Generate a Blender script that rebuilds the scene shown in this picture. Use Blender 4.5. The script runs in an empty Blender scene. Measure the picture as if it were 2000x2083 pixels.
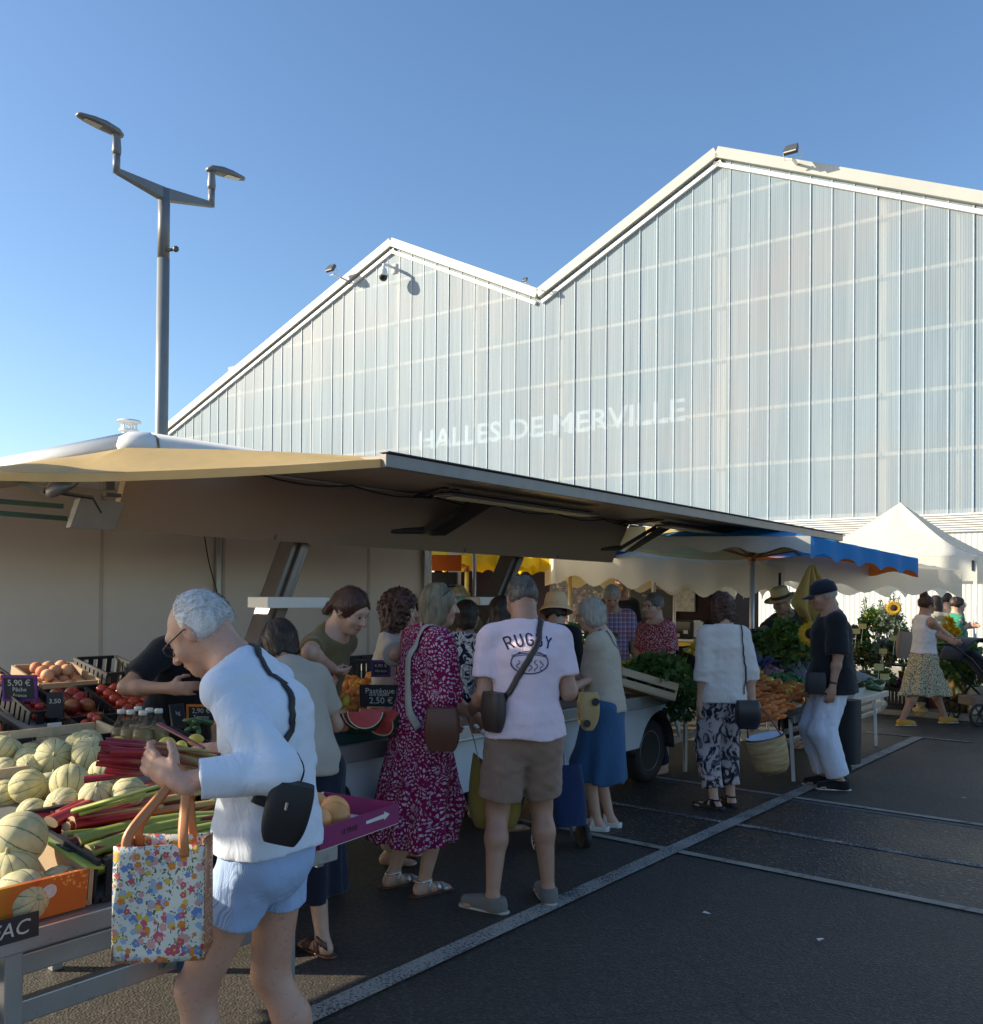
import bpy, math, random
import numpy as np
from mathutils import Vector, Matrix
random.seed(7); rng = np.random.default_rng(7)
SC = bpy.context.scene; COL = SC.collection
R = math.radians
# ---------------------------------------------------------------- camera, sky, sun, exposure
CF, EYE, ROLL, PITCH = 1846.0, 1.62, .008, .010
PX, PY = 1000.0, 1212 - .010 * 1846
TH = math.atan(1470 / 1846.0)
AX = np.array([math.sin(TH), math.cos(TH), 0.]); BX = np.array([math.cos(TH), -math.sin(TH), 0.])
def c2w(v): return np.array([v @ BX, v @ AX, v[2]])       # world X runs across the trailer, Y along it
def ray(x, y):
    u, v = x - PX, -(y - PY); c, s = math.cos(ROLL), math.sin(ROLL)
    d = np.array([c*u - s*v, CF, s*u + c*v]) / CF
    cp, sp = math.cos(PITCH), math.sin(PITCH)
    d = np.array([d[0], d[1]*cp - d[2]*sp, d[1]*sp + d[2]*cp]); return d / d[1]
EY = np.array([0, 0, EYE])
def at(x, y, depth): return c2w(ray(x, y) * depth + EY)
def atz(x, y, z): r = ray(x, y); return c2w(r * ((z - EYE) / r[2]) + EY)
def atX(x, y, X): r = ray(x, y); return c2w(r * (X / (r @ BX)) + EY)
def atY(x, y, Y): r = ray(x, y); return c2w(r * (Y / (r @ AX)) + EY)
def hd(cx, cy): w = c2w(np.array([cx, cy, 0.])); return math.atan2(-w[0], w[1])   # heading: local +Y looks this way
cam = bpy.data.objects.new('camera', bpy.data.cameras.new('camera')); COL.objects.link(cam); SC.camera = cam
c_, s_, cp_, sp_ = math.cos(ROLL), math.sin(ROLL), math.cos(PITCH), math.sin(PITCH)
rt = c2w(np.array([c_, -s_*sp_, s_*cp_])); up = c2w(np.array([-s_, -c_*sp_, c_*cp_])); fw = c2w(np.array([0, cp_, sp_]))
M = Matrix(((rt[0], up[0], -fw[0], 0), (rt[1], up[1], -fw[1], 0), (rt[2], up[2], -fw[2], EYE), (0, 0, 0, 1)))
cam.matrix_world = M
cam.data.sensor_fit = 'HORIZONTAL'; cam.data.sensor_width = 36; cam.data.lens = 36 * CF / 2000
cam.data.shift_y = (PY - 1041.5) / 2000; cam.data.clip_start = .05; cam.data.clip_end = 600
SUN_EL, SUN_PHI = R(24), R(38)
sd = Vector((-math.cos(SUN_PHI)*math.cos(SUN_EL), -math.sin(SUN_PHI)*math.cos(SUN_EL), math.sin(SUN_EL)))
w = bpy.data.worlds.new('World'); SC.world = w; w.use_nodes = True
nt = w.node_tree; bg = nt.nodes['Background']; sk = nt.nodes.new('ShaderNodeTexSky')
sk.sky_type = 'NISHITA'; sk.sun_disc = False; sk.sun_elevation = SUN_EL; sk.sun_rotation = math.atan2(sd.x, sd.y)
sk.air_density = 1.0; sk.dust_density = .8; sk.ozone_density = 3.0; sk.altitude = 0
hs_ = nt.nodes.new('ShaderNodeHueSaturation'); hs_.inputs['Saturation'].default_value = 1.07; nt.links.new(sk.outputs[0], hs_.inputs['Color']); nt.links.new(hs_.outputs[0], bg.inputs[0]); bg.inputs[1].default_value = .12
sl = bpy.data.lights.new('sun', 'SUN'); sl.energy = 5.0; sl.angle = R(.55); sl.color = (1, .88, .68)
so = bpy.data.objects.new('sun', sl); COL.objects.link(so); so.rotation_euler = sd.to_track_quat('Z', 'Y').to_euler()
SC.view_settings.view_transform = 'Standard'; SC.view_settings.look = 'None'; SC.view_settings.gamma = 1
SC.view_settings.use_curve_mapping = False; SC.view_settings.exposure = .82
# ---------------------------------------------------------------- materials
MATS = {}
class NB:
    def __init__(s, name):
        s.m = bpy.data.materials.new(name); s.m.use_nodes = True; s.t = s.m.node_tree
        s.b = s.t.nodes['Principled BSDF']; s.out = s.t.nodes['Material Output']
    def n(s, kind, **kw):
        nd = s.t.nodes.new('ShaderNode' + kind)
        for k, v in kw.items():
            if k.startswith('i_'):
                key = k[2:]; key = int(key) if key.isdigit() else key.replace('_', ' ')
                if isinstance(v, tuple) and len(v) == 3 and nd.inputs[key].type == 'RGBA': v = (*v, 1)
                nd.inputs[key].default_value = v
            else: setattr(nd, k, v)
        return nd
    def l(s, a, b): s.t.links.new(a, b)
    def co(s, kind='Object', scale=(1, 1, 1), rot=(0, 0, 0)):
        tc = s.n('TexCoord'); mp = s.n('Mapping'); mp.inputs['Scale'].default_value = scale; mp.inputs['Rotation'].default_value = rot
        s.l(tc.outputs[kind], mp.inputs[0]); return mp.outputs[0]
    def noise(s, vec, scale=5, detail=3, rough=.55, dist=0):
        nd = s.n('TexNoise'); nd.inputs['Scale'].default_value = scale; nd.inputs['Detail'].default_value = detail
        nd.inputs['Roughness'].default_value = rough; nd.inputs['Distortion'].default_value = dist
        if vec is not None: s.l(vec, nd.inputs['Vector'])
        return nd
    def ramp(s, fac, stops, interp='LINEAR'):
        nd = s.n('ValToRGB'); nd.color_ramp.interpolation = interp; e = nd.color_ramp.elements
        while len(e) < len(stops): e.new(.5)
        for q, (p, c) in zip(e, stops): q.position = p; q.color = (*c, 1) if len(c) == 3 else c
        s.l(fac, nd.inputs[0]); return nd.outputs[0]
    def mix(s, f, a, b, mode='MIX'):
        nd = s.n('MixRGB', blend_type=mode)
        for i, v in ((0, f), (1, a), (2, b)):
            if isinstance(v, (int, float)): nd.inputs[i].default_value = v if i == 0 else (v, v, v, 1)
            elif isinstance(v, tuple): nd.inputs[i].default_value = (*v, 1)
            else: s.l(v, nd.inputs[i])
        return nd.outputs[0]
    def math(s, op, a, b=0., c=0.):
        nd = s.n('Math', operation=op)
        for i, v in ((0, a), (1, b), (2, c)):
            if isinstance(v, (int, float)): nd.inputs[i].default_value = v
            else: s.l(v, nd.inputs[i])
        return nd.outputs[0]
    def col(s, v):
        if isinstance(v, tuple): s.b.inputs['Base Color'].default_value = (*v, 1)
        else: s.l(v, s.b.inputs['Base Color'])
    def bump(s, h, strength=.3, dist=.01):
        nd = s.n('Bump'); nd.inputs['Strength'].default_value = strength; nd.inputs['Distance'].default_value = dist
        s.l(h, nd.inputs['Height']); s.l(nd.outputs[0], s.b.inputs['Normal'])
def sc(c, k): return tuple(min(1, x * k) for x in c)
def mat(name, c, rough=.6, metal=0., var=.12, vs=8., bump=.15, bs=60., bd=.004, spec=.5, stretch=(1, 1, 1), sss=0., coat=0., trans=0., dirt=None, coord='Object'):
    """plain procedural surface: base colour with a slow and a fine variation and a bump"""
    if name in MATS: return MATS[name]
    b = NB(name); v = b.co(coord, stretch)
    n1 = b.noise(v, vs, 5); f = b.ramp(n1.outputs[0], [(.25, sc(c, 1 - var)), (.5, c), (.75, sc(c, 1 + var))])
    if dirt:
        n2 = b.noise(v, dirt[1], 6, .7); k = b.ramp(n2.outputs[0], [(dirt[2], (0, 0, 0)), (dirt[2] + .12, (1, 1, 1))]); f = b.mix(k, f, dirt[0])
    b.col(f); p = b.b.inputs; p['Roughness'].default_value = rough; p['Metallic'].default_value = metal
    p['Specular IOR Level'].default_value = spec
    if sss: p['Subsurface Weight'].default_value = sss; p['Subsurface Radius'].default_value = (.012, .004, .002); p['Subsurface Scale'].default_value = 1
    if coat: p['Coat Weight'].default_value = coat; p['Coat Roughness'].default_value = .15
    if bump: n3 = b.noise(v, bs, 4); b.bump(n3.outputs[0], bump, bd)
    if trans:
        tr = b.n('BsdfTranslucent'); b.l(f, tr.inputs[0]); mx = b.n('MixShader'); mx.inputs[0].default_value = trans
        b.l(b.b.outputs[0], mx.inputs[1]); b.l(tr.outputs[0], mx.inputs[2]); b.l(mx.outputs[0], b.out.inputs[0])
    MATS[name] = b.m; return b.m
# ---------------------------------------------------------------- objects
def link(name, me, parent=None, mats=None):
    o = bpy.data.objects.new(name, me); COL.objects.link(o)
    if parent is not None: o.parent = parent
    for m in (mats if isinstance(mats, (list, tuple)) else [mats]):
        if m: me.materials.append(m)
    return o
def tag(o, label, cat=None, group=None, kind=None):
    if label: o['label'] = label
    if cat: o['category'] = cat
    if group: o['group'] = group
    if kind: o['kind'] = kind
    return o
def thing(name, label, cat, loc=(0, 0, 0), rz=0., group=None, rot=None):
    o = bpy.data.objects.new(name, None); COL.objects.link(o); o.location = [float(q) for q in loc]
    o.rotation_euler = rot if rot else (0, 0, rz); o.empty_display_size = .1
    return tag(o, label, cat, group)
def struct(o, label=None, cat=None): o['kind'] = 'structure'; return tag(o, label, cat)
def dup(o, loc=None, rz=None, label=None, parent=None, rot=None, scale=None):
    kids = list(o.children)
    c = o.copy(); COL.objects.link(c)
    if parent is not None: c.parent = parent
    if loc is not None: c.location = [float(q) for q in loc]
    if rz is not None: c.rotation_euler = (0, 0, rz)
    if rot is not None: c.rotation_euler = rot
    if scale is not None: c.scale = scale if hasattr(scale, '__len__') else (scale,)*3
    if label: c['label'] = label
    for k in kids: dup(k, parent=c)
    return c
class MB:
    """collects shapes, builds one mesh object"""
    def __init__(s): s.v = []; s.f = []; s.mi = []; s.cur = 0
    def add(s, vs, fs):
        n = len(s.v); s.v += [tuple(map(float, q)) for q in vs]; s.f += [tuple(i + n for i in f) for f in fs]; s.mi += [s.cur]*len(fs); return s
    def box(s, c, d, rot=None, taper=1.):
        c = np.array(c, float); h = np.array(d, float) / 2; vs = []
        for z in (-1, 1):
            k = taper if z > 0 else 1
            for x, y in ((-1, -1), (1, -1), (1, 1), (-1, 1)): vs.append(np.array([x*h[0]*k, y*h[1]*k, z*h[2]]))
        if rot is not None: m = np.array(rot if not isinstance(rot, (int, float)) else Matrix.Rotation(rot, 3, 'Z')); vs = [m @ q for q in vs]
        return s.add([q + c for q in vs], [(3, 2, 1, 0), (4, 5, 6, 7), (0, 1, 5, 4), (1, 2, 6, 5), (2, 3, 7, 6), (3, 0, 4, 7)])
    def beam(s, a, b, w, h, up=(0, 0, 1)):
        a, b = np.array(a, float), np.array(b, float); d = b - a; L = np.linalg.norm(d); d /= L
        u = np.array(up, float); r = np.cross(d, u); r /= np.linalg.norm(r) + 1e-9; u = np.cross(r, d)
        return s.box((a+b)/2, (w, L, h), rot=np.stack([r, d, u], 1))
    def tube(s, pts, r, n=10, cap=True, flat=None, normals=None):
        pts = [np.array(p, float) for p in pts]; rs = r if hasattr(r, '__len__') else [r]*len(pts); vs = []; pu = None
        for i, p in enumerate(pts):
            d = pts[min(i+1, len(pts)-1)] - pts[max(i-1, 0)]; d /= np.linalg.norm(d) + 1e-12
            if normals is not None: u = np.array(normals[i], float)
            else: u = pu if pu is not None else (np.array([0, 0, 1.]) if abs(d[2]) < .9 else np.array([1., 0, 0]))
            u = u - d*(u @ d); u /= np.linalg.norm(u) + 1e-12; pu = u; q = np.cross(d, u)
            fl = flat if flat else 1.
            for k in range(n):
                a = 2*math.pi*(k+.5)/n; vs.append(p + rs[i]*(math.cos(a)*u*(fl) + math.sin(a)*q))
        fs = [(i*n+k, i*n+(k+1) % n, (i+1)*n+(k+1) % n, (i+1)*n+k) for i in range(len(pts)-1) for k in range(n)]
        if cap: fs += [tuple(range(n-1, -1, -1)), tuple((len(pts)-1)*n + k for k in range(n))]
        return s.add(vs, fs)
    def lathe(s, prof, c=(0, 0, 0), n=24, m=None, close=True):
        c = np.array(c, float); vs = []
        for r, z in prof:
            for k in range(n):
                a = 2*math.pi*k/n; p = np.array([r*math.cos(a), r*math.sin(a), z]); vs.append((m @ p if m is not None else p) + c)
        L = len(prof); fs = [(i*n+k, i*n+(k+1) % n, (i+1)*n+(k+1) % n, (i+1)*n+k) for i in range(L-1) for k in range(n)]
        if close: fs += [tuple(range(n-1, -1, -1)), tuple((L-1)*n+k for k in range(n))]
        return s.add(vs, fs)
    def grid(s, fn, nu, nv):
        vs = [fn(i/nu, j/nv) for j in range(nv+1) for i in range(nu+1)]
        return s.add(vs, [(j*(nu+1)+i, j*(nu+1)+i+1, (j+1)*(nu+1)+i+1, (j+1)*(nu+1)+i) for j in range(nv) for i in range(nu)])
    def prism(s, pts, d):
        """polygon (3d points) pushed by vector d"""
        n = len(pts); d = np.array(d, float); P = [np.array(p, float) for p in pts]
        return s.add(P + [p + d for p in P], [tuple(range(n-1, -1, -1)), tuple(range(n, 2*n))] + [(i, (i+1) % n, n+(i+1) % n, n+i) for i in range(n)])
    def ball(s, c, r, n=12, m=6, sq=None):
        c = np.array(c, float); r = np.array([r]*3 if not hasattr(r, '__len__') else r, float); vs = [c + (0, 0, -r[2])]
        for i in range(1, m):
            a = -math.pi/2 + math.pi*i/m
            for k in range(n): b = 2*math.pi*k/n; vs.append(c + r*np.array([math.cos(a)*math.cos(b), math.cos(a)*math.sin(b), math.sin(a)]))
        vs.append(c + (0, 0, r[2])); L = len(vs) - 1
        fs = [(0, 1+(k+1) % n, 1+k) for k in range(n)] + [(1+i*n+k, 1+i*n+(k+1) % n, 1+(i+1)*n+(k+1) % n, 1+(i+1)*n+k) for i in range(m-2) for k in range(n)]
        fs += [(L, 1+(m-2)*n+k, 1+(m-2)*n+(k+1) % n) for k in range(n)]
        return s.add(vs, fs)
    def mesh(s, name, smooth=False):
        me = bpy.data.meshes.new(name); me.from_pydata(s.v, [], s.f); me.update()
        if any(s.mi): me.polygons.foreach_set('material_index', s.mi)
        if smooth: me.shade_smooth()
        return me
    def build(s, name, m=None, parent=None, smooth=False, bevel=0., solid=0., sharp=None):
        me = s.mesh(name, smooth); o = link(name, me, parent, m)
        if solid: md = o.modifiers.new('s', 'SOLIDIFY'); md.thickness = solid; md.offset = 0
        if bevel: md = o.modifiers.new('b', 'BEVEL'); md.width = bevel; md.segments = 2; md.limit_method = 'ANGLE'
        if sharp: me.set_sharp_from_angle(angle=R(sharp))
        return o
def text(name, body, size, m, parent=None, loc=(0, 0, 0), mtx=None, thick=.002, align='CENTER', arc=None, bold=0., shear=0.):
    cu = bpy.data.curves.new(name, 'FONT'); cu.body = body; cu.size = size; cu.align_x = align; cu.align_y = 'CENTER'; cu.extrude = thick
    cu.offset = bold; cu.shear = shear; cu.resolution_u = 3
    t = bpy.data.objects.new(name, cu); COL.objects.link(t); dg = bpy.context.evaluated_depsgraph_get()
    me = bpy.data.meshes.new_from_object(t.evaluated_get(dg)); COL.objects.unlink(t); bpy.data.objects.remove(t)
    me.materials.clear(); me.name = name
    o = link(name, me, parent, m); o.location = loc
    if mtx is not None: o.matrix_local = mtx
    return o
def frame(origin, right, upv):
    r = Vector(right).normalized(); u = Vector(upv).normalized(); n = r.cross(u)
    return Matrix(((r.x, u.x, n.x, origin[0]), (r.y, u.y, n.y, origin[1]), (r.z, u.z, n.z, origin[2]), (0, 0, 0, 1)))
# ---------------------------------------------------------------- distance-field bodies and clothes
def nrm(v): v = np.array(v, float); return v / (np.linalg.norm(v) + 1e-12)
def s_rc(P, a, b, r1, r2):
    a = np.array(a, np.float32); ba = np.array(b, np.float32) - a; pa = P - a
    t = np.clip(pa @ ba / (ba @ ba + 1e-9), 0, 1); return np.sqrt(((pa - t[:, None]*ba)**2).sum(1)) - (r1 + (r2-r1)*t)
def s_el(P, c, r, M=None):
    q = P - np.array(c, np.float32)
    if M is not None: q = q @ np.array(M, np.float32)
    r = np.array(r, np.float32); k = np.sqrt(((q/r)**2).sum(1)); return (k-1)*r.min()
def s_loft(P, pts, ws, ds, right, cap=None):
    """elliptical sections swept on a spine; right = direction of the widths"""
    out = None; Rv = nrm(right).astype(np.float32)
    for i in range(len(pts)-1):
        a = np.array(pts[i], np.float32); b = np.array(pts[i+1], np.float32); ba = b-a; pa = P-a
        t = np.clip(pa @ ba/(ba @ ba + 1e-9), 0, 1); q = pa - t[:, None]*ba; D = ba/np.linalg.norm(ba); F = np.cross(Rv, D); F /= np.linalg.norm(F)
        w = ws[i] + (ws[i+1]-ws[i])*t; d = ds[i] + (ds[i+1]-ds[i])*t; m = np.minimum(w, d)
        k = np.sqrt((q @ Rv/w)**2 + (q @ F/d)**2 + (q @ D/m)**2); e = (k-1)*m
        out = e if out is None else np.minimum(out, e)
    return out
def smin(a, b, k):
    h = np.maximum(k - np.abs(a-b), 0)/k; return np.minimum(a, b) - h*h*k*.25
def s_plane(P, p, n): return (P - np.array(p, np.float32)) @ nrm(n).astype(np.float32)
_K = rng.normal(size=(14, 3)).astype(np.float32); _K /= np.linalg.norm(_K, axis=1)[:, None]; _PH = rng.uniform(0, 6.28, 14).astype(np.float32)
def wob(P, f, stretch=(1, 1, 1), seed=0, n=5):
    Q = P*np.array(stretch, np.float32)*f; o = 0
    for i in range(n): j = (i+seed) % 14; o = o + np.sin(Q @ _K[j]*(1+.35*i) + _PH[j] + 1.3*np.sin(Q @ _K[(j+5) % 14]*.6 + seed))
    return o/n
def sdf_mesh(f, lo, hi, h, B=4, marg=2.0):
    lo = np.array(lo, float); n = (np.ceil((np.array(hi)-lo)/h/B).astype(int))*B
    nb = n//B; g = np.stack(np.meshgrid(*[np.arange(k) for k in nb], indexing='ij'), -1).reshape(-1, 3)
    cen = (lo + (g*B + (B-1)/2)*h).astype(np.float32); d = f(cen)
    V = np.where(d < 0, -1., 1.).astype(np.float32).reshape(nb).repeat(B, 0).repeat(B, 1).repeat(B, 2)
    act = g[np.abs(d) < marg*h*B*.87]
    o = np.stack(np.meshgrid(*[np.arange(B)]*3, indexing='ij'), -1).reshape(-1, 3)
    I = (act[:, None, :]*B + o[None]).reshape(-1, 3)
    vals = f((lo + I*h).astype(np.float32)); V[I[:, 0], I[:, 1], I[:, 2]] = vals
    V[0] = V[-1] = 1; V[:, 0] = 1; V[:, -1] = 1; V[:, :, 0] = 1; V[:, :, -1] = 1
    ins = V < 0; nx, ny, nz = V.shape
    s = np.zeros((nx-1, ny-1, nz-1), np.int8)
    for dx in (0, 1):
        for dy in (0, 1):
            for dz in (0, 1): s += ins[dx:nx-1+dx, dy:ny-1+dy, dz:nz-1+dz]
    C = np.argwhere((s > 0) & (s < 8)); idx = -np.ones(s.shape, np.int32); idx[C[:, 0], C[:, 1], C[:, 2]] = np.arange(len(C))
    acc = np.zeros((len(C), 3)); cnt = np.zeros(len(C))
    cs = [(x, y, z) for x in (0, 1) for y in (0, 1) for z in (0, 1)]
    val = {c: V[C[:, 0]+c[0], C[:, 1]+c[1], C[:, 2]+c[2]] for c in cs}
    for c in cs:
        for ax in range(3):
            if c[ax] == 0:
                e = list(c); e[ax] = 1; e = tuple(e); a, b = val[c], val[e]; m = (a < 0) != (b < 0)
                t = np.where(m, a/(a-b+1e-12), 0); p = np.tile(np.array(c, float), (len(C), 1)); p[:, ax] += t
                acc[m] += p[m]; cnt[m] += 1
    vt = lo + (C + acc/cnt[:, None])*h; Q = []
    for ax in range(3):
        a = [slice(None)]*3; b = [slice(None)]*3; a[ax] = slice(0, -1); b[ax] = slice(1, None)
        E = np.argwhere(ins[tuple(a)] != ins[tuple(b)]); u, v = (ax+1) % 3, (ax+2) % 3
        E = E[(E[:, u] > 0) & (E[:, v] > 0) & (E[:, u] < s.shape[u]) & (E[:, v] < s.shape[v])]
        fl = ins[E[:, 0], E[:, 1], E[:, 2]]; q = []
        for du, dv in ((-1, -1), (0, -1), (0, 0), (-1, 0)):
            k = E.copy(); k[:, u] += du; k[:, v] += dv; q.append(idx[k[:, 0], k[:, 1], k[:, 2]])
        q = np.stack(q, 1); q[~fl] = q[~fl][:, ::-1]; Q.append(q)
    Q = np.concatenate(Q); Q = Q[(Q >= 0).all(1)]
    return vt, Q
def np_mesh(name, v, q, mats=None, mi=None, parent=None):
    me = bpy.data.meshes.new(name); me.vertices.add(len(v)); me.vertices.foreach_set('co', v.astype(np.float32).ravel())
    me.loops.add(q.size); me.loops.foreach_set('vertex_index', q.astype(np.int32).ravel()); me.polygons.add(len(q))
    me.polygons.foreach_set('loop_start', np.arange(0, q.size, q.shape[1], dtype=np.int32)); me.update(calc_edges=True)
    if mi is not None: me.polygons.foreach_set('material_index', mi.astype(np.int32))
    me.shade_smooth(); return link(name, me, parent, mats)
def sdf_obj(name, f, lo, hi, h, m, parent, pick=None):
    v, q = sdf_mesh(f, lo, hi, h)
    if len(q) == 0: return None
    mi = pick(v[q].mean(1)) if pick else None
    return np_mesh(name, v, q, m, mi, parent)
def push(f, pts, off, it=6):
    """move points to the level set f = off"""
    P = np.array(pts, np.float32); e = .004
    for _ in range(it):
        d = f(P) - off; G = np.stack([f(P + np.eye(3, dtype=np.float32)[i]*e) - f(P - np.eye(3, dtype=np.float32)[i]*e) for i in range(3)], 1)/(2*e)
        P = P - (d/np.maximum((G**2).sum(1), .25))[:, None]*G*.8
    G /= np.linalg.norm(G, axis=1)[:, None] + 1e-9; return P, G
def onback(f, xz, y0=-.45, off=.002, sgn=1):
    P = np.array([(x, y0, z) for x, z in xz], np.float32)
    for _ in range(40): d = f(P) - off; P[:, 1] += sgn*np.clip(d, -.02, .05)*.7
    e = .006; G = np.stack([f(P + np.eye(3, dtype=np.float32)[i]*e) - f(P - np.eye(3, dtype=np.float32)[i]*e) for i in range(3)], 1); return P, G/(np.linalg.norm(G, axis=1)[:, None] + 1e-9)
def rotm(ax, a): return np.array(Matrix.Rotation(a, 3, ax))
def spl(pts, n):
    """smooth curve through points"""
    P = [np.array(p, float) for p in pts]; P = [2*P[0]-P[1]] + P + [2*P[-1]-P[-2]]; o = []
    for i in range(1, len(P)-2):
        for k in range(n):
            t = k/n; a, b, c, d = P[i-1:i+3]; o.append(.5*((2*b) + (c-a)*t + (2*a-5*b+4*c-d)*t*t + (3*b-a-3*c+d)*t**3))
    return o + [P[-2]]
def skin_mat(name, c, sp=0.):
    b = NB(name); v = b.co(); n1 = b.noise(v, 14, 4); n2 = b.noise(v, 55, 3)
    f = b.ramp(n1.outputs[0], [(.3, (c[0]*.92, c[1]*.84, c[2]*.8)), (.55, c), (.75, (c[0]*1.08, c[1]*.98, c[2]*.95))])
    if sp:
        k = b.ramp(n2.outputs[0], [(.60, (0, 0, 0)), (.68, (1, 1, 1))]); f = b.mix(b.math('MULTIPLY', k, sp), f, (c[0]*.55, c[1]*.4, c[2]*.35))
    b.col(f); p = b.b.inputs; p['Roughness'].default_value = .5; p['Subsurface Weight'].default_value = .12
    p['Subsurface Radius'].default_value = (.012, .004, .002); p['Subsurface Scale'].default_value = 1; n3 = b.noise(v, 160, 3); b.bump(n3.outputs[0], .12, .002)
    return b.m
SK = {k: skin_mat('skin_' + k, c, s) for k, c, s in (('fair', (.52, .31, .22), 0), ('aged', (.53, .30, .21), .35), ('tan', (.40, .22, .145), 0), ('light', (.60, .39, .29), 0))}
M_EYE = mat('eyeball', (.34, .31, .29), .25, var=.02, bump=0); M_IRIS = mat('iris', (.035, .025, .02), .15, var=.02, bump=0); M_LIP = mat('lip', (.42, .16, .13), .4, var=.08, bump=0)
def hair_mat(name, c, c2, sc_=70):
    b = NB(name); v = b.co('Object', (1, 1, .16)); n1 = b.noise(v, sc_, 5, .65, .5); n2 = b.noise(b.co(), 9, 3)
    f = b.mix(.35, b.ramp(n1.outputs[0], [(.34, c), (.62, c2)]), b.ramp(n2.outputs[0], [(.35, c), (.65, c2)])); b.col(f); b.b.inputs['Roughness'].default_value = .48
    b.bump(n1.outputs[0], .7, .006); return b.m
def cloth(name, c, var=.06, weave=420., rough=.85, wr=.35, trans=0., ws=7.):
    """plain woven cloth: fine weave over broad soft wrinkles"""
    b = NB(name); v = b.co(); n1 = b.noise(b.co('Object', (1, 1, .55)), ws, 5, .6, .8); n2 = b.noise(v, weave, 2); n0 = b.noise(v, 3, 3)
    b.col(b.ramp(n0.outputs[0], [(.3, sc(c, 1-var)), (.7, sc(c, 1+var))])); b.b.inputs['Roughness'].default_value = rough; b.b.inputs['Specular IOR Level'].default_value = .2
    b.b.inputs['Sheen Weight'].default_value = .15
    h = b.math('ADD', b.math('MULTIPLY', n1.outputs[0], 1.), b.math('MULTIPLY', n2.outputs[0], .05)); b.bump(h, wr, .03)
    if trans:
        tr = b.n('BsdfTranslucent'); tr.inputs[0].default_value = (*c, 1); mx = b.n('MixShader'); mx.inputs[0].default_value = trans
        b.l(b.b.outputs[0], mx.inputs[1]); b.l(tr.outputs[0], mx.inputs[2]); b.l(mx.outputs[0], b.out.inputs[0])
    return b.m
def pattern(name, kind, cols, s=1., wr=.3):
    b = NB(name); v = b.co(); n1 = b.noise(b.co('Object', (1, 1, .5)), 7, 5, .6, .8)
    if kind == 'dots':
        vo = b.n('TexVoronoi'); vo.inputs['Scale'].default_value = 60*s; b.l(v, vo.inputs[0]); f = b.ramp(vo.outputs[0], [(.34, cols[1]), (.42, cols[0])])
    elif kind == 'fleck':
        nz = b.noise(v, 75*s, 2, .5); nz2 = b.noise(b.co('Object', (1, 1, 1), (1, 2, 0)), 60*s, 2, .5)
        f = b.mix(b.ramp(nz.outputs[0], [(.53, (0, 0, 0)), (.57, (1, 1, 1))]), cols[0], cols[1]); f = b.mix(b.ramp(nz2.outputs[0], [(.58, (0, 0, 0)), (.61, (1, 1, 1))]), f, cols[2])
    elif kind == 'stripe':
        wv = b.n('TexWave', wave_type='BANDS', bands_direction='X'); wv.inputs['Scale'].default_value = 55*s; wv.inputs['Distortion'].default_value = .4
        b.l(v, wv.inputs[0]); f = b.ramp(wv.outputs[0], [(.35, cols[0]), (.65, cols[1])])
    elif kind == 'plaid':
        A = []
        for d in 'XZ':
            wv = b.n('TexWave', wave_type='BANDS', bands_direction=d); wv.inputs['Scale'].default_value = 7*s; b.l(v, wv.inputs[0]); A.append(b.ramp(wv.outputs[0], [(.55, (0, 0, 0)), (.62, (1, 1, 1))]))
            wv = b.n('TexWave', wave_type='BANDS', bands_direction=d); wv.inputs['Scale'].default_value = 14*s; wv.inputs['Phase Offset'].default_value = 1.2; b.l(v, wv.inputs[0]); A.append(b.ramp(wv.outputs[0], [(.72, (0, 0, 0)), (.78, (1, 1, 1))]))
        f = cols[0]
        for k, a in enumerate(A): f = b.mix(b.math('MULTIPLY', a, .55), f, cols[1 + k % 2])
    elif kind == 'tie':
        nz = b.noise(b.co('Object', (1, 1, .7)), 9*s, 4, .6, 2.2); f = b.ramp(nz.outputs[0], [(.40, cols[1]), (.47, sc(cols[1], 3)), (.53, cols[0])])
    elif kind == 'paisley':
        dn = b.noise(v, 9*s, 2); off = b.mix(.06/s, v, dn.outputs[1], 'ADD')
        vo = b.n('TexVoronoi'); vo.inputs['Scale'].default_value = 8*s; vo.inputs['Randomness'].default_value = .8; b.l(off, vo.inputs[0])
        ring = b.math('SINE', b.math('MULTIPLY', vo.outputs[0], 34)); 
        # petals round each cell centre
        dx = b.n('VectorMath', operation='SUBTRACT'); b.l(off, dx.inputs[0]); 
        b.l(vo.outputs['Position'], dx.inputs[1]); sp = b.n('SeparateXYZ'); b.l(dx.outputs[0], sp.inputs[0])
        an = b.math('ARCTAN2', sp.outputs[2], b.math('ADD', sp.outputs[0], b.math('MULTIPLY', sp.outputs[1], .7))); pet = b.math('SINE', b.math('MULTIPLY', an, 14))
        g = b.math('ADD', b.math('MULTIPLY', ring, .8), b.math('MULTIPLY', pet, b.math('GREATER_THAN', vo.outputs[0], .22)))
        v2 = b.n('TexVoronoi', feature='DISTANCE_TO_EDGE'); v2.inputs['Scale'].default_value = 26*s; b.l(off, v2.inputs[0])
        f = b.mix(b.ramp(g, [(.36, (0, 0, 0)), (.44, (1, 1, 1))]), cols[0], cols[1])
        f = b.mix(b.math('LESS_THAN', v2.outputs[0], .055), f, cols[0])
    elif kind == 'zebra':
        wv = b.n('TexWave', wave_type='BANDS', bands_direction='Z'); wv.inputs['Scale'].default_value = 13*s; wv.inputs['Distortion'].default_value = 9; wv.inputs['Detail'].default_value = 1
        b.l(v, wv.inputs[0]); f = b.ramp(wv.outputs[0], [(.45, cols[0]), (.55, cols[1])])
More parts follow.
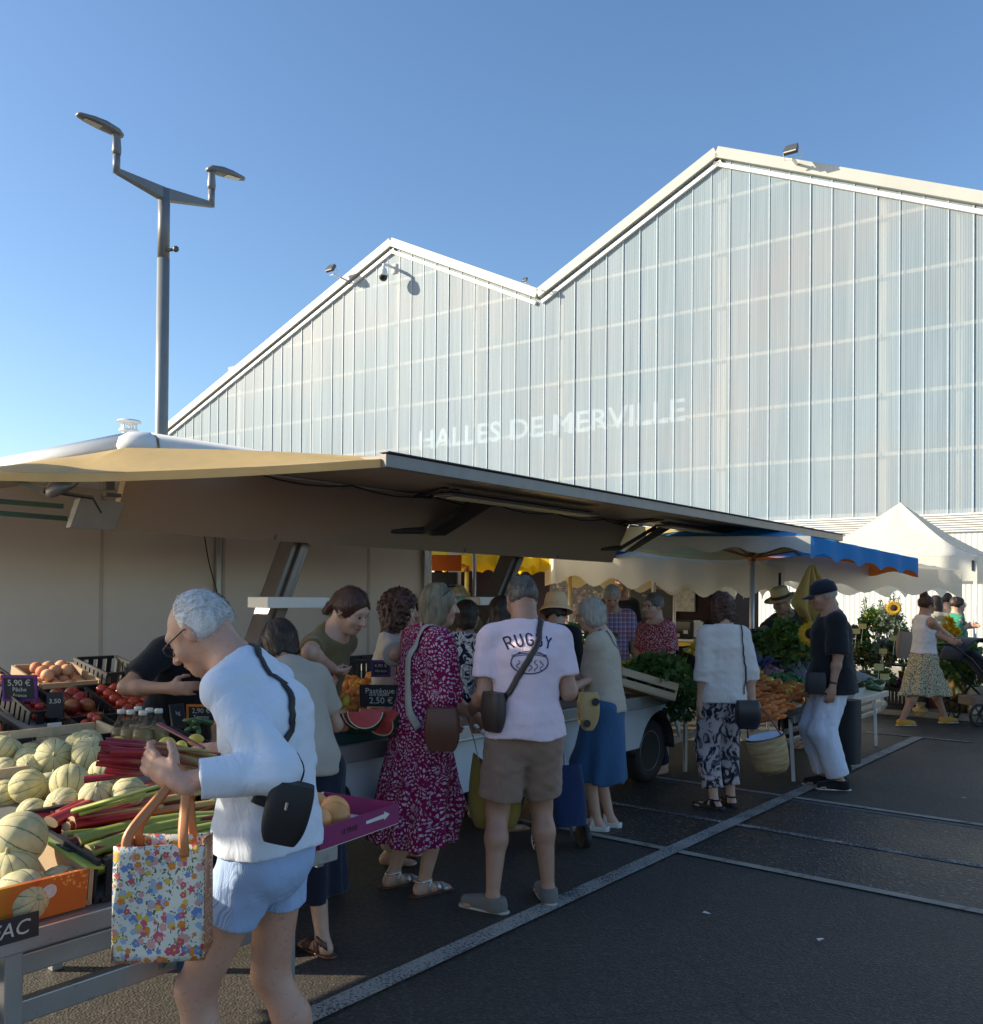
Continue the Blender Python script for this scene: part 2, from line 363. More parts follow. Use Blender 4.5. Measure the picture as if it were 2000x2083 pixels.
    b.col(f); b.b.inputs['Roughness'].default_value = .85; b.b.inputs['Specular IOR Level'].default_value = .2; b.bump(n1.outputs[0], wr, .03); return b.m
def ik(a, t, l1, l2, pole):
    a, t = np.array(a, float), np.array(t, float); d = t-a; L = np.linalg.norm(d); mx = (l1+l2)*.995
    if L > mx: t = a + d/L*mx; d = t-a; L = mx
    x = (l1*l1 - l2*l2 + L*L)/(2*L); hgt = math.sqrt(max(l1*l1 - x*x, 0)); u = d/L; p = np.array(pole, float); p = p - u*(p @ u); p /= np.linalg.norm(p) + 1e-9
    return a + u*x + p*hgt, t
def figure(label, loc, rz, H=1.7, skin='fair', lean=0., curve=0., head=(0, 0, 0), hands=(None, None), poles=(None, None), curl=(.5, .5), hdir=(None, None), feet=((.10, .02, 0.), (-.10, .02, 0.)),
           knee=(0., 0.), wid=1., belly=1., fem=False, top=None, bottom=None, shoes=None, hair=None, glasses=None, hat=None, h=.012, hh=None, group=None, cut=None, nohead=False, fat=1.):
    """one clothed person; local +Y is forward, heights for a 1.7 m adult, then scaled. side 0 = +x (right hand), 1 = -x"""
    T = thing('person', label, 'person', loc, rz, group); k = H/1.7; T.scale = (k, k, k)
    X = np.array([1., 0, 0]); hip = np.array([0, 0, .93]); kb = max(knee); hip = hip - np.array([0, 0, kb])
    m1 = rotm('X', -lean); m2 = rotm('X', -(lean+curve)); pel = hip + np.array([0, 0, .03])
    waist = pel + m1 @ np.array([0, 0, .13]); chest = waist + m1 @ np.array([0, 0, .20]); shc = chest + m2 @ np.array([0, -.01, .13]); nb_ = shc + m2 @ np.array([0, .0, .055])
    hp, hy, hr = head; mh = rotm('Z', hy) @ rotm('X', -hp) @ rotm('Y', hr); hc = nb_ + m2 @ np.array([0, .015, .03]) + mh @ np.array([0, .02, .115])
    sw = (.152 if fem else .172)*wid; S = [shc + m2 @ np.array([s*sw, 0, -.028]) for s in (1, -1)]; Hj = [hip + np.array([s*.088*(1.05 if fem else 1), 0, -.02]) for s in (1, -1)]
    E_, W_ = [], []
    for i, s in enumerate((1, -1)):
        t = hands[i]
        t = (S[i] + np.array([s*.09, .06, -.53])) if t is None else np.array(t, float)
        p = poles[i] if poles[i] is not None else (s*.5, -1, -.4)
        e, t = ik(S[i], t, .285, .255, p); E_.append(e); W_.append(t)
    An, Kn = [], []
    for i in range(2):
        f = feet[i]; an = np.array([f[0], f[1], .085 + (f[3] if len(f) > 3 else 0)]); kn, an = ik(Hj[i], an, .44, .42, (0, 1, 0)); An.append(an); Kn.append(kn)
    # hands
    HF = []
    for i, s in enumerate((1, -1)):
        fd = nrm(W_[i]-E_[i]) if hdir[i] is None else nrm(hdir[i][0]); pn = np.array([-s*1., 0, 0]) if hdir[i] is None else np.array(hdir[i][1], float)
        pn = nrm(pn - fd*(pn @ fd)); sd_ = np.cross(fd, pn)*(1 if s > 0 else -1); HF.append((fd, pn, sd_))      # sd_ points to the thumb side
    def body(P):
        d = s_loft(P, [pel, waist, chest, shc], np.array([.165, .132, .145, .115])*(.95 if fem else 1)*wid, np.array([.10, .095*belly, .105*belly, .075]), X)
        for i in range(2): d = smin(d, s_rc(P, shc + np.array([0, 0, .02]), S[i], .050, .052), .05)
        d = smin(d, s_rc(P, shc, hc - mh @ np.array([0, .03, .06]), .058*fat, .054*fat), .05)
        for i in range(2):
            d = smin(d, s_rc(P, S[i], E_[i], .052*fat, .040*fat), .03)
            fm = E_[i]*.7 + W_[i]*.3; d = smin(d, s_rc(P, E_[i], fm, .038*fat, .041*fat), .02); d = smin(d, s_rc(P, fm, W_[i], .040*fat, .025), .02)
            d = smin(d, s_rc(P, Hj[i], Kn[i], .088*fat, .056*fat), .05); cm = Kn[i]*.68 + An[i]*.32 + np.array([0, -.018, 0])
            d = smin(d, s_rc(P, Kn[i], cm, .052*fat, .055*fat), .03); d = smin(d, s_rc(P, cm, An[i], .053*fat, .034), .03)
            d = smin(d, s_el(P, An[i] + np.array([0, 0, -.02]), (.036, .042, .04)), .02)
            a = feet[i][2]; ft = np.array([math.sin(-a), math.cos(a), 0]); fz = An[i] + np.array([0, 0, -.05])
            d = smin(d, s_rc(P, fz - ft*.035, fz + ft*.13 + np.array([0, 0, -.012]), .034, .024), .03); sx = np.array([ft[1], -ft[0], 0])
            for q in range(5):
                o = (q-2)*.017; b0 = fz + ft*.12 + sx*o + np.array([0, 0, -.014]); d = smin(d, s_rc(P, b0, b0 + ft*(.05 - abs(o)*.4), .0125, .009), .008)
        return d
    def handf(P, i):
        fd, pn, sd_ = HF[i]; w0 = W_[i]; c = curl[i]; pc = w0 + fd*.05
        M3 = np.stack([sd_, fd, pn], 1)
        d = smin(s_el(P, pc, (.040, .052, .017), M3), s_rc(P, w0 - fd*.03, w0 + fd*.03, .026, .024), .02)
        for q, (o, L) in enumerate(((.030, .072), (.010, .080), (-.010, .075), (-.029, .060))):
            p0 = pc + fd*.038 + sd_*o; a = 0; d_ = fd
            for sgm, ln in enumerate((.42, .32, .26)):
                a += c*(.55 + .35*sgm)*(1 + .08*q); dn = fd*math.cos(a) + pn*math.sin(a) + sd_*o*.8*(1-c); p1 = p0 + nrm(dn)*L*ln*1.0
                d = smin(d, s_rc(P, p0, p1, .0098 - sgm*.0008, .0092 - sgm*.0009), .005); p0 = p1
        p0 = w0 + fd*.022 + sd_*.024; p1 = p0 + nrm(sd_*.8 + fd*.7 + pn*.5*c)*.038; p2 = p1 + nrm(fd*.8 + sd_*.25 + pn*.9*c)*.030; p3 = p2 + nrm(fd*.8 + pn*1.1*c)*.024
        for a_, b_, r1, r2 in ((p0, p1, .015, .0125), (p1, p2, .012, .011), (p2, p3, .0105, .009)): d = smin(d, s_rc(P, a_, b_, r1, r2), .006)
        return d
    def headf(P):
        Q = (P - hc.astype(np.float32)) @ mh.astype(np.float32)
        d = s_el(Q, (0, -.012, .022), (.074, .094, .092)); d = smin(d, s_el(Q, (0, .022, -.035), (.058, .068, .082)), .03); d = smin(d, s_el(Q, (0, .060, -.092), (.026, .026, .022)), .03)
        d = smin(d, s_rc(Q, (0, -.03, -.05), (0, -.05, -.13), .055*fat, .055*fat), .04); d = smin(d, s_rc(Q, (-.035, .072, .032), (.035, .072, .032), .014, .014), .018)
        for s in (1, -1):
            d = smin(d, s_el(Q, (s*.038, .058, -.03), (.024, .022, .024)), .02)
            d = -smin(-d, s_el(Q, (s*.031, .096, .008), (.021, .016, .014)), .012); d = np.minimum(d, s_el(Q, (s*.030, .074, .007), (.0135, .0125, .012)))
            e = s_el(Q, (s*.078, -.012, -.005), (.009, .021, .033)); e = np.maximum(e, -s_el(Q, (s*.089, -.007, .002), (.007, .013, .022))); d = smin(d, e, .006)
        d = smin(d, s_rc(Q, (0, .086, .015), (0, .112, -.026), .008, .0135), .012)
        for s in (1, -1): d = smin(d, s_el(Q, (s*.012, .098, -.030), (.008, .010, .008)), .006)
        d = smin(d, s_el(Q, (0, .088, -.056), (.023, .011, .0065)), .006); d = smin(d, s_el(Q, (0, .086, -.067), (.020, .011, .007)), .005)
        return d
    def full(P):
        d = body(P)
        if not nohead: d = smin(d, headf(P), .02)
        for i in range(2): d = smin(d, handf(P, i), .01)
        return d
    lo, hi = np.array([9., 9, 9]), -np.array([9., 9, 9])
    for q, r in [(j, .17) for j in (hc, pel, chest)] + [(j, .15) for j in W_] + [(j, .07) for j in E_] + [(j, .22) for j in An]: lo = np.minimum(lo, q-r); hi = np.maximum(hi, q+r)
    lo[2] = min(0, An[0][2]-.09, An[1][2]-.09) - .03; hi[0] = max(hi[0], .24); lo[0] = min(lo[0], -.24)
    if cut is not None: lo[2] = cut
    def pick(c):
        Q = (c - hc) @ mh; mi = np.zeros(len(c), int)
        e = (np.abs(np.abs(Q[:, 0])-.030) < .0125) & (np.abs(Q[:, 2]-.006) < .0058) & (Q[:, 1] > .07); mi[e] = 1
        e2 = e & (np.abs(np.abs(Q[:, 0])-.030) < .0072); mi[e2] = 2; mi[(np.abs(Q[:, 0]) < .024) & (np.abs(Q[:, 2]+.061) < .0095) & (Q[:, 1] > .085)] = 3; return mi
    sdf_obj('body', full, lo, hi, hh or h, [SK[skin], M_EYE, M_IRIS, M_LIP], T, pick)
    G = dict(T=T, body=full, hc=hc, mh=mh, S=S, E=E_, W=W_, An=An, Kn=Kn, Hj=Hj, pel=pel, chest=chest, waist=waist, shc=shc, m1=m1, m2=m2, HF=HF, k=k, nb=nb_)
    # clothes -------------------------------------------------------
    def leg_g(P, L, lo_, flare, fold=0.):
        d = s_loft(P, [pel + np.array([0, 0, .10]), pel, hip - np.array([0, 0, .06])], np.array([.145, .172, .180])*wid*(.97 if fem else 1.03), np.array([.105*belly, .125, .13]), X)
        for i in range(2):
            d = smin(d, s_rc(P, Hj[i] + np.array([0, 0, -.02]), Kn[i], .105*lo_, .083*lo_*flare), b.get('join', .03))
            if L > 1: d = smin(d, s_rc(P, Kn[i], An[i], .083*lo_*flare, .068*lo_*flare), .03)
        if fold: d = d - fold*.6*np.maximum(0, 1-4*np.abs(wob(P, 12, (1.3, 1.3, .5), 7))) + fold*wob(P, 26, (1, 1, .45), 1) + fold*.5*wob(P, 60, (.6, .6, 1.2), 3)
        # hems
        out = None
        for i in range(2):
            if L <= 1: p = Hj[i] + (Kn[i]-Hj[i])*L; n = Kn[i]-Hj[i]
            else: p = Kn[i] + (An[i]-Kn[i])*(L-1); n = An[i]-Kn[i]
            side = P[:, 0]*(1 if i == 0 else -1) - (.5*(Hj[0][0]+Hj[1][0]))*(1 if i == 0 else -1)
            pl = np.where(side > -.01, s_plane(P, p, n), -1.); out = pl if out is None else np.maximum(out, pl)
        return np.maximum(np.maximum(d, out), s_plane(P, pel + np.array([0, 0, .09]), (0, 0, 1)))
    b = bottom or {}
    if b.get('kind') in ('trousers', 'shorts'):
        f = lambda P: leg_g(P, b.get('len', 1.95), b.get('loose', 1.), b.get('flare', 1.), b.get('fold', .006))
        G['bottom'] = f; l2 = lo.copy(); l2[:2] -= .08; h2 = hi.copy(); h2[:2] += .08; h2[2] = pel[2]+.15; sdf_obj(b['kind'], f, l2, h2, h, b['mat'], T)
    if b.get('kind') in ('skirt', 'dress'):
        hz = b['hem']; mid = (An[0]+An[1])/2; n_ = b.get('folds', 9); am = b.get('amp', .02); fx, fy = b.get('flarex', .26), b.get('flarey', .2)
        def f(P):
            c1 = np.array([mid[0], mid[1], hz]); d = s_loft(P, [pel + np.array([0, 0, .12]), pel - np.array([0, 0, .05]), (pel*.45 + c1*.55), c1], [.125*wid, .185*wid, .2*.5+fx*.5, fx], [.10*belly, .145, .14*.5+fy*.5, fy], X)
            
            for i in range(2): d = smin(d, s_rc(P, Hj[i], Kn[i], .115, .095), .07); d = smin(d, s_rc(P, Kn[i], An[i], .090, .085), .06)
            t = np.clip((pel[2] - P[:, 2])/(pel[2]-hz), 0, 1); cx = c1[0]*t; cy = pel[1]*(1-t) + c1[1]*t; an = np.arctan2(P[:, 1]-cy, P[:, 0]-cx)
            d = d + am*t*(np.sin(an*n_ + 1.5*np.sin(an*2+1) + .7*np.sin(P[:, 2]*6))) + .004*wob(P, 22, (1, 1, .5), 2)
            return np.maximum(np.maximum(d, hz + .012*np.sin(an*5) - P[:, 2]), s_plane(P, pel + np.array([0, 0, .13]), (0, 0, 1)))
        G['bottom'] = f; sdf_obj(b.get('name', 'skirt'), f, (lo[0]-.15, lo[1]-.15, hz-.03), (hi[0]+.15, hi[1]+.15, pel[2]+.2), h, b['mat'], T)
    t = top or {}
    if t:
        hemz = t.get('hem', .02); sl_ = t.get('sleeve', .6); lo_ = t.get('loose', 1.); neck = t.get('neck', .0); fo = t.get('fold', .006); mg = .018*lo_
        def f(P):
            hp_ = pel + np.array([0, 0, -.16]); d = s_loft(P, [hp_, pel, waist, chest, shc], np.array([.190+.02*(lo_-1), .176, .150, .158, .125])*(.96 if fem else 1)*wid + mg, np.array([.150*belly, .135*belly, .112*belly, .114*belly, .075]) + mg, X)
            
            for i in range(2): d = smin(d, s_rc(P, shc + np.array([0, 0, .015]), S[i], .058+mg*.5, .058+mg*.4), .05)
            if t.get('bust'): d = smin(d, s_el(P, chest + m1 @ np.array([0, .085, .02]), (.13, .07, .07)), .05)
            d = np.maximum(d, s_plane(P, nb_ + m2 @ np.array([0, .0, -.005-neck]), m2 @ np.array([0, .35, 1])))
            if t.get('collar'): d = smin(d, np.maximum(s_rc(P, shc, hc, .074, .07), s_plane(P, nb_ + m2 @ np.array([0, 0, .035]), m2 @ np.array([0, .5, 1]))), .012)
            for i in range(2):
                if sl_ <= 0: d = np.maximum(d, -s_rc(P, S[i] + np.array([0, 0, -.02]), E_[i], .062, .05)) if False else d; continue
                a, e, w = S[i], E_[i], W_[i]; r0, r1 = .061*lo_*fat, t.get('cuff', .060)*lo_*fat
                q = s_rc(P, a, e, r0, r1 if sl_ <= 1 else r1*.95)
                if sl_ > 1: q = smin(q, s_rc(P, e, w, r1*.95, t.get('wrist', .042)*lo_), .02); p_ = e + (w-e)*(sl_-1); q = np.where((P-e) @ nrm(w-e).astype(np.float32) > 0, np.maximum(q, s_plane(P, p_, w-e)), q)
                else: q = np.maximum(q, s_plane(P, a + (e-a)*sl_, e-a))
                d = smin(d, q, t.get('blend', .035))
            d = d + fo*wob(P, 20, (1, 1, .7), 4) + fo*.5*wob(P, 46, (.7, .7, 1.3), 6) + np.where((P - shc.astype(np.float32)) @ (m2[:, 2]).astype(np.float32) < -.06, fo*.6*np.maximum(0, 1-4*np.abs(wob(P, 11, (1.2, 1.2, .55), 2))) - fo*.3, 0)
            hm = pel + np.array([0, 0, -hemz]); d = np.maximum(d, -s_plane(P, hm + np.array([0, 0, 0.]), nrm(m1[:, 2] + np.array([0, 0, 1.5]))) - .006*np.sin(P[:, 0]*21))
            return d
        ff = f
        if t.get('tank'):
            def ff(P):
                d = f(P)
                for s in (1, -1): d = np.maximum(d, -s_el(P, shc + m2 @ np.array([s*.20*wid, 0, -.03]), (.085, .2, .13)))
                return np.maximum(d, -s_el(P, nb_ + m2 @ np.array([0, .07, -.04]), (.075, .12, .09)))
        G['top'] = ff; l2 = lo.copy() - .06; h2 = hi + .06; l2[2] = pel[2] - hemz - .05; h2[2] = nb_[2] + .12
        for i in range(2): l2[2] = min(l2[2], E_[i][2]-.1 if sl_ > .7 else 9, W_[i][2]-.08 if sl_ > 1 else 9)
        sdf_obj(t.get('name', 'shirt'), ff, l2, h2, t.get('h', h), t['mat'], T)
    if t.get('tank') or (top and top.get('sleeve', .6) <= 0): pass
    # shoes -------------------------------------------------------
    if shoes:
        for i in range(2):
            a = feet[i][2]; ft = np.array([math.sin(-a), math.cos(a), 0]); sx = np.array([ft[1], -ft[0], 0]); fz = An[i] + np.array([0, 0, -.05]); z0 = An[i][2]-.085
            M3 = np.stack([sx, ft, np.array([0, 0, 1.])], 1); kd = shoes['kind']; sh_ = shoes.get('sole', .02)
            def sole(P): return np.maximum(s_loft(P, [fz - ft*.06, fz + ft*.06, fz + ft*.165], [.037, .043, .036], [.09, .09, .09], sx), np.maximum(s_plane(P, fz + np.array([0, 0, -.035+sh_*.55]), (0, 0, 1)), -s_plane(P, fz + np.array([0, 0, -.035-sh_*.0]), (0, 0, 1))))
            so_ = sdf_obj('sole', sole, fz + (-.26, -.26, -.08), fz + (.26, .26, .06), .007, shoes['solemat'], T)
            if kd == 'shoe':
                def up_(P):
                    d = s_loft(P, [fz - ft*.045, fz + ft*.03, fz + ft*.155], [.036, .042, .036], [.06, .055, .030], sx); d = smin(d, s_rc(P, fz + ft*-.02, An[i] + np.array([0, -.005, .0]), .044, .046), .03)
                    d = np.maximum(d, s_plane(P, An[i] + np.array([0, 0, -.004]), (0, 0, 1)) + 0); return np.maximum(d, -s_plane(P, fz + np.array([0, 0, -.03]), (0, 0, 1)))
                u_ = sdf_obj('shoe', up_, fz + (-.26, -.26, -.08), fz + (.26, .26, .13), .007, shoes['mat'], T)
            else:
                mb = MB()
                for f0, wz, r in shoes.get('straps', ((.02, .05, .012), (.10, .03, .014))):
                    c = fz + ft*f0; pts = [c + sx*.05*math.cos(q) + np.array([0, 0, -.02 + (wz+.02)*math.sin(q)]) + ft*.0 for q in np.linspace(0, math.pi, 11)]
                    P_, N_ = push(full, pts, .003); mb.tube(P_, r, 8, flat=.25, normals=N_)
                if shoes.get('ankle'): pts = [An[i] + (.045*math.cos(q), .045*math.sin(q)-.01, .0) for q in np.linspace(0, 6.28, 15)]; P_, N_ = push(full, pts, .002); mb.tube(P_, .007, 6, flat=.3, normals=N_)
                mb.build('sandal_strap', shoes['mat'], T, True)
    # hair --------------------------------------------------------
    if hair and not nohead:
        st = hair['kind']; ln = hair.get('len', .12); fz_ = hair.get('fuzz', .004)
        def hf(P):
            Q = (P - hc.astype(np.float32)) @ mh.astype(np.float32)
            th = hair.get('th', .012)
            if st == 'bald': d = s_el(Q, (0, -.020, .010), (.074+.006, .094+.004, .086)); d = smin(s_el(Q, (0, -.030, .012), (.083, .092, .088)), s_el(Q, (0, -.03, .055), (.070, .075, .070)), .02); d = np.maximum(d, s_plane(Q, (0, .012, .02), (0, 1, .1)) + .006*wob(Q, 90, (1, 1, 1), 2)); d = np.maximum(d, -(Q[:, 2] + .075 + .5*Q[:, 1])); d = np.maximum(d, -s_el(Q, (0, .07, -.01), (.12, .085, .05)))
            else: d = s_el(Q, (0, -.018, .026), (.076+th, .094+th, .092+th))
            # face opening
            face = s_el(Q, (0, .105, -.02), (.068, .075, .095)) if st != 'short' else smin(s_el(Q, (0, .11, -.02), (.075, .085, .090)), s_el(Q, (0, .055, -.055), (.12, .07, .065)), .03)
            if st == 'short': d = np.maximum(d, -(Q[:, 2] + .055 + .35*Q[:, 1]))
            if st in ('bob', 'long', 'curly'):
                w = hair.get('w', 1.); lw = s_loft(Q, [np.array([0, -.025, .02]), np.array([0, -.035, -.06]), np.array([0, -.045, -ln])], [.085*w, .092*w, .085*w*hair.get('tip', 1)], [.085, .075*w, .055*w], (1, 0, 0)); lw = np.maximum(lw, -(Q[:, 2] + ln + .01*np.sin(Q[:, 0]*60)))
                d = smin(d, lw, .03); face = np.minimum(face, np.maximum(s_el(Q, (0, .10, -.09), (.062, .10, .14)), -.2))
            if st == 'curly': d = d - .018
            if st == 'bun': d = smin(d, s_el(Q, hair.get('bun', (0, -.06, .13)), (.05, .05, .05)), .02); d = np.maximum(d, -(Q[:, 2] + .07 + .5*Q[:, 1]))
            if st == 'tail': d = np.maximum(d, -(Q[:, 2] + .05 + .5*Q[:, 1])); d = smin(d, s_rc(Q, (0, -.11, .03), (0, -.15, -.09), .028, .018), .02)
            d = np.maximum(d, -face)
            if st == 'curly' or hair.get('wild'): k_ = hair.get('wild', 1) if st != 'curly' else 1.3; d = d + k_*(.010*wob(Q, 90, (1, 1, .8), 3) + .010*wob(Q, 190, (1, 1, .7), 7))
            else: d = d + fz_*wob(Q, 130, (1, 1, .25), 5) + fz_*wob(Q, 60, (1, 1, .4), 8)
            if hat and hat != 'band': d = np.maximum(d, s_plane(Q, (0, 0, .055), (0, -.15, 1)))
            return d
        v_, q_ = sdf_mesh(hf, hc - (.2, .22, .30), hc + (.2, .2, .22), min(h, .009 if not hh else hh))
        if len(q_):
            # loose strands lying on the hair break up its outline
            ns = hair.get('strands', 900 if h < .0125 else 500); rg = np.random.default_rng(len(v_)); f_ = q_[rg.integers(0, len(q_), ns)]; c0 = v_[f_].mean(1).astype(np.float32); e_ = .004
            grad = lambda P: (lambda G: G/(np.linalg.norm(G, axis=1)[:, None] + 1e-9))(np.stack([hf(P + np.eye(3, dtype=np.float32)[i]*e_) - hf(P - np.eye(3, dtype=np.float32)[i]*e_) for i in range(3)], 1))
            dn = {'short': (0, -.8, -.5), 'bald': (0, -.9, -.5), 'bun': (0, -.4, 1.), 'tail': (0, -1, .1)}.get(st, (0, -.15, -1)); D0 = (mh @ np.array(dn)).astype(np.float32); L_ = rg.uniform(.5, 1.4, ns)[:, None]*{'short': .022, 'bald': .022, 'curly': .03, 'bun': .03}.get(st, .055)
            rnd = rg.normal(size=(ns, 3)).astype(np.float32)*(.9 if st == 'curly' or hair.get('wild') else .22); P = c0; ring = []; wd = rg.uniform(.0012, .0026, ns)[:, None]
            for k in range(5):
                G_ = grad(P); off = .0015 + .009*(k/4)*rg.random((ns, 1)); ring.append((P + G_*off, G_)); d_ = D0 + rnd*(1 + .6*k*(st == 'curly')); d_ = d_ - G_*(d_*G_).sum(1)[:, None]; d_ /= np.linalg.norm(d_, axis=1)[:, None] + 1e-6; P = (P + d_*L_/4).astype(np.float32); P = P - hf(P)[:, None]*G_*.8; P = P.astype(np.float32)
                if k == 0: side = np.cross(d_, G_)
            sv = []; sf = []; b0 = len(v_)
            for k, (p, g) in enumerate(ring): w_ = wd*(1 - k/4.6); sv += [p - side*w_, p + side*w_]
            for k in range(4): a0 = b0 + 2*k*ns; i_ = np.arange(ns); sf.append(np.stack([a0+i_, a0+ns+i_, a0+3*ns+i_, a0+2*ns+i_], 1))
            np_mesh('hair', np.concatenate([v_] + sv), np.concatenate([q_] + sf), hair['mat'], None, T)
    if glasses and not nohead:
        mb = MB(); tf = lambda p: hc + mh @ np.array(p, float)
        for s in (1, -1):
            mb.tube([tf((s*.031 + .024*math.cos(a), .101 - .25*abs(s*.024*math.cos(a))*0, .004 + .018*math.sin(a))) for a in np.linspace(0, 6.283, 17)], glasses[1], 6, False)
            mb.tube([tf((s*.056, .100, .010)), tf((s*.074, .075, .010)), tf((s*.082, -.005, .012)), tf((s*.081, -.022, .0))], glasses[1], 6)
        mb.tube([tf((-.008, .102, .008)), tf((0, .106, .010)), tf((.008, .102, .008))], glasses[1]*.8, 6); mb.build('glasses', glasses[0], T, True)
        if glasses[2:]: 
            g2 = MB()
            for s in (1, -1): g2.add([tf((s*.031 + .0235*math.cos(a), .1015, .004 + .0175*math.sin(a))) for a in np.linspace(0, 6.283, 17)[:-1]], [tuple(range(16))])
            g2.build('lens', glasses[2], T)
    return G
def strap(G, pts, m, width=.02, off=.006, n=6, name='bag_strap', fs='top', thick=.18, parent=None, free=()):
    """flat band lying on the clothes"""
    P = np.array(spl(pts, n)); f = lambda Q: np.minimum(G[fs](Q) if fs in G else G['body'](Q), G['body'](Q) if fs == 'x' else 9)
    Q, N = push(f, P, off); d0 = f(P.astype(np.float32)); far = np.abs(d0) > .16; Q[far] = P[far]
    for i in free: Q[i] = P[i]
    mb = MB(); mb.tube(Q, width, 8, flat=thick, normals=N); return mb.build(name, m, parent or G['T'], True)
def loc2w(G, p):
    T = G['T']; rz = T.rotation_euler[2]; k = T.scale[0]; p = np.array(p, float)*k
    return np.array([T.location[0] + p[0]*math.cos(rz) - p[1]*math.sin(rz), T.location[1] + p[0]*math.sin(rz) + p[1]*math.cos(rz), T.location[2] + p[2]])
def w2loc(loc, rz, k, p):
    q = (np.array(p, float) - np.array([loc[0], loc[1], loc[2] if len(loc) > 2 else 0]))/k; c, s = math.cos(rz), math.sin(rz); return np.array([q[0]*c + q[1]*s, -q[0]*s + q[1]*c, q[2]])
# ---------------------------------------------------------------- ground and markings
def sheet(name, x0, x1, y0, y1, z, m, label=None): 
    o = MB().add([(x0, y0, z), (x1, y0, z), (x1, y1, z), (x0, y1, z)], [(0, 1, 2, 3)]).build(name, m); return struct(o, label)
def asphalt(name, base, spk, scale=1., worn=None, gl=.55):
    b = NB(name); v = b.co(); vo = b.n('TexVoronoi'); vo.inputs['Scale'].default_value = 95*scale; b.l(v, vo.inputs[0])
    st = b.ramp(vo.outputs['Color'], [(.2, sc(base, .65)), (.75, sc(base, 1.25)), (.9, spk)]); n1 = b.noise(v, .35, 5, .6); n2 = b.noise(v, 2.6, 6, .7, .3)
    st = b.mix(1, st, b.ramp(n1.outputs[0], [(.3, (.86,)*3), (.7, (1.12,)*3)]), 'MULTIPLY'); st = b.mix(1, st, b.ramp(n2.outputs[0], [(.35, (.94,)*3), (.65, (1.05,)*3)]), 'MULTIPLY')
    cr = b.n('TexVoronoi', feature='DISTANCE_TO_EDGE'); cr.inputs['Scale'].default_value = .42; b.l(b.mix(.25, v, b.noise(v, 1.7, 4).outputs[1], 'ADD'), cr.inputs[0]); ck = b.math('MULTIPLY', b.math('LESS_THAN', cr.outputs[0], .0022), b.math('GREATER_THAN', n1.outputs[0], .52)); st = b.mix(b.math('MULTIPLY', ck, .7), st, sc(base, .35))
    so = b.noise(v, 1.3, 3, .5); st = b.mix(b.ramp(so.outputs[0], [(.66, (0, 0, 0)), (.71, (.5, .5, .5))]), st, sc(base, .5)); sp2 = b.noise(v, 3.1, 2, .4); st = b.mix(b.ramp(sp2.outputs[0], [(.71, (0, 0, 0)), (.73, (.35, .35, .35))]), st, sc(base, 1.9))
    b.col(st); b.l(b.ramp(n1.outputs[0], [(.35, (gl+.02,)*3), (.65, (gl+.2,)*3)]), b.b.inputs['Roughness']); b.b.inputs['Specular IOR Level'].default_value = .55
    b.bump(vo.outputs[0], .55, .006); return b.m
M_ASPH = asphalt('asphalt', (.050, .042, .033), (.092, .084, .072)); M_ASPH2 = asphalt('coarse_asphalt', (.031, .027, .022), (.13, .125, .115), .6, gl=.4)
def paint(name, c, lo=.42):
    b = NB(name); v = b.co(); n1 = b.noise(v, 75, 3, .7); n2 = b.noise(v, 3, 4); f = b.math('ADD', n1.outputs[0], b.math('MULTIPLY', b.math('SUBTRACT', n2.outputs[0], .5), .5))
    b.col(b.ramp(f, [(lo, (.05, .05, .053)), (lo + .12, c)])); b.b.inputs['Roughness'].default_value = .8; b.bump(n1.outputs[0], .4, .004); return b.m
M_PAINT = paint('worn_road_paint', (.34, .32, .28), .40); M_PAINT2 = paint('worn_thin_paint', (.36, .34, .30), .47); M_CONC = mat('concrete_channel', (.30, .27, .22), .8, vs=4, var=.25, bs=90, bump=.4, dirt=((.07, .068, .06), 9, .55))
sheet('ground', -150, 150, -40, 200, 0, M_ASPH, 'dark grey asphalt of the market square')
sheet('coarse_road_patch', -9, 40, 5.32, 7.19, .004, M_ASPH2)
sheet('road_marking', -2.76, -2.65, 1.2, 11.42, .012, M_PAINT, 'worn white parking line running away from the camera')
sheet('road_marking', -9, 12, 6.13, 6.20, .008, M_PAINT2, 'thin worn white line crossing the coarse asphalt')
sheet('road_marking', -3.3, -2.15, 11.42, 11.50, .008, M_PAINT2, 'short white line closing the far end of the parking line')
for y, wd in ((5.27, .07), (7.30, .07), (7.205, .07)): sheet('drain_channel', -9, 40, y-wd/2, y+wd/2, .009 if y != 7.205 else .006, M_CONC if y != 7.205 else mat('channel_dark', (.10, .10, .10), .8, vs=5), 'narrow concrete drain strip across the asphalt')
pv = MB(); pv.box((0, 17.6, .04), (120, 8.4, .08)); struct(pv.build('pavement', mat('pavement', (.26, .235, .19), .85, vs=2, var=.2, bs=70, bump=.3, dirt=((.12, .11, .09), 3, .6)), bevel=.01), 'pale concrete pavement in front of the hall')
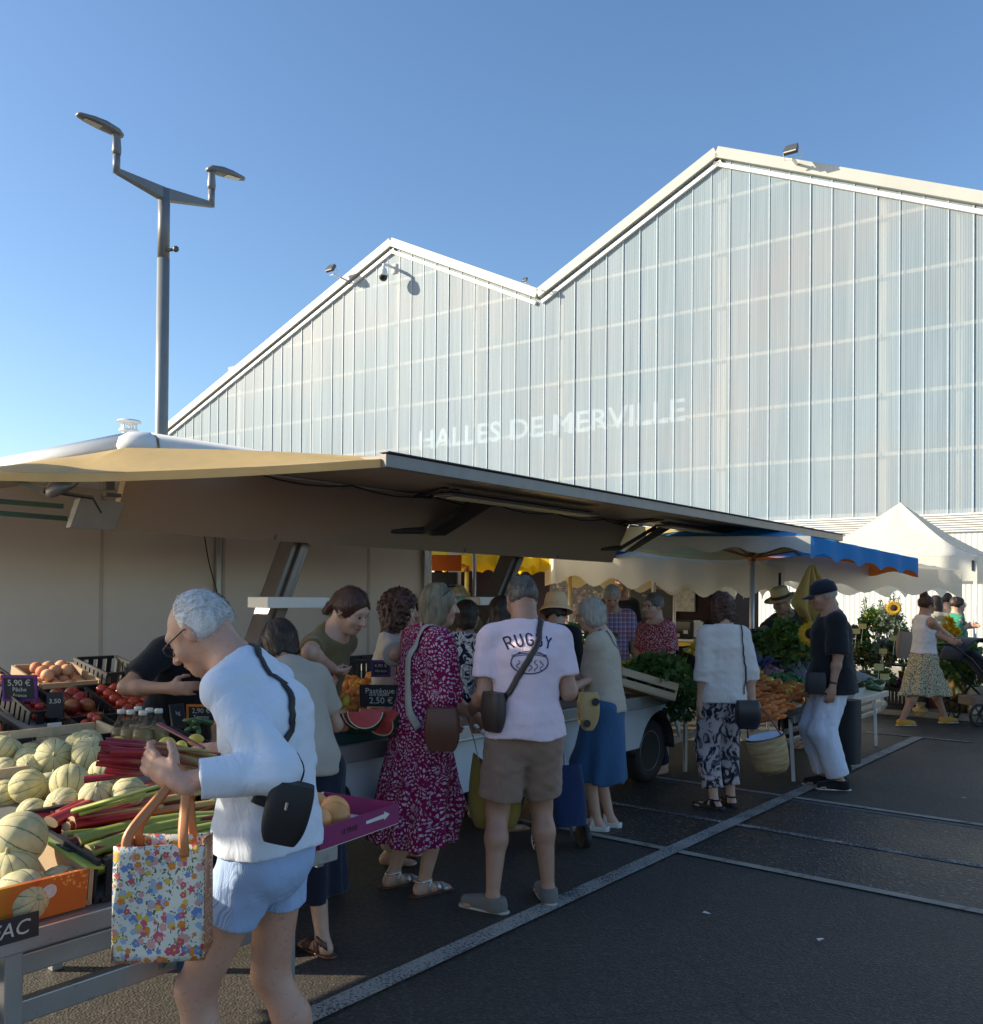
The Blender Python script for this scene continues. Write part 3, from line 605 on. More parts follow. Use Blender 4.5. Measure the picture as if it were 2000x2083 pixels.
# ---------------------------------------------------------------- the market hall
HO = np.array([-4., 22., 0]); HA = R(3.6); HR = np.array([math.cos(HA), math.sin(HA), 0]); HN = np.array([-math.sin(HA), math.cos(HA), 0])
def fac(x, y):
    r = c2w(ray(x, y)); t = ((HO - EY) @ HN)/(r @ HN); p = EY + r*t; return (p-HO) @ HR, p[2]
hall = thing('market_hall', 'large sawtooth market hall clad in translucent ribbed polycarbonate panels', 'building', HO, HA)
eL, r2, va, r1, rR = fac(345, 862), fac(800, 486), fac(1098, 590), fac(1461, 302), fac(2000, 394)
sl_ = (r2[1]-eL[1])/(r2[0]-eL[0]); eL0 = (eL[0]-9, eL[1]-9*sl_); slr = (rR[1]-r1[1])/(rR[0]-r1[0]); end = r1[0]+13.5; eR0 = (end, r1[1]+13.5*slr)
LINE = [eL0, r2, va, r1, eR0]
def roofz(u):
    for a, b in zip(LINE, LINE[1:]):
        if a[0] <= u <= b[0]: return a[1] + (b[1]-a[1])*(u-a[0])/(b[0]-a[0])
    return LINE[0][1]
z0 = fac(1800, 1050)[1]; zl = z0 - .42
def poly_mat():
    b = NB('polycarbonate'); v = b.co()
    wv = b.n('TexWave', wave_type='BANDS', bands_direction='X'); wv.inputs['Scale'].default_value = 6.2; wv.inputs['Distortion'].default_value = .15; b.l(v, wv.inputs[0])
    st = b.noise(b.co('Object', (1, 1, .06)), 3.2, 4, .6); st2 = b.noise(b.co('Object', (1, 1, .02)), 14, 3, .6); sp = b.n('SeparateXYZ'); b.l(v, sp.inputs[0])
    # one tone per panel
    pn = b.n('TexWhiteNoise', noise_dimensions='1D'); b.l(b.math('FLOOR', b.math('DIVIDE', sp.outputs[0], .5)), pn.inputs['W'])
    c = b.ramp(st.outputs[0], [(.3, (.34, .46, .56)), (.7, (.47, .60, .70))]); c = b.mix(.22, c, b.ramp(wv.outputs[0], [(.2, (.20, .28, .35)), (.7, (.42, .53, .61))])); c = b.mix(.25, c, b.ramp(st2.outputs[0], [(.35, (.20, .29, .36)), (.65, (.50, .58, .64))]))
    wm = b.noise(b.co('Object', (.16, 1, .22)), 1.0, 3); c = b.mix(b.ramp(wm.outputs[0], [(.45, (0, 0, 0)), (.68, (.45, .45, .45))]), c, (.56, .50, .48))  # broad warm blotches painted into the colour as reflection of the interior
    c = b.mix(.12, c, b.ramp(pn.outputs[0], [(0, (.2, .28, .34)), (1, (.5, .58, .63))]))
    scr = b.noise(b.co('Object', (1, 1, .3)), 3.3, 5, .9, 1.5); c = b.mix(b.ramp(scr.outputs[0], [(.735, (0, 0, 0)), (.76, (.6, .6, .6))]), c, (.9, .9, .88))
    b.col(c); p = b.b.inputs; p['Roughness'].default_value = .5; p['Specular IOR Level'].default_value = .35; b.bump(b.math('ADD', wv.outputs[0], b.math('MULTIPLY', st.outputs[0], 2)), .12, .02)
    tr = b.n('BsdfTransparent'); tr.inputs[0].default_value = (.86, .93, .96, 1); mx = b.n('MixShader'); mx.inputs[0].default_value = .38
    b.l(b.b.outputs[0], mx.inputs[1]); b.l(tr.outputs[0], mx.inputs[2]); b.l(mx.outputs[0], b.out.inputs[0]); return b.m
pm = MB(); u = eL0[0]; us = sorted(set([round(eL0[0] + .5*i, 4) for i in range(int((end-eL0[0])/.5)+1)]))
for i, a in enumerate(us[:-1]):
    c = us[i+1]; j = random.uniform(-.007, .007); k = random.uniform(-.007, .007); seg = [a] + [q[0] for q in LINE if a < q[0] < c] + [c]
    top_ = [(q, 0 + j + (k-j)*(q-a)/(c-a), roofz(q)-.1) for q in seg]; pm.add([(a+.006, j, z0), (c-.006, k, z0)] + top_[::-1], [tuple(range(2+len(top_)))])
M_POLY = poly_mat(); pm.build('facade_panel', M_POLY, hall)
sm = MB()
for a in us: sm.box((a, -.010, (z0+roofz(a)-.12)/2), (.018, .02, roofz(a)-.12-z0))
sm.build('panel_joint', mat('joint_aluminium', (.50, .60, .66), .5, 0, bump=0), hall)
M_CREAM = mat('cream_metal', (.47, .48, .44), .45, var=.05, vs=1.5, bump=.05, dirt=((.45, .45, .41), 1.3, .66)); M_WHT = mat('white_metal', (.78, .78, .76), .4, var=.03, bump=.03)
for (a, b_) in zip(LINE, LINE[1:]):
    m = MB(); m.beam((a[0], .35, a[1]-.13), (b_[0], .35, b_[1]-.13), 1.0, .27); m.build('roof_trim', M_CREAM, hall, bevel=.01)
    m = MB(); n = np.array([a[1]-b_[1], 0, b_[0]-a[0]]); n = n/np.linalg.norm(n); m.beam(np.array([a[0], -.03, a[1]-.16]) - n*.24, np.array([b_[0], -.03, b_[1]-.16]) - n*.24, .1, .10); m.build('trim_flashing', M_WHT, hall)
    m = MB(); m.beam((a[0], 15.8, a[1]-.10), (b_[0], 15.8, b_[1]-.10), 30, .16); m.build('roof', mat('roof_sheet', (.4, .42, .43), .5, vs=1), hall)
M_BEAM = mat('timber_beam', (.72, .54, .38), .6, vs=1, var=.1, bump=0)
for px, py in ((1463, 900), (1795, 900), (800, 900), (628, 850), (1135, 900), (1950, 900), (480, 860), (960, 900)):
    uu = fac(px, py)[0]; wdt = .16 if px in (1463, 800, 1795) else .09; m = MB(); m.box((uu, .24, (z0-3.2+roofz(uu)-.3)/2), (wdt*1.5, .2, roofz(uu)-.3-z0+3.2)); m.build('column', M_BEAM, hall)
for k in range(8):
    zz = z0 + .06 + 1.375*k; a = next((q for q in np.arange(eL0[0], end, .25) if roofz(q) > zz+.35), None)
    segs, cur = [], None
    for q in np.arange(eL0[0]+.1, end-.1, .1):
        ok = roofz(q) > zz + .25
        if ok and cur is None: cur = q
        if (not ok) and cur is not None: segs.append((cur, q)); cur = None
    if cur is not None: segs.append((cur, end-.1))
    m = MB()
    for a, b_ in segs: m.box(((a+b_)/2, .085, zz), (b_-a, .06, .085))
    if segs: m.build('facade_rail', M_BEAM, hall)
# letters standing behind the sheet
tl, tr_ = fac(850, 915), fac(1391, 860); tt = fac(1391, 812); hgt = tt[1]-tr_[1]
tx = text('sign_letters', 'HALLES DE MERVILLE', hgt*1.36, mat('letter_white', (.74, .76, .77), .5, bump=0), hall, thick=.03, bold=.012)
dx = tx.dimensions.x; tx.matrix_local = frame(((tl[0]+tr_[0])/2, .05, (tl[1]+tr_[1])/2 + hgt/2 - .02), (1, 0, 0), (0, 0, 1)) @ Matrix.Diagonal(((tr_[0]-tl[0])/dx, 1, 1, 1))
m = MB()
nL = 8
for k in range(nL): m.box(((eL0[0]+end)/2, -.02, zl + .03 + k*(z0-zl)/nL), (end-eL0[0], .07, .022), rot=np.array(Matrix.Rotation(R(28), 3, 'X')))
m.build('louvre', M_WHT, hall)
m = MB(); m.box(((eL0[0]+end)/2, .12, (z0+zl)/2), (end-eL0[0], .1, z0-zl)); m.build('louvre_backing', mat('louvre_dark', (.05, .055, .06), .7, bump=0), hall)
m = MB(); NW = int((end-eL0[0])/.11)
vs = []; 
for i in range(NW*4+1): uu = eL0[0] + i*.0275; dd = [0, .005, .005, 0][i % 4]*-1; vs += [(uu, dd, 0), (uu, dd, zl)]
m.add(vs, [(2*i, 2*i+2, 2*i+3, 2*i+1) for i in range(NW*4)]); m.build('wall', mat('white_cladding', (.56, .58, .56), .5, var=.06, vs=.7, bump=.03), hall)
m = MB(); m.box((r1[0]+3, 5, 3.6), (26, 3, 7.2)); m.build('inner_block', mat('inner_dark', (.05, .06, .07), .8, vs=.5, var=.3, bump=0), hall)  # dark block added inside so the lower facade looks darker
m = MB(); m.box(((eL0[0]+end)/2, 10.2, 5), (end-eL0[0], .3, 18)); m.build('back_wall', mat('hall_inside', (.34, .40, .45), .8, vs=.4, var=.3, bump=0), hall)
for s in (eL0[0], end): m = MB(); m.prism([(s, .05, 0), (s, 30, 0), (s, 30, roofz(min(s, end-.01))-.2), (s, .05, roofz(min(s, end-.01))-.2)], (.2*(1 if s < -10 else -1), 0, 0)); m.build('side_wall', M_CREAM, hall)
# fittings on the hall
M_GM = mat('grey_fitting', (.10, .105, .11), .45, .3, bump=0); M_LENS = mat('lamp_glass', (.55, .55, .5), .15, bump=0)
def flood(px, py, label, k=1.):
    u_, z_ = fac(px, py); p = HO + HR*u_ + HN*-.55 + np.array([0, 0, z_]); t = thing('floodlight', label, 'floodlight', p, HA, 'floodlights on the hall roof edge'); t.scale = (k, k, k)
    MB().box((0, -.05, .10), (.34, .13, .26), rot=np.array(Matrix.Rotation(R(-38), 3, 'X')), taper=.85).build('housing', M_GM, t, bevel=.01)
    MB().box((0, -.128, .06), (.29, .012, .21), rot=np.array(Matrix.Rotation(R(-38), 3, 'X'))).build('lens', M_LENS, t)
    m = MB(); m.tube([(-.2, 0, .08), (-.2, .1, -.06), (.2, .1, -.06), (.2, 0, .08)], .014, 6); m.box((0, .25, -.08), (.06, .4, .04)); m.build('bracket', M_WHT, t)
flood(1625, 332, 'black floodlight on the tall right gable of the market hall'); flood(699, 562, 'black floodlight on the left slope of the smaller gable'); flood(1090, 583, 'small floodlight in the valley between the two gables', .45)
u_, z_ = fac(803, 572); dc = thing('dome_camera', 'white security camera with black dome under the left gable peak', 'security camera', HO + HR*u_ + HN*-.55 + np.array([0, 0, z_]), HA)
MB().lathe([(.001, .26), (.10, .25), (.13, .16), (.15, .06), (.15, .0)], n=20).build('housing', M_WHT, dc, True); MB().ball((0, 0, -.01), (.14, .14, .15), 18, 10).build('dome', mat('black_dome', (.01, .01, .012), .1, bump=0), dc, True)
m = MB(); m.tube([(0, 0, .24), (0, .02, .38), (0, .2, .42), (0, .54, .42)], .05, 10); m.box((0, .53, .4), (.2, .04, .3)); m.build('bracket', M_WHT, dc, True)
# ---------------------------------------------------------------- street lamp
M_POLE = mat('pole_grey', (.20, .215, .22), .5, .2, vs=3, bump=.1, dirt=((.28, .30, .22), 7, .64)); M_LAMP = mat('lamp_grey', (.17, .18, .19), .45, .2, vs=3, bump=.05)
pb = at(331, 880, 14.6); pb[2] = 0; ptop = at(336, 402, 14.6)[2]
lp = thing('street_lamp', 'tall grey double armed street lamp with two flat lamp heads', 'street lamp', pb)
MB().lathe([(.105, 0), (.10, ptop*.5), (.095, ptop-1.1)], n=20).build('pole', M_POLE, lp, True); MB().lathe([(.092, ptop-1.1), (.090, ptop)], n=20).build('pole_collar', M_LAMP, lp, True)
aL = atz(237, 345, ptop+.05); aR = atz(430, 414, ptop+.05); q_ = np.cross(c2w(ray(334, 402)), [0, 0, 1.]); t_ = -((aR-EY) @ q_)/((aL-aR) @ q_); pb = aR + (aL-aR)*t_; pb[2] = 0; lp.location = [float(v) for v in pb]; dA = (aL-aR); LA = np.linalg.norm(dA); dA /= LA; cL = (aL-pb) @ dA; cR = (aR-pb) @ dA
for s, ln, lab in ((1, cL, None), (-1, -cR, None)):
    d = dA*s; q = np.cross(d, [0, 0, 1.]); e = d*ln; zt = ptop
    m = MB(); m.add([tuple(q*k*.075 + d*-.02*0 + np.array([0, 0, zt+z])) for k, z in ((-1, -.17), (1, -.17), (1, .02), (-1, .02))] + [tuple(q*k*.045 + e + np.array([0, 0, zt+.02+z])) for k, z in ((-1, -.03), (1, -.03), (1, .05), (-1, .05))], [(0, 1, 2, 3), (7, 6, 5, 4), (0, 4, 5, 1), (1, 5, 6, 2), (2, 6, 7, 3), (3, 7, 4, 0)]); m.build('arm', M_LAMP, lp, bevel=.008)
    hz = zt + .60; st_ = e + np.array([0, 0, zt]); m = MB(); m.tube([st_, st_ + (0, 0, .28)], .055, 12); m.tube([st_ + (0, 0, .28), st_ + (0, 0, .34), st_ + (0, 0, .56), st_ + d*.05 + (0, 0, .60)], [.06, .07, .055, .05], 12); m.build('arm_post', M_LAMP, lp, True)
    m = MB(); tilt = .10
    secs = [(q*.72, w_*.8, h_*.7) for q, w_, h_ in [(-.12, .07, .05), (-.02, .13, .12), (.25, .155, .15), (.5, .15, .12), (.78, .10, .06), (.84, .06, .03)]]
    vs = []; fs = []
    for (f, w_, h_) in secs:
        c = e + d*f + np.array([0, 0, hz + f*tilt])
        for k in range(12):
            a = math.pi*2*k/12; zz = math.sin(a); zz = zz*h_ if zz > 0 else zz*.025; vs.append(c + q*w_*math.cos(a) + np.array([0, 0, zz]))
    for i in range(len(secs)-1): fs += [(i*12+k, i*12+(k+1) % 12, (i+1)*12+(k+1) % 12, (i+1)*12+k) for k in range(12)]
    fs += [tuple(range(11, -1, -1)), tuple(60+k for k in range(12))]; m.add(vs, fs); hdo = m.build('lamp_head', M_LAMP, lp, True)
    m = MB(); c = e + d*.37 + np.array([0, 0, hz + .37*tilt - .022]); m.add([c + d*x + q*y + np.array([0, 0, x*tilt-.008]) for x, y in ((-.12, -.08), (.14, -.06), (.14, .06), (-.12, .08))], [(0, 1, 2, 3)]); m.build('lamp_glass', M_LENS, hdo)
m = MB(); m.tube([(.09*BX[0], 0, ptop-.98), (.20, .05, ptop-.98)], .025, 8); m.ball((.25, .06, ptop-.98), .05, 10, 6); m.build('light_sensor', M_GM, lp, True)
# ---------------------------------------------------------------- the fruit trailer
tv = thing('market_trailer', 'long white market trailer opened as a stall with raised roof flap and fruit counter', 'trailer', (0, 0, 0))
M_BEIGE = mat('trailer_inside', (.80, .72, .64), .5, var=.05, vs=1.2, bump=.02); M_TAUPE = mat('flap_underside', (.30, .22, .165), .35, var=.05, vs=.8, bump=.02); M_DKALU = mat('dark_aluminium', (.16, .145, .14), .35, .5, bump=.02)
M_ALU = mat('aluminium', (.42, .42, .41), .38, .7, vs=6, bs=120, bump=.08, dirt=((.22, .215, .2), 12, .6)); M_BODY = mat('trailer_white', (.60, .62, .64), .3, var=.04, bump=.02, dirt=((.42, .42, .4), 4, .68)); M_BLK = mat('black_plastic', (.018, .018, .02), .45, bump=.05)
M_CANV = mat('yellow_canvas', (.80, .58, .26), .7, var=.06, vs=4, bump=.25, bs=9, bd=.02, trans=.45); M_ROOF = mat('roof_white', (.70, .71, .70), .5, var=.03, bump=.02)
S0, S1 = 2.82, 8.55
m = MB(); m.box((-6.1, (S0+S1)/2, 2.47), (2.35, S1-S0, .05)); m.build('roof', M_BEIGE, tv)
# rounded white edge of the roof: one run along the counter side, one round the near end
prof = [(0, 2.43), (.05, 2.44), (.075, 2.48), (.07, 2.53), (.03, 2.565), (-.06, 2.58), (-.25, 2.585)]
prof = [(.0, 2.425), (.035, 2.445), (.05, 2.48), (.035, 2.53), (-.02, 2.565), (-.095, 2.578)]
n_ = len(prof)
def edge_run(nm_, path):
    vs = [(p[0] + n[0]*o, p[1] + n[1]*o, z) for p, n in path for o, z in prof]; mb = MB(); mb.add(vs, [(k*n_+i, (k+1)*n_+i, (k+1)*n_+i+1, k*n_+i+1) for k in range(len(path)-1) for i in range(n_-1)]); mb.build(nm_, M_ROOF, tv, True, solid=.008)
rc_ = .11; edge_run('roof_edge', [((-8.6, S0), (0, -1)), ((-4.9-rc_-.02, S0), (0, -1))]); edge_run('roof_edge', [((-4.9, S0+rc_+.02), (1, 0)), ((-4.9, S1), (1, 0))])
edge_run('roof_corner', [((-4.9-rc_ + rc_*math.sin(a), S0+rc_ - rc_*math.cos(a)), (math.sin(a)*1.02, -math.cos(a)*1.02)) for a in np.linspace(0, math.pi/2, 9)])
m = MB(); m.box((-6.8, (S0+S1)/2, 2.53), (3.6, S1-S0-.1, .09)); m.build('roof_top', M_ROOF, tv)
# raised flap and its front beam
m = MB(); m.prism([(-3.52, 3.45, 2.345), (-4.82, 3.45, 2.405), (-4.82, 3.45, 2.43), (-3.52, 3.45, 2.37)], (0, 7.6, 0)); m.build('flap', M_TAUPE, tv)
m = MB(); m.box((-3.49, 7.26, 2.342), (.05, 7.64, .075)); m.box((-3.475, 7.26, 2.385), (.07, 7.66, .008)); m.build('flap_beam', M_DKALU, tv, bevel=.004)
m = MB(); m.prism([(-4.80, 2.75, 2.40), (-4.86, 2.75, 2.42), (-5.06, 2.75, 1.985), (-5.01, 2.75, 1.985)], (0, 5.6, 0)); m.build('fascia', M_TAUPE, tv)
m = MB(); m.prism([(-4.90, 2.50, 2.14), (-4.96, 2.50, 2.14), (-5.06, 2.50, 1.985), (-5.01, 2.50, 1.985)], (0, .26, 0)); m.build('fascia_end', mat('fascia_grey', (.26, .26, .25), .5, bump=.02), tv)
m = MB(); m.beam((-4.79, 3.4, 2.392), (-4.79, 9.0, 2.392), .02, .012); m.build('hinge', mat('bright_aluminium', (.6, .6, .6), .3, .8, bump=0), tv)
# hydraulic struts
for s in (4.95, 8.0):
    m = MB()
    for o in (0, .12): m.beam((-4.99, s+o-.12, 2.08), (-4.86, s+o+.12, 2.36), .012, .05, (1, 0, 0)); m.beam((-4.78, s+o+.12, 2.375), (-4.2, s+o-.2, 2.372), .05, .012)
    m.tube([(-4.97, s+.02, 2.12), (-4.93, s+.38, 2.14)], .03, 10); m.beam((-4.93, s+.34, 2.12), (-4.60, s+.55, 2.36), .02, .04); m.prism([(-4.92, s+.44, 2.10), (-4.92, s+.62, 2.11), (-4.55, s+.80, 2.36), (-4.55, s+.52, 2.36)], (.02, 0, .01)); m.build('strut', M_BLK, tv)
for s in (4.6, 7.75):
    m = MB(); m.box((-4.1, s+.95, 2.305), (.16, 1.9, .02)); m.box((-4.1, s+.95, 2.335), (.10, 1.8, .016)); o = m.build('tube_light', M_DKALU, tv, bevel=.003)
    m = MB(); m.box((-4.1, s+.95, 2.291), (.10, 1.7, .008)); m.build('light_tube', mat('tube_cream', (.78, .72, .45), .4, bump=0), o)
# canvas filling both corners of the flap
def canvas(edge, back, name, nu=30, nv=10, sag=.04, hem=.05):
    E_ = spl(edge, 6); B_ = spl(back, 6); n = len(E_)
    def at_(L, t): x = t*(len(L)-1); i = min(int(x), len(L)-2); return L[i]*(1-(x-i)) + L[i+1]*(x-i)
    m = MB(); m.grid(lambda u, v: at_(B_, u)*(1-v) + at_(E_, u)*v - np.array([0, 0, sag*math.sin(math.pi*v) + .008*math.sin(u*23+v*5)*math.sin(math.pi*v)]), nu*2, nv)
    m.grid(lambda u, v: at_(E_, u) - np.array([0, 0, hem*v + .001]) + np.array([0, 0, 0]), nu*2, 2); return m.build(name, M_CANV, tv, True)
canvas([(-3.50, 3.43, 2.35), (-3.95, 2.86, 2.275), (-4.5, 2.36, 2.235), (-5.0, 2.10, 2.25), (-5.6, 1.86, 2.29), (-6.4, 1.6, 2.36)], [(-3.56, 3.52, 2.375), (-4.3, 3.2, 2.44), (-4.86, 2.80, 2.455), (-5.0, 2.76, 2.455), (-5.8, 2.76, 2.455), (-6.6, 2.76, 2.45)], 'corner_canvas', sag=.01, hem=.045)
canvas([(-3.50, 11.05, 2.33), (-4.0, 10.75, 2.19), (-4.5, 10.25, 2.10), (-4.95, 9.6, 2.12), (-5.1, 8.5, 2.20)], [(-3.52, 10.9, 2.34), (-3.9, 10.6, 2.385), (-4.5, 9.9, 2.38), (-4.8, 9.2, 2.385), (-4.85, 8.45, 2.39)], 'corner_canvas', sag=.03, hem=.03)
# end flap with its round lamp
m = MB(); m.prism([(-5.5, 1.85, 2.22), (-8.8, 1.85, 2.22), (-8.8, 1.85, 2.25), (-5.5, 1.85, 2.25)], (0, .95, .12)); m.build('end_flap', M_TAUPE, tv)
pL = atX(126, 990, -4.75); m = MB(); rl = np.array(Matrix.Rotation(R(35), 3, 'X')); m.lathe([(.001, -.02), (.085, -.02), (.095, 0), (.08, .03), (.02, .05)], pL, 20, rl); lo_ = m.build('round_lamp', M_DKALU, tv, True)
m = MB(); m.lathe([(.001, -.024), (.07, -.024)], pL, 20, rl, False); m.build('lamp_glass', mat('warm_glass', (.75, .62, .3), .3, bump=0), lo_)
m = MB(); a = atX(92, 998, -4.78); b_ = atX(188, 1012, -4.78); m.tube([a, b_], .012, 8); m.beam(atX(20, 972, -5.0), a, .02, .03); m.box(atX(228, 1007, -4.86), (.04, .09, .02)); m.box(atX(221, 985, -4.86), (.04, .05, .06)); m.beam(b_, atX(206, 1043, -4.86), .006, .01); m.build('flap_arm', M_BLK, tv)
for (x0, y0), (x1, y1) in (((0, 1020), (128, 1030)), ((0, 1044), (136, 1055))): m = MB(); m.beam(atX(x0-60, y0-5, -5.3), atX(x1, y1, -5.3), .02, .028); m.build('end_rail', mat('green_rail', (.03, .09, .085), .5, bump=0), tv)
# inner walls, posts
BW = -7.0
m = MB(); m.box((BW-.02, 5.2, 1.72), (.04, 4.8, 1.47)); m.build('back_wall', M_BEIGE, tv)
m = MB(); m.box((BW+.012, 5.2, .975), (.05, 4.8, .03)); m.build('wall_skirting', M_ALU, tv)
for px, w_ in ((443, .05), (866, .07)): s = atX(px, 1150, BW+.03)[1]; m = MB(); m.box((BW+.03, s, 1.6), (.04, w_, 2.0 if px < 800 else 3.1 - .2), None); m.build('wall_post', M_ALU, tv, bevel=.004)
s = atX(873, 1150, BW+.03)[1]; m = MB(); m.box((BW+.02, s+.03, 1.25), (.03, .02, 2.4)); m.build('wall_post', M_WHT, tv)
s = atX(965, 1150, -7.0)[1]; m = MB(); m.tube([(-7.0, s, .0), (-7.0, s, 2.4)], .025, 10); m.build('wall_post', M_ALU, tv, True)
for a, b_ in (((602, 1100), (520, 1330)), ((1045, 1125), (938, 1390))):
    p, q = atX(*a, -5.3), atX(*b_, -5.3); m = MB(); m.beam(p, q, .15, .17, (1, 0, 0)); m.beam(p + (.1, 0, 0), q + (.1, 0, 0), .05, .03, (1, 0, 0)); m.build('inner_post', M_DKALU, tv, bevel=.006)
for (x0, y0, x1, y1) in ((524, 1217, 650, 1234), (957, 1215, 1006, 1230)):
    a = atX(x0, (y0+y1)/2, -5.05); b_ = atX(x1, (y0+y1)/2, -5.05); m = MB(); m.box(((a+b_)/2), (.22, abs(b_[1]-a[1]), .075)); m.build('post_shelf', M_WHT if x0 < 600 else M_ALU, tv, bevel=.004)
for s in (3.75, 4.9, 5.55, 6.7): MB().box((BW+.004, s, 1.7), (.008, .03, 1.42)).build('panel_joint', mat('joint_beige', (.60, .53, .46), .5, bump=0), tv)
for s in (3.9, 5.9, 7.3): m = MB(); m.prism([(-4.842, s, 2.38), (-4.835, s, 2.38), (-5.005, s, 1.99), (-5.012, s, 1.99)], (0, .02, 0)); m.build('fascia_joint', M_DKALU, tv)
m = MB(); m.tube([(-4.70, 3.5 + 5.*k/24, 2.385 - .035*abs(math.sin(k*math.pi/4)) - .006) for k in range(25)], .006, 6); m.build('cable', M_BLK, tv, True)
m = MB(); m.tube(spl([(-6.9, 4.62, 2.2), (-6.93, 4.70, 1.9), (-6.9, 4.78, 1.55), (-6.93, 4.7, 1.35)], 6), .006, 6); m.build('cable', M_BLK, tv, True)
for k, s in enumerate((5.35, 6.2)): MB().box((-6.955, s, 1.55 - .08*k), (.03, .10, .14)).build('socket_box', M_DKALU, tv, bevel=.008)
# vent on the roof
pV = at(262, 884, 8.4); m = MB(); m.lathe([(.06, -.25), (.06, .02), (.085, .03), (.085, .05)], pV, 20); 
for k in range(5): a = k*1.257; m.box(pV + (.065*math.cos(a), .065*math.sin(a), .08), (.012, .012, .07))
m.lathe([(.001, .145), (.10, .13), (.115, .115), (.06, .10), (.001, .10)], pV, 24); m.build('roof_vent', M_ROOF, tv, sharp=30, smooth=True)
# counter and body
m = MB(); m.box((-4.35, 4.5, .775), (1.3, 5.05, .03)); m.build('counter', mat('counter_wood', (.34, .23, .15), .5, var=.2, vs=3, stretch=(4, .5, 4)), tv, bevel=.003)
m = MB(); m.box((-3.69, 4.55, .76), (.04, 5.1, .085)); m.box((-3.68, 4.55, .715), (.03, 5.1, .02)); m.build('counter_edge', M_ALU, tv, bevel=.006)
arch = []
def bodyside(ss, x):
    m = MB(); y0, y1, zb, zt = 2.0, 7.45, .36, .705; P = []
    def low(y):
        z = zb
        for c in (3.0, 7.08): 
            d = abs(y-c)
            if d < .36: z = max(z, .27 + math.sqrt(.37**2 - d*d))
        return min(z, zt-.03)
    ys = np.linspace(y0, y1, 110); vs = [(x, y, low(y)) for y in ys] + [(x, y, zt) for y in ys]; m.add(vs, [(i, i+1, 111-1+i+1, 110+i) for i in range(109)]); return m
bodyside(0, -3.76).build('body', M_BODY, tv, solid=.02)
m = MB(); m.box((-5.2, 4.7, .55), (2.4, 5.3, .2)); m.box((-5.2, 4.7, .40), (1.6, 5.2, .14)); m.build('chassis', M_BLK, tv)
def wheel(p, ax=0):
    t = thing('x', None, None, p); del_ = t; t.name = 'wheel'; t.parent = tv
    mm = np.array(Matrix.Rotation(R(90), 3, 'Y'))
    m = MB(); m.lathe([(.17, -.075), (.21, -.085), (.26, -.08), (.275, -.05), (.28, 0), (.275, .05), (.26, .08), (.21, .085), (.17, .075)], (0, 0, 0), 40, mm); m.build('tyre', mat('tyre_rubber', (.018, .018, .019), .75, bs=60, bump=.3), t, True)
    m = MB(); m.lathe([(.001, .03), (.035, .045), (.05, .03), (.09, .025), (.12, .05), (.15, .055), (.172, .08), (.176, .07), (.17, -.02)], (0, 0, 0), 40, mm, False)
    for k in range(5): a = k*1.2566; m.ball((.035, .062*math.cos(a), .062*math.sin(a)), .011, 6, 4)
    m.build('rim', mat('wheel_steel', (.22, .22, .23), .4, .6, bump=.05), t, True); return t
wheel((-3.93, 7.08, .28)); wheel((-3.93, 3.0, .28))
m = MB(); 
for k in range(13): a = math.pi*k/12; 
m.grid(lambda u, v: (-3.80 - .25*v, 7.08 - .35*math.cos(math.pi*u), .27 + .35*math.sin(math.pi*u)), 20, 1); m.build('mudguard', M_BLK, tv, True, solid=.01)
m = MB(); m.beam(atX(1340, 1515, -4.0), atX(1435, 1484, -4.0), .05, .06); m.box((-4.3, 7.7, .45), (.5, .35, .25)); m.tube([(-3.9, 8.2, 0), (-3.9, 8.2, .8)], .02, 8); m.tube([(-3.85, 7.75, 0), (-3.85, 7.75, .75)], .02, 8); m.build('drawbar', M_ALU, tv)
# ---------------------------------------------------------------- produce prototypes (hidden until copied)
M_WOOD = mat('crate_wood', (.55, .42, .26), .7, vs=6, var=.15, stretch=(1, 6, 6), bs=80, bump=.2); M_PALE = mat('pale_wood', (.62, .54, .40), .7, vs=6, var=.12, stretch=(1, 6, 6), bump=.15)
M_CARD = mat('cardboard', (.40, .29, .18), .8, vs=3, bump=.1); M_CARDW = mat('white_card', (.62, .60, .55), .7, bump=.05); M_SLATE = mat('slate', (.02, .022, .024), .6, bump=.1); M_CHALK = mat('chalk', (.52, .52, .48), .9, bump=0)
def zgrad(name, c0, c1, axis=0, lo=-.2, hi=.2, spots=None, rough=.4, coat=.0):
    """colour runs along one axis of the thing itself (rhubarb, peach blush)"""
    b = NB(name); tc = b.n('TexCoord'); sp = b.n('SeparateXYZ'); b.l(tc.outputs['Object'], sp.inputs[0]); nz = b.noise(tc.outputs['Object'], 12, 4); mr = b.n('MapRange'); b.l(b.math('ADD', sp.outputs[axis], b.math('MULTIPLY', b.math('SUBTRACT', nz.outputs[0], .5), (hi-lo)*.7)), mr.inputs[0])
    mr.inputs[1].default_value = lo; mr.inputs[2].default_value = hi; oi = b.n('ObjectInfo'); f = b.mix(mr.outputs[0], c0, c1); hs = b.n('HueSaturation'); b.l(f, hs.inputs['Color']); hs.inputs['Value'].default_value = 1
    b.l(b.math('ADD', .8, b.math('MULTIPLY', oi.outputs['Random'], .4)), hs.inputs['Value']); b.col(hs.outputs[0]); b.b.inputs['Roughness'].default_value = rough; b.b.inputs['Coat Weight'].default_value = coat; n3 = b.noise(tc.outputs['Object'], 60, 3); b.bump(n3.outputs[0], .15, .003); return b.m
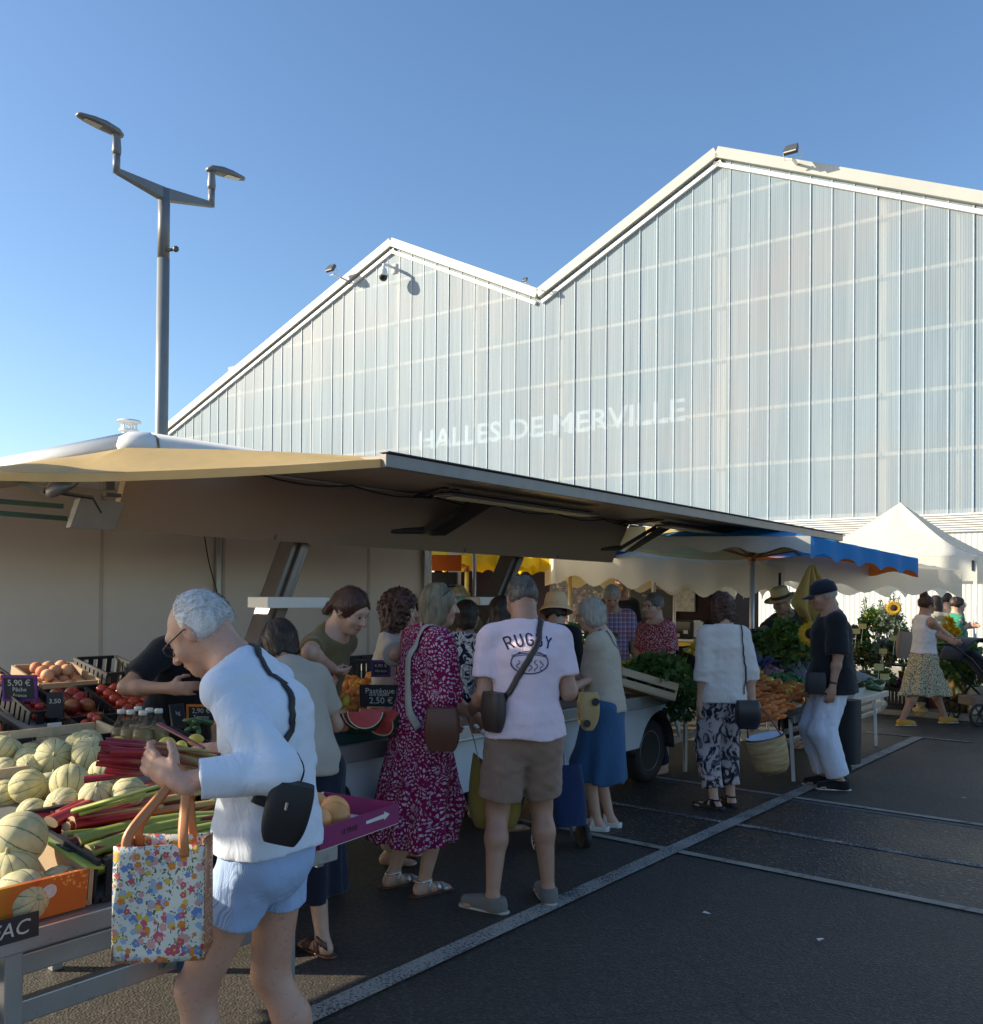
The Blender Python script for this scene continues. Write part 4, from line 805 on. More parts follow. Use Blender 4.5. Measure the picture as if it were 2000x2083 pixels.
def melon_mat():
    b = NB('melon_skin'); tc = b.n('TexCoord'); sp = b.n('SeparateXYZ'); b.l(tc.outputs['Object'], sp.inputs[0]); an = b.math('ARCTAN2', sp.outputs[1], sp.outputs[0])
    wv = b.math('ABSOLUTE', b.math('SINE', b.math('ADD', b.math('MULTIPLY', an, 5), b.math('MULTIPLY', b.noise(tc.outputs['Object'], 9, 2).outputs[0], .5))))
    vo = b.n('TexVoronoi', feature='DISTANCE_TO_EDGE'); vo.inputs['Scale'].default_value = 75; b.l(b.mix(.03, tc.outputs['Object'], b.noise(tc.outputs['Object'], 30, 3).outputs[1], 'ADD'), vo.inputs[0])
    base = b.mix(b.ramp(vo.outputs[0], [(.03, (1, 1, 1)), (.16, (0, 0, 0))]), (.58, .51, .27), (.72, .64, .40)); oi = b.n('ObjectInfo'); base = b.mix(b.math('MULTIPLY', oi.outputs['Random'], .5), base, (.62, .50, .18)); bl = b.noise(tc.outputs['Object'], 2.2, 3); base = b.mix(b.ramp(bl.outputs[0], [(.42, (0, 0, 0)), (.62, (.55, .55, .55))]), base, (.40, .42, .20))
    b.col(b.mix(b.ramp(wv, [(.07, (1, 1, 1)), (.17, (0, 0, 0))]), base, (.11, .17, .07))); b.b.inputs['Roughness'].default_value = .6; b.bump(b.math('ADD', b.ramp(vo.outputs[0], [(.03, (1, 1, 1)), (.2, (0, 0, 0))]), b.math('MULTIPLY', wv, 2)), .35, .006); return b.m
PROTO = {}
def proto(kind):
    if kind in PROTO: return PROTO[kind]
    m = MB()
    if kind == 'melon':
        m.grid(lambda u, v: (lambda a, t: (lambda r: np.array([r*math.cos(a), r*math.sin(a), -math.cos(t)*.93]))(math.sin(t)*(1 - .035*abs(math.cos(5*a))**6)))(2*math.pi*u, math.pi*v), 60, 20); m.tube([(0, 0, .9), (.01, 0, .98), (.05, .02, 1.12)], [.13, .07, .06], 8); me = m.mesh('melon', True); me.materials.append(melon_mat())
    elif kind == 'tomato': m.grid(lambda u, v: (lambda a, t: (math.sin(t)*math.cos(a)*(1+.03*math.cos(5*a)), math.sin(t)*math.sin(a)*(1+.03*math.cos(5*a)), -math.cos(t)*.82 - .12*math.exp(-((t-math.pi)/.35)**2)))(2*math.pi*u, math.pi*v), 20, 10); me = m.mesh(kind, True); me.materials.append(zgrad('tomato_skin', (.42, .03, .015), (.50, .06, .02), 2, -1, 1, rough=.15, coat=.3))
    elif kind == 'apple': m.grid(lambda u, v: (lambda a, t: (math.sin(t)*math.cos(a), math.sin(t)*math.sin(a), -math.cos(t)*.9 - .25*math.exp(-((t-math.pi)/.4)**2) + .15*math.exp(-(t/.35)**2)))(2*math.pi*u, math.pi*v), 20, 12); m.tube([(0, 0, .55), (.03, 0, .95)], .04, 6); me = m.mesh(kind, True); me.materials.append(zgrad('apple_skin', (.30, .02, .02), (.42, .20, .05), 0, -.2, 1.6, rough=.25))
    elif kind == 'apricot': m.grid(lambda u, v: (lambda a, t: (math.sin(t)*math.cos(a)*(1-.05*math.exp(-(a-math.pi)**2*9)), math.sin(t)*math.sin(a)*.95, -math.cos(t)*.93))(2*math.pi*u, math.pi*v), 16, 10); me = m.mesh(kind, True); me.materials.append(zgrad('apricot_skin', (.66, .28, .04), (.55, .12, .04), 0, -.4, 1.2, rough=.55))
    elif kind == 'mango': m.grid(lambda u, v: (lambda a, t: (math.sin(t)*math.cos(a)*.85, math.sin(t)*math.sin(a)*.75, -math.cos(t)*1.15))(2*math.pi*u, math.pi*v), 16, 10); me = m.mesh(kind, True); me.materials.append(zgrad('mango_skin', (.42, .06, .05), (.50, .22, .05), 2, -.6, 1.5, rough=.4))
    elif kind == 'lemon': m.grid(lambda u, v: (lambda a, t: (math.sin(t)*math.cos(a)*.8, math.sin(t)*math.sin(a)*.8, -math.cos(t)*(1.0+.2*abs(math.cos(t))**8)))(2*math.pi*u, math.pi*v), 16, 12); me = m.mesh(kind, True); me.materials.append(zgrad('lemon_skin', (.68, .48, .04), (.70, .55, .08), 2, -1, 1, rough=.4))
    elif kind == 'grapefruit': m.ball((0, 0, 0), (1, 1, .92), 24, 14); me = m.mesh(kind, True); me.materials.append(zgrad('grapefruit_skin', (.72, .34, .10), (.68, .25, .08), 0, -1, 1, rough=.4))
    elif kind == 'peach': m.ball((0, 0, 0), (1, 1, .95), 14, 8); me = m.mesh(kind, True); me.materials.append(zgrad('peach_skin', (.62, .33, .18), (.55, .18, .09), 0, -.3, 1, rough=.7))
    elif kind == 'squash': m.grid(lambda u, v: (lambda a, t: (math.sin(t)*math.cos(a)*(1+.09*math.cos(10*a)), math.sin(t)*math.sin(a)*(1+.09*math.cos(10*a)), -math.cos(t)*.6))(2*math.pi*u, math.pi*v), 30, 10); m.tube([(0, 0, .5), (.05, 0, .8)], .12, 6); me = m.mesh(kind, True); me.materials.append(zgrad('squash_skin', (.62, .36, .02), (.70, .48, .05), 2, -1, 1, rough=.3))
    elif kind == 'pepper': m.grid(lambda u, v: (lambda a, t: (math.sin(t)**.8*math.cos(a)*(.8+.12*math.cos(4*a)), math.sin(t)**.8*math.sin(a)*(.8+.12*math.cos(4*a)), -math.cos(t)*1.1))(2*math.pi*u, math.pi*v), 20, 10); me = m.mesh(kind, True); me.materials.append(zgrad('pepper_skin', (.65, .12, .01), (.68, .34, .02), 0, -1, 1, rough=.2, coat=.3))
    elif kind == 'carrot':
        m.tube([(-1.15, .05, 0), (-.95, 0, 0), (-.3, 0, .02), (.4, .03, 0), (1., .0, -.02), (1.5, -.06, 0)], [.06, .155, .14, .11, .06, .01], 8); me = m.mesh(kind, True); me.materials.append(zgrad('carrot_skin', (.60, .19, .045), (.50, .13, .03), 0, -1, 1, rough=.6))
    elif kind == 'zucchini': m.tube([(-1.4, .1, 0), (-1.25, .08, 0), (-1.2, .07, 0), (-.5, -.02, 0), (.4, -.03, 0), (1.1, .06, 0), (1.25, .08, 0)], [.09, .09, .18, .22, .24, .2, .06], 12); me = m.mesh(kind, True); me.materials.append(zgrad('zucchini_skin', (.035, .075, .02), (.09, .15, .05), 1, -.3, .3, rough=.3))
    elif kind == 'leek':
        m.tube([(-2.0, 0, 0), (-1.2, 0, 0), (0, 0, 0), (1., .05, .02)], [.14, .13, .14, .2], 8)
        for k in range(5): m.tube([(.8, 0, 0), (1.6, (k-2)*.12, .06), (2.6, (k-2)*.26, .0)], [.16, .15, .03], 6, flat=.25)
        me = m.mesh(kind, True); me.materials.append(zgrad('leek_skin', (.55, .58, .42), (.06, .16, .05), 0, -1.2, 1.2, rough=.5))
    elif kind == 'cabbage':
        for k in range(9):
            a = k*2.4; m.grid(lambda u, v, a=a, k=k: np.array(rotm('Z', a) @ np.array([math.sin(1.9*(u-.5))*(1+.02*k), .15 + .85*math.cos(1.9*(u-.5))*(math.cos(1.5*(v-.35))), math.sin(1.9*(v-.35))*1.05 + .05*math.sin(u*20)])), 12, 8)
        m.ball((0, 0, .1), .86, 14, 8); me = m.mesh(kind, True); me.materials.append(zgrad('cabbage_leaf', (.13, .06, .14), (.10, .13, .09), 2, -.6, 1.2, rough=.5))
    elif kind == 'radicchio':
        for k in range(7):
            a = k*2.4; m.grid(lambda u, v, a=a, k=k: np.array(rotm('Z', a) @ np.array([math.sin(1.9*(u-.5)), .15 + .85*math.cos(1.9*(u-.5))*(math.cos(1.5*(v-.35))), math.sin(1.9*(v-.35))*1.05 + .05*math.sin(u*20)])), 12, 8)
        m.ball((0, 0, .1), .86, 14, 8); me = m.mesh(kind, True); me.materials.append(zgrad('radicchio_leaf', (.10, .015, .03), (.22, .10, .12), 2, -.6, 1.2, rough=.4))
    elif kind == 'broccoli':
        for k in range(60): d = nrm([rng.normal(), rng.normal(), abs(rng.normal())*.8]); m.ball(d*(.75+.1*rng.random()), .2, 7, 4)
        m.tube([(0, 0, -.9), (0, 0, .2)], [.3, .4], 8); me = m.mesh(kind, True); me.materials.append(zgrad('broccoli_head', (.03, .08, .02), (.07, .15, .05), 2, -1, 1, rough=.8))
    elif kind == 'cauliflower':
        for k in range(60): d = nrm([rng.normal(), rng.normal(), abs(rng.normal())*.8]); m.ball(d*(.75+.1*rng.random()), .2, 7, 4)
        me = m.mesh(kind, True); me.materials.append(zgrad('cauliflower_head', (.62, .60, .45), (.66, .66, .55), 2, -1, 1, rough=.8))
    PROTO[kind] = me; return me
def item(kind, name, p, r, label, cat, group, rot=None):
    o = bpy.data.objects.new(name, proto(kind)); COL.objects.link(o); o.location = [float(q) for q in p]; o.scale = (r,)*3 if not hasattr(r, '__len__') else r
    o.rotation_euler = rot if rot is not None else (random.uniform(-.7, .7), random.uniform(-.7, .7), random.uniform(0, 6.28)); return tag(o, label, cat, group)
def crate(x0, x1, y0, y1, z, h, kind, label, cat='crate', group=None, slope=.12, tilt=0.):
    """open box; local x runs towards the customers (x0 < x1), sloped like the deck"""
    cx, cy = (x0+x1)/2, (y0+y1)/2; t = thing('crate', label, cat, (cx, cy, z), 0, group, (tilt, slope, 0)); a, b = x1-x0, y1-y0; th = .012
    mm = {'black': M_BLK, 'wood': M_WOOD, 'pale': M_PALE, 'card': M_CARD, 'white': M_CARDW}[kind] if isinstance(kind, str) else kind
    MB().box((0, 0, .008), (a, b, .012)).build('base', mm, t)
    for nm_, c, d in (('end_panel', (0, -b/2, h/2), (a, th, h)), ('end_panel', (0, b/2, h/2), (a, th, h)), ('side_panel', (a/2, 0, h/2), (th, b-.026, h)), ('side_panel', (-a/2, 0, h/2), (th, b-.026, h))):
        m = MB()
        if kind in ('wood', 'pale') and h > .09 and 'side' in nm_:
            for k in (0, 1): m.box((c[0], c[1], h*.27 + k*h*.46), (d[0], d[1], h*.40))
        elif kind == 'black' and h > .09:
            m.box((c[0], c[1], h*.94), (d[0]*1.0+.004, d[1], h*.12)); m.box((c[0], c[1], h*.06), (d[0]+.002, d[1], h*.12)); n = int(max(d[0], d[1])/.05)
            for k in range(n): q = (k+.5)/n-.5; m.box((c[0] + (q*d[0] if d[0] > d[1] else 0), c[1] + (q*d[1] if d[1] > d[0] else 0), h/2), (.034 if d[0] > d[1] else th*.7, .034 if d[1] > d[0] else th*.7, h*.78))
        else: m.box(c, d)
        m.build(nm_, mm, t)
    return t
def fill(x0, x1, y0, y1, z, kind, name, r, label, cat, group, layers=1, slope=.12, jit=.25, rot=None, keep=1., rv=.08, sp=1.9):
    for l in range(layers):
        ny = max(1, int((y1-y0-.02)/(sp*r))) - (l % 2); nx = max(1, int((x1-x0-.02)/(sp*r))) - (l % 2)
        for i in range(nx):
            for j in range(ny):
                if random.random() > keep: continue
                x = (x0+x1)/2 + (i-(nx-1)/2)*sp*r + random.uniform(-jit, jit)*r*.5; y = (y0+y1)/2 + (j-(ny-1)/2)*sp*r + random.uniform(-jit, jit)*r*.5
                item(kind, name, (x, y, z + r*.9 + l*1.45*r - slope*(x-(x0+x1)/2)), r*random.uniform(1-rv, 1+rv), label, cat, group, rot() if rot else None)
def sign(name, p, w_, h_, lines, label, facing, tilt=.3, frame_m=None, board=M_SLATE, ink=M_CHALK, size=.35, cat='price sign'):
    """small board with writing, standing at p, facing the heading; lines = [(text, x, y, size)]"""
    t = thing(name, label, cat, p, facing, 'price signs', (-tilt, 0, facing)); MB().box((0, 0, h_/2), (w_, .006, h_)).build('board', board, t)
    if frame_m:
        m = MB()
        for c, d in (((0, 0, 0), (w_+.012, .011, .012)), ((0, 0, h_), (w_+.012, .011, .012)), ((-w_/2, 0, h_/2), (.012, .0105, h_)), ((w_/2, 0, h_/2), (.012, .0105, h_))): m.box(c, d)
        m.build('frame', frame_m, t)
    for tx_, x, y, s_ in lines: text('writing', tx_, s_, ink, t, thick=.0006, mtx=frame((-x*w_/2, .0045, h_/2 + y*h_/2), (-1, 0, 0), (0, 0, 1)))
    return t
M_PURP = mat('purple_frame', (.14, .03, .20), .5, bump=0); M_ORG = mat('orange_frame', (.75, .22, .03), .5, bump=0)
CUST = R(-90)   # heading that looks towards +X, to the customers
CAMH = hd(0, -1)
# ---------------------------------------------------------------- front table, left
DX0, DZ0, SL = -2.36, .775, .12
def dk(X): return DZ0 + SL*(DX0-X)
tb = thing('trestle_table', 'worn grey aluminium trestle table carrying the melon and rhubarb crates', 'table', (0, 0, 0))
m = MB(); m.box((-2.345, 1.02, .745), (.03, 2.16, .055)); m.build('front_rail', M_ALU, tb, bevel=.004)
m = MB(); m.box((-2.40, 1.03, .665), (.03, 1.85, .055)); m.build('middle_rail', M_ALU, tb, bevel=.004)
m = MB(); m.box((-2.40, 1.03, .545), (.035, 1.75, .06)); m.build('lower_rail', M_ALU, tb, bevel=.004)
for s, x in ((1.04, -2.36), (1.905, -2.36), (1.04, -3.9), (1.905, -3.9), (.05, -2.36)): m = MB(); m.box((x, s, .37), (.045, .045, .74)); m.build('leg', M_ALU, tb, bevel=.004)
for s in (.1, .9, 2.06): m = MB(); m.beam((-2.37, s, .72), (-4.6, s, .72 + SL*2.2), .03, .05); m.build('cross_rail', M_ALU, tb)
m = MB(); m.prism([(-2.36, -.1, .77), (-4.65, -.1, .77+SL*2.29), (-4.65, -.1, .755+SL*2.29), (-2.36, -.1, .755)], (0, 2.15, 0)); m.build('deck', mat('grey_deck', (.16, .16, .16), .7, bump=.1), tb)
p = atX(358, 1958, -2.38); m = MB(); m.add([(p[0]+.003, p[1]+a*.045, p[2]+b*.03) for a, b in ((-1, -.2), (-.2, .9), (0, .9), (0, -.2))], [(0, 1, 2, 3)]); m.cur = 1; m.add([(p[0]+.003, p[1]+a*.045, p[2]+b*.03) for a, b in ((.1, -.9), (.7, -.6), (.95, .2), (.8, 1), (.1, 1))], [(0, 1, 2, 3, 4)]); m.build('maker_sticker', [mat('stk_grey', (.2, .25, .2), bump=0), mat('stk_blue', (.03, .10, .2), bump=0)], tb)
s1 = atX(190, 1854, -2.37)[1]
# printed melon box at the front
def print_mat():
    b = NB('melon_print'); v = b.co(); n = b.noise(v, 5, 1); sp = b.n('SeparateXYZ'); b.l(v, sp.inputs[0]); g = b.math('ADD', b.math('MULTIPLY', sp.outputs[1], 3.0), b.math('MULTIPLY', n.outputs[0], 1.2))
    vo = b.n('TexVoronoi'); vo.inputs['Scale'].default_value = 90; b.l(v, vo.inputs[0]); seed = b.mix(b.ramp(vo.outputs[0], [(.3, (1, 1, 1)), (.4, (0, 0, 0))]), (.55, .13, .02), (.72, .35, .08))
    f = b.ramp(g, [(.30, (.16, .26, .05)), (.5, (.65, .36, .03)), (.72, (.60, .25, .02)), (.95, (.5, .08, .02)), (1.2, (.55, .14, .02))]); f = b.mix(b.math('GREATER_THAN', b.math('ADD', g, b.math('MULTIPLY', sp.outputs[2], 4)), 1.55), f, seed); b.col(f); b.b.inputs['Roughness'].default_value = .4; return b.m
M_PRINT = print_mat(); M_LIME = mat('lime_card', (.30, .42, .08), .5, bump=0)
bx = crate(-2.83, -2.375, s1-.56, s1-.008, dk(-2.6), .105, 'card', 'printed melon box with orange fruit picture and lime green rim on the front rail')
for c in bx.children:
    if c.name.startswith('side_panel') and c.data.vertices[0].co.x > .1: c.data.materials.clear(); c.data.materials.append(M_PRINT); c['label'] = 'panel with an orange melon picture'
m = MB(); m.box((0, .284, .102), (.46, .05, .008), rot=np.array(Matrix.Rotation(R(-14), 3, 'X'))); m.build('side_flap', M_LIME, bx)
MB().box((.07, .284, .1085), (.07, .03, .002), rot=np.array(Matrix.Rotation(R(-14), 3, 'X'))).build('flap_label', M_SLATE, bx)
m = MB(); m.lathe([(.001, .0), (.019, .0), (.019, .001)], (.235, .16, .07), 20, np.array(Matrix.Rotation(R(90), 3, 'Y'))); m.build('round_seal', M_CARDW, bx)
m = MB(); m.lathe([(.006, .0), (.011, .0), (.011, .0016)], (.235, .16, .07), 16, np.array(Matrix.Rotation(R(90), 3, 'Y')), False); m.build('seal_print', mat('navy_ink', (.03, .06, .15), bump=0), bx)
p = atX(22, 1893, -2.325); t = thing('price_sign', 'black sign with large white capital letters clipped to the melon box', 'price sign', p, 0); MB().box((0, 0, 0), (.004, .135, .062)).build('board', M_SLATE, t); text('writing', 'FAC', .052, M_CHALK, t, thick=.0005, mtx=frame((.0032, -.005, .0), (0, 1, 0), (0, 0, 1)), shear=.2)
GM = 'cantaloupe melons on the front table'
def melon(px, py, dpx, dep, lab, rot=None): p = at(px, py, dep); r = dpx*dep/1846/2; item('melon', 'melon', p, (r*random.uniform(.96, 1.04), r*random.uniform(.96, 1.04), r*random.uniform(.94, 1.10)), lab, 'melon', GM, rot or (random.uniform(-1.3, 1.3), random.uniform(-1.3, 1.3), random.uniform(0, 6)))
melon(38, 1708, 118, 2.50, 'ribbed cantaloupe at the back of the printed box', (.9, -.5, 0)); melon(26, 1775, 100, 2.44, 'cantaloupe half hidden in the middle of the printed box', (.3, -.2, 1)); melon(44, 1826, 108, 2.36, 'large netted cantaloupe at the front of the printed box', (.2, 1.4, .4)); melon(122, 1800, 82, 2.47, 'small cantaloupe in the right corner of the printed box', (.5, -.2, 2))
for k, (px, py, d_) in enumerate(((66, 1655, 64), (128, 1640, 74), (199, 1622, 74), (262, 1612, 66))): melon(px, py, d_, 2.98, ('cantaloupe at the left end of the second row', 'cantaloupe with its navel to the viewer in the second row', 'pale cantaloupe behind the rhubarb crate in the second row', 'cantaloupe at the right end of the second row, under the held rhubarb')[k], (1.2, .3, .4) if k == 1 else None)
for k, (px, py, d_, dd) in enumerate(((12, 1618, 62, 3.2), (57, 1600, 72, 3.15), (8, 1572, 66, 3.4), (60, 1565, 60, 3.42), (142, 1592, 78, 3.1), (215, 1578, 72, 3.2), (110, 1541, 74, 3.45), (182, 1535, 72, 3.45), (55, 1545, 50, 3.6), (4, 1522, 56, 3.6), (100, 1600, 60, 3.25))):
    melon(px, py, d_, dd, 'cantaloupe %s' % ('at the left frame edge of the pale wooden crate', 'low in the front left of the pale wooden crate', 'above the leftmost melon of the wooden crate', 'yellowish, in the left middle of the wooden crate', 'split open, in the front middle of the wooden crate', 'under the tips of the held rhubarb', 'with coarse netting, topmost of the wooden crate', 'pale, on top beside the crate corner post', 'small, behind the topmost coarse melon', 'on top at the far left of the heap', 'wedged low in the middle of the wooden crate')[k])
crate(-3.42, -2.93, .75, 1.55, dk(-3.15)-.03, .075, 'wood', 'white card tray under the second row of melons'); w1 = atX(250, 1600, -3.5)[1]
crate(-3.95, -3.45, .95, w1+.12, dk(-3.7)-.02, .10, 'wood', 'pale wooden crate heaped with cantaloupes behind the second row')
random.seed(5)
for k in range(26): melon(-15 + 225*random.random(), 1512 + 60*random.random(), 62, 3.62 + .25*random.random(), 'cantaloupe in the heap behind the front rows of melons')
# rhubarb
M_RH = [zgrad('rhubarb_%d' % k, a, b_, 0, lo, hi, rough=.35) for k, (a, b_, lo, hi) in enumerate((((.30, .012, .018), (.40, .36, .12), -.12, .28), ((.32, .02, .02), (.34, .12, .06), -.1, .35), ((.30, .36, .07), (.36, .42, .10), -.2, .2), ((.16, .01, .02), (.20, .03, .03), -.2, .2)))]
def stalk(k, L, w_, bend): 
    m = MB(); n = 7; m.tube([(-L/2 + L*i/n, bend*math.sin(math.pi*i/n), 0) for i in range(n+1)], [w_*(1.12 if i == 0 else 1-.35*i/n) for i in range(n+1)], 10, flat=.62); me = m.mesh('rhubarb_stalk', True); me.set_sharp_from_angle(angle=R(60)); me.materials.append(M_RH[k]); me.materials.append(mat('rhubarb_cut', (.55, .42, .25), .6, bump=0)); me.polygons[len(me.polygons)-2].material_index = 1; return me
ST = [stalk(k, .50, .021, b_) for k in range(4) for b_ in (.0, .03)]
def rhub(p0, p1, k, lab, grp, roll=0.):
    p0, p1 = np.array(p0, float), np.array(p1, float); o = bpy.data.objects.new('rhubarb_stalk', ST[k]); COL.objects.link(o); d = p1-p0; L = np.linalg.norm(d)
    o.matrix_world = Matrix.Translation(Vector((p0+p1)/2)) @ Vector(d).to_track_quat('X', 'Z').to_matrix().to_4x4() @ Matrix.Rotation(roll, 4, 'X') @ Matrix.Scale(L/.5, 4); return tag(o, lab, 'rhubarb', grp)
for k, (a, b_, c, d_, e_, mk) in enumerate(((203, 1512, 425, 1528, 2.36, 0), (214, 1508, 440, 1540, 2.40, 0), (218, 1523, 430, 1552, 2.33, 1), (225, 1530, 452, 1568, 2.30, 0), (199, 1538, 420, 1562, 2.36, 1), (204, 1548, 410, 1566, 2.31, 0), (196, 1553, 395, 1580, 2.35, 1), (215, 1568, 400, 1568, 2.32, 0), (172, 1586, 372, 1564, 2.33, 0), (218, 1560, 430, 1545, 2.38, 1), (205, 1530, 460, 1545, 2.42, 0), (210, 1543, 440, 1580, 2.40, 0), (208, 1520, 455, 1535, 2.45, 1), (222, 1550, 450, 1558, 2.44, 0))):
    rhub(at(a, b_, e_+.07), at(c, d_, e_+.13), mk*2 + k % 2, 'thick red rhubarb stalk with greenish end in the bundle held over the melons', 'rhubarb stalks held by the white haired man', k*.5)
rhub(at(324, 1473, 2.75), at(415, 1522, 2.62), 6, 'single dark red rhubarb stalk picked out by his other hand', 'rhubarb stalks held by the white haired man')
c2 = crate(-2.85, -2.375, s1+.01, s1+.62, dk(-2.6), .12, 'black', 'black plastic crate full of rhubarb behind the flowered tote bag'); random.seed(3)
for k in range(44):
    u = random.random(); v = random.random(); x0 = -2.47 - .36*u; z = dk(x0) + .035 + .075*random.random()*(1 if u > .2 else .7); y0 = s1 + .02 + .10*random.random(); dx = random.uniform(-.13, .13)
    mk = random.choice((4, 5, 5, 4, 2, 3, 6) if u < .55 else (2, 3, 6, 7, 0, 4)); rhub((x0, y0, z), (x0+dx - .12*v*(u > .4), y0 + .5 + .05*v, z + random.uniform(-.005, .03)), mk, 'rhubarb stalk lying in the black crate, %s' % ('green' if mk in (4, 5) else 'dark red' if mk > 5 else 'red turning green'), 'rhubarb stalks in the black crate', random.uniform(-1, 1))
for k, (a, b_, c, d_) in enumerate(((150, 1650, 345, 1592), (165, 1655, 340, 1606), (140, 1668, 330, 1640))): rhub(at(a, b_, 2.78), at(c, d_, 2.72), (4, 5, 1)[k], 'long rhubarb stalk sticking out over the second row of melons, %s' % ('light green', 'grass green', 'reddish')[k], 'rhubarb stalks in the black crate')
# ---------------------------------------------------------------- back rows on the left: mangoes, apples, tomatoes, bottles
def FX(pa, pb_, py, X): a = atX(pa, py, X); b_ = atX(pb_, py, X); return a[1], b_[1], (a[2]+b_[2])/2
DARK = mat('dark_liner', (.035, .03, .04), .6, bump=0)
def tray(pa, pb_, py, X, dep, h, kind, label, kd=None, nm_=None, r=.035, ilabel='', icat='', igrp='', layers=1, keep=1., cat='crate', sp=1.9, sink=0., rot=None, slope=.18):
    a, b_, z = FX(pa, pb_, py, X); t = crate(X-dep, X, a, b_, z, h, kind, label, cat, slope=slope)
    if kd: fill(X-dep+.01, X-.01, a+.01, b_-.01, z + max(.01, h - r*1.5 - (layers-1)*1.4*r) - sink, kd, nm_ or kd, r, ilabel, icat, igrp, layers, slope=slope, keep=keep, sp=sp, rot=rot)
    return a, b_, z
tray(-60, 66, 1545, -3.95, .42, .12, 'black', 'black crate of red mangoes at the left edge', 'mango', 'mango', .048, 'red mango in the crate at the left edge', 'mango', 'red mangoes', 2)
tray(122, 240, 1473, -4.25, .36, .10, 'black', 'black crate of shiny red apples', 'apple', 'apple', .040, 'shiny dark red apple in the black crate', 'apple', 'red apples', 2, slope=.3)
tray(242, 420, 1462, -4.35, .50, .09, 'black', 'black crate of red tomatoes next to the black shirted vendor', 'tomato', 'tomato', .036, 'red tomato in the crate next to the black shirted vendor', 'tomato', 'red tomatoes', 2, slope=.3)
tray(60, 128, 1462, -4.3, .36, .10, 'black', 'black crate of dark plums left of the apples', 'apple', 'plum', .024, 'dark plum in the crate left of the apples', 'plum', 'dark plums', 2, slope=.3)
tray(183, 250, 1495, -4.0, .22, .05, 'black', 'shallow black tray of small vine tomatoes in front of the apples', 'tomato', 'vine_tomato', .024, 'small vine tomato in the shallow black tray', 'tomato', 'small vine tomatoes', 2)
a_, b__, z_ = FX(90, 185, 1520, -3.98); m = MB(); m.box((-4.0, (a_+b__)/2, z_+.045), (.012, b__-a_, .10)); t = tag(m.build('display_board', M_SLATE), 'black display board in front of the apple crate', 'board'); p = atX(112, 1490, -3.985); m = MB(); m.box((-3.99, p[1], p[2]), (.004, .06, .085)); o = m.build('paper_note', M_CARDW); tag(o, 'small white paper note stuck on the black board', 'note'); o2 = text('writing', '1kg', .04, M_CHALK, t, thick=.0005, mtx=frame((-3.992, p[1]-.07, p[2]), (0, 1, 0), (0, 0, 1)))
tray(78, 200, 1403, -5.0, .34, .09, 'card', 'brown cardboard box of peaches below the trailer wall', 'peach', 'peach', .036, 'pale orange peach in the cardboard box', 'peach', 'peaches in the cardboard box', 2, keep=.8, slope=.25)
tray(-50, 60, 1425, -4.9, .4, .10, 'black', 'black crate behind the purple price sign', 'peach', 'apricot', .03, 'orange apricot in the crate behind the purple sign', 'apricot', 'apricots by the purple sign', 1, slope=.25)
tray(215, 300, 1400, -5.1, .4, .14, 'black', 'empty black crate with white edge beside the vendor'); 
sign('price_sign', atX(42, 1424, -4.45), .155, .115, (('5,90 €', .0, .45, .042), ('Pêche', .0, -.1, .028), ('France', 0, -.6, .024)), 'purple framed chalk price sign at the left', CAMH, .15, M_PURP)
sign('price_sign', atX(34, 1390, -4.46), .07, .03, (('1kg', 0, 0, .03),), 'small black kilo tag above the purple price sign', CAMH, .15, board=M_SLATE)
sign('price_sign', atX(112, 1460, -4.2), .07, .12, (('3,50', 0, .3, .03),), 'narrow dark price sign left of the apples', hd(.3, -1), .1)
sign('price_sign', atX(410, 1468, -4.1), .14, .085, (('2,90 €', 0, .35, .036), ('Tomate', 0, -.4, .026)), 'orange framed chalk price sign by the tomatoes', CAMH, .1, M_ORG)
sign('price_sign', atX(365, 1480, -4.1), .07, .115, (('kg', 0, .3, .03),), 'leaning dark price sign between bottles and orange sign', hd(.8, -.6), -.25, M_BLK)
sign('price_sign', atX(293, 1520, -3.55), .13, .03, (('2 €', .5, 0, .024),), 'long dark label strip in front of the juice bottles', CAMH, .1)
# litter on the asphalt
for k, (px, py) in enumerate(((1437, 1857), (1668, 1911), (1962, 1623))):
    o = MB().add([(-.02, -.008, 0), (.018, -.012, .003), (.024, .006, 0), (-.012, .010, .004)], [(0, 1, 2, 3)]).build('paper_scrap', M_CARDW, solid=.001); o.location = atz(px, py, .014); o.rotation_euler = (0, 0, k*1.3); tag(o, 'tiny pale paper scrap on the asphalt, %s' % ('left of the middle foreground', 'in the middle of the foreground', 'near the right edge beyond the drain strip', 'on the coarse strip by the near drain', 'lowest at the right', 'below the wheel of the blue trolley')[k], 'litter', 'paper scraps on the asphalt')
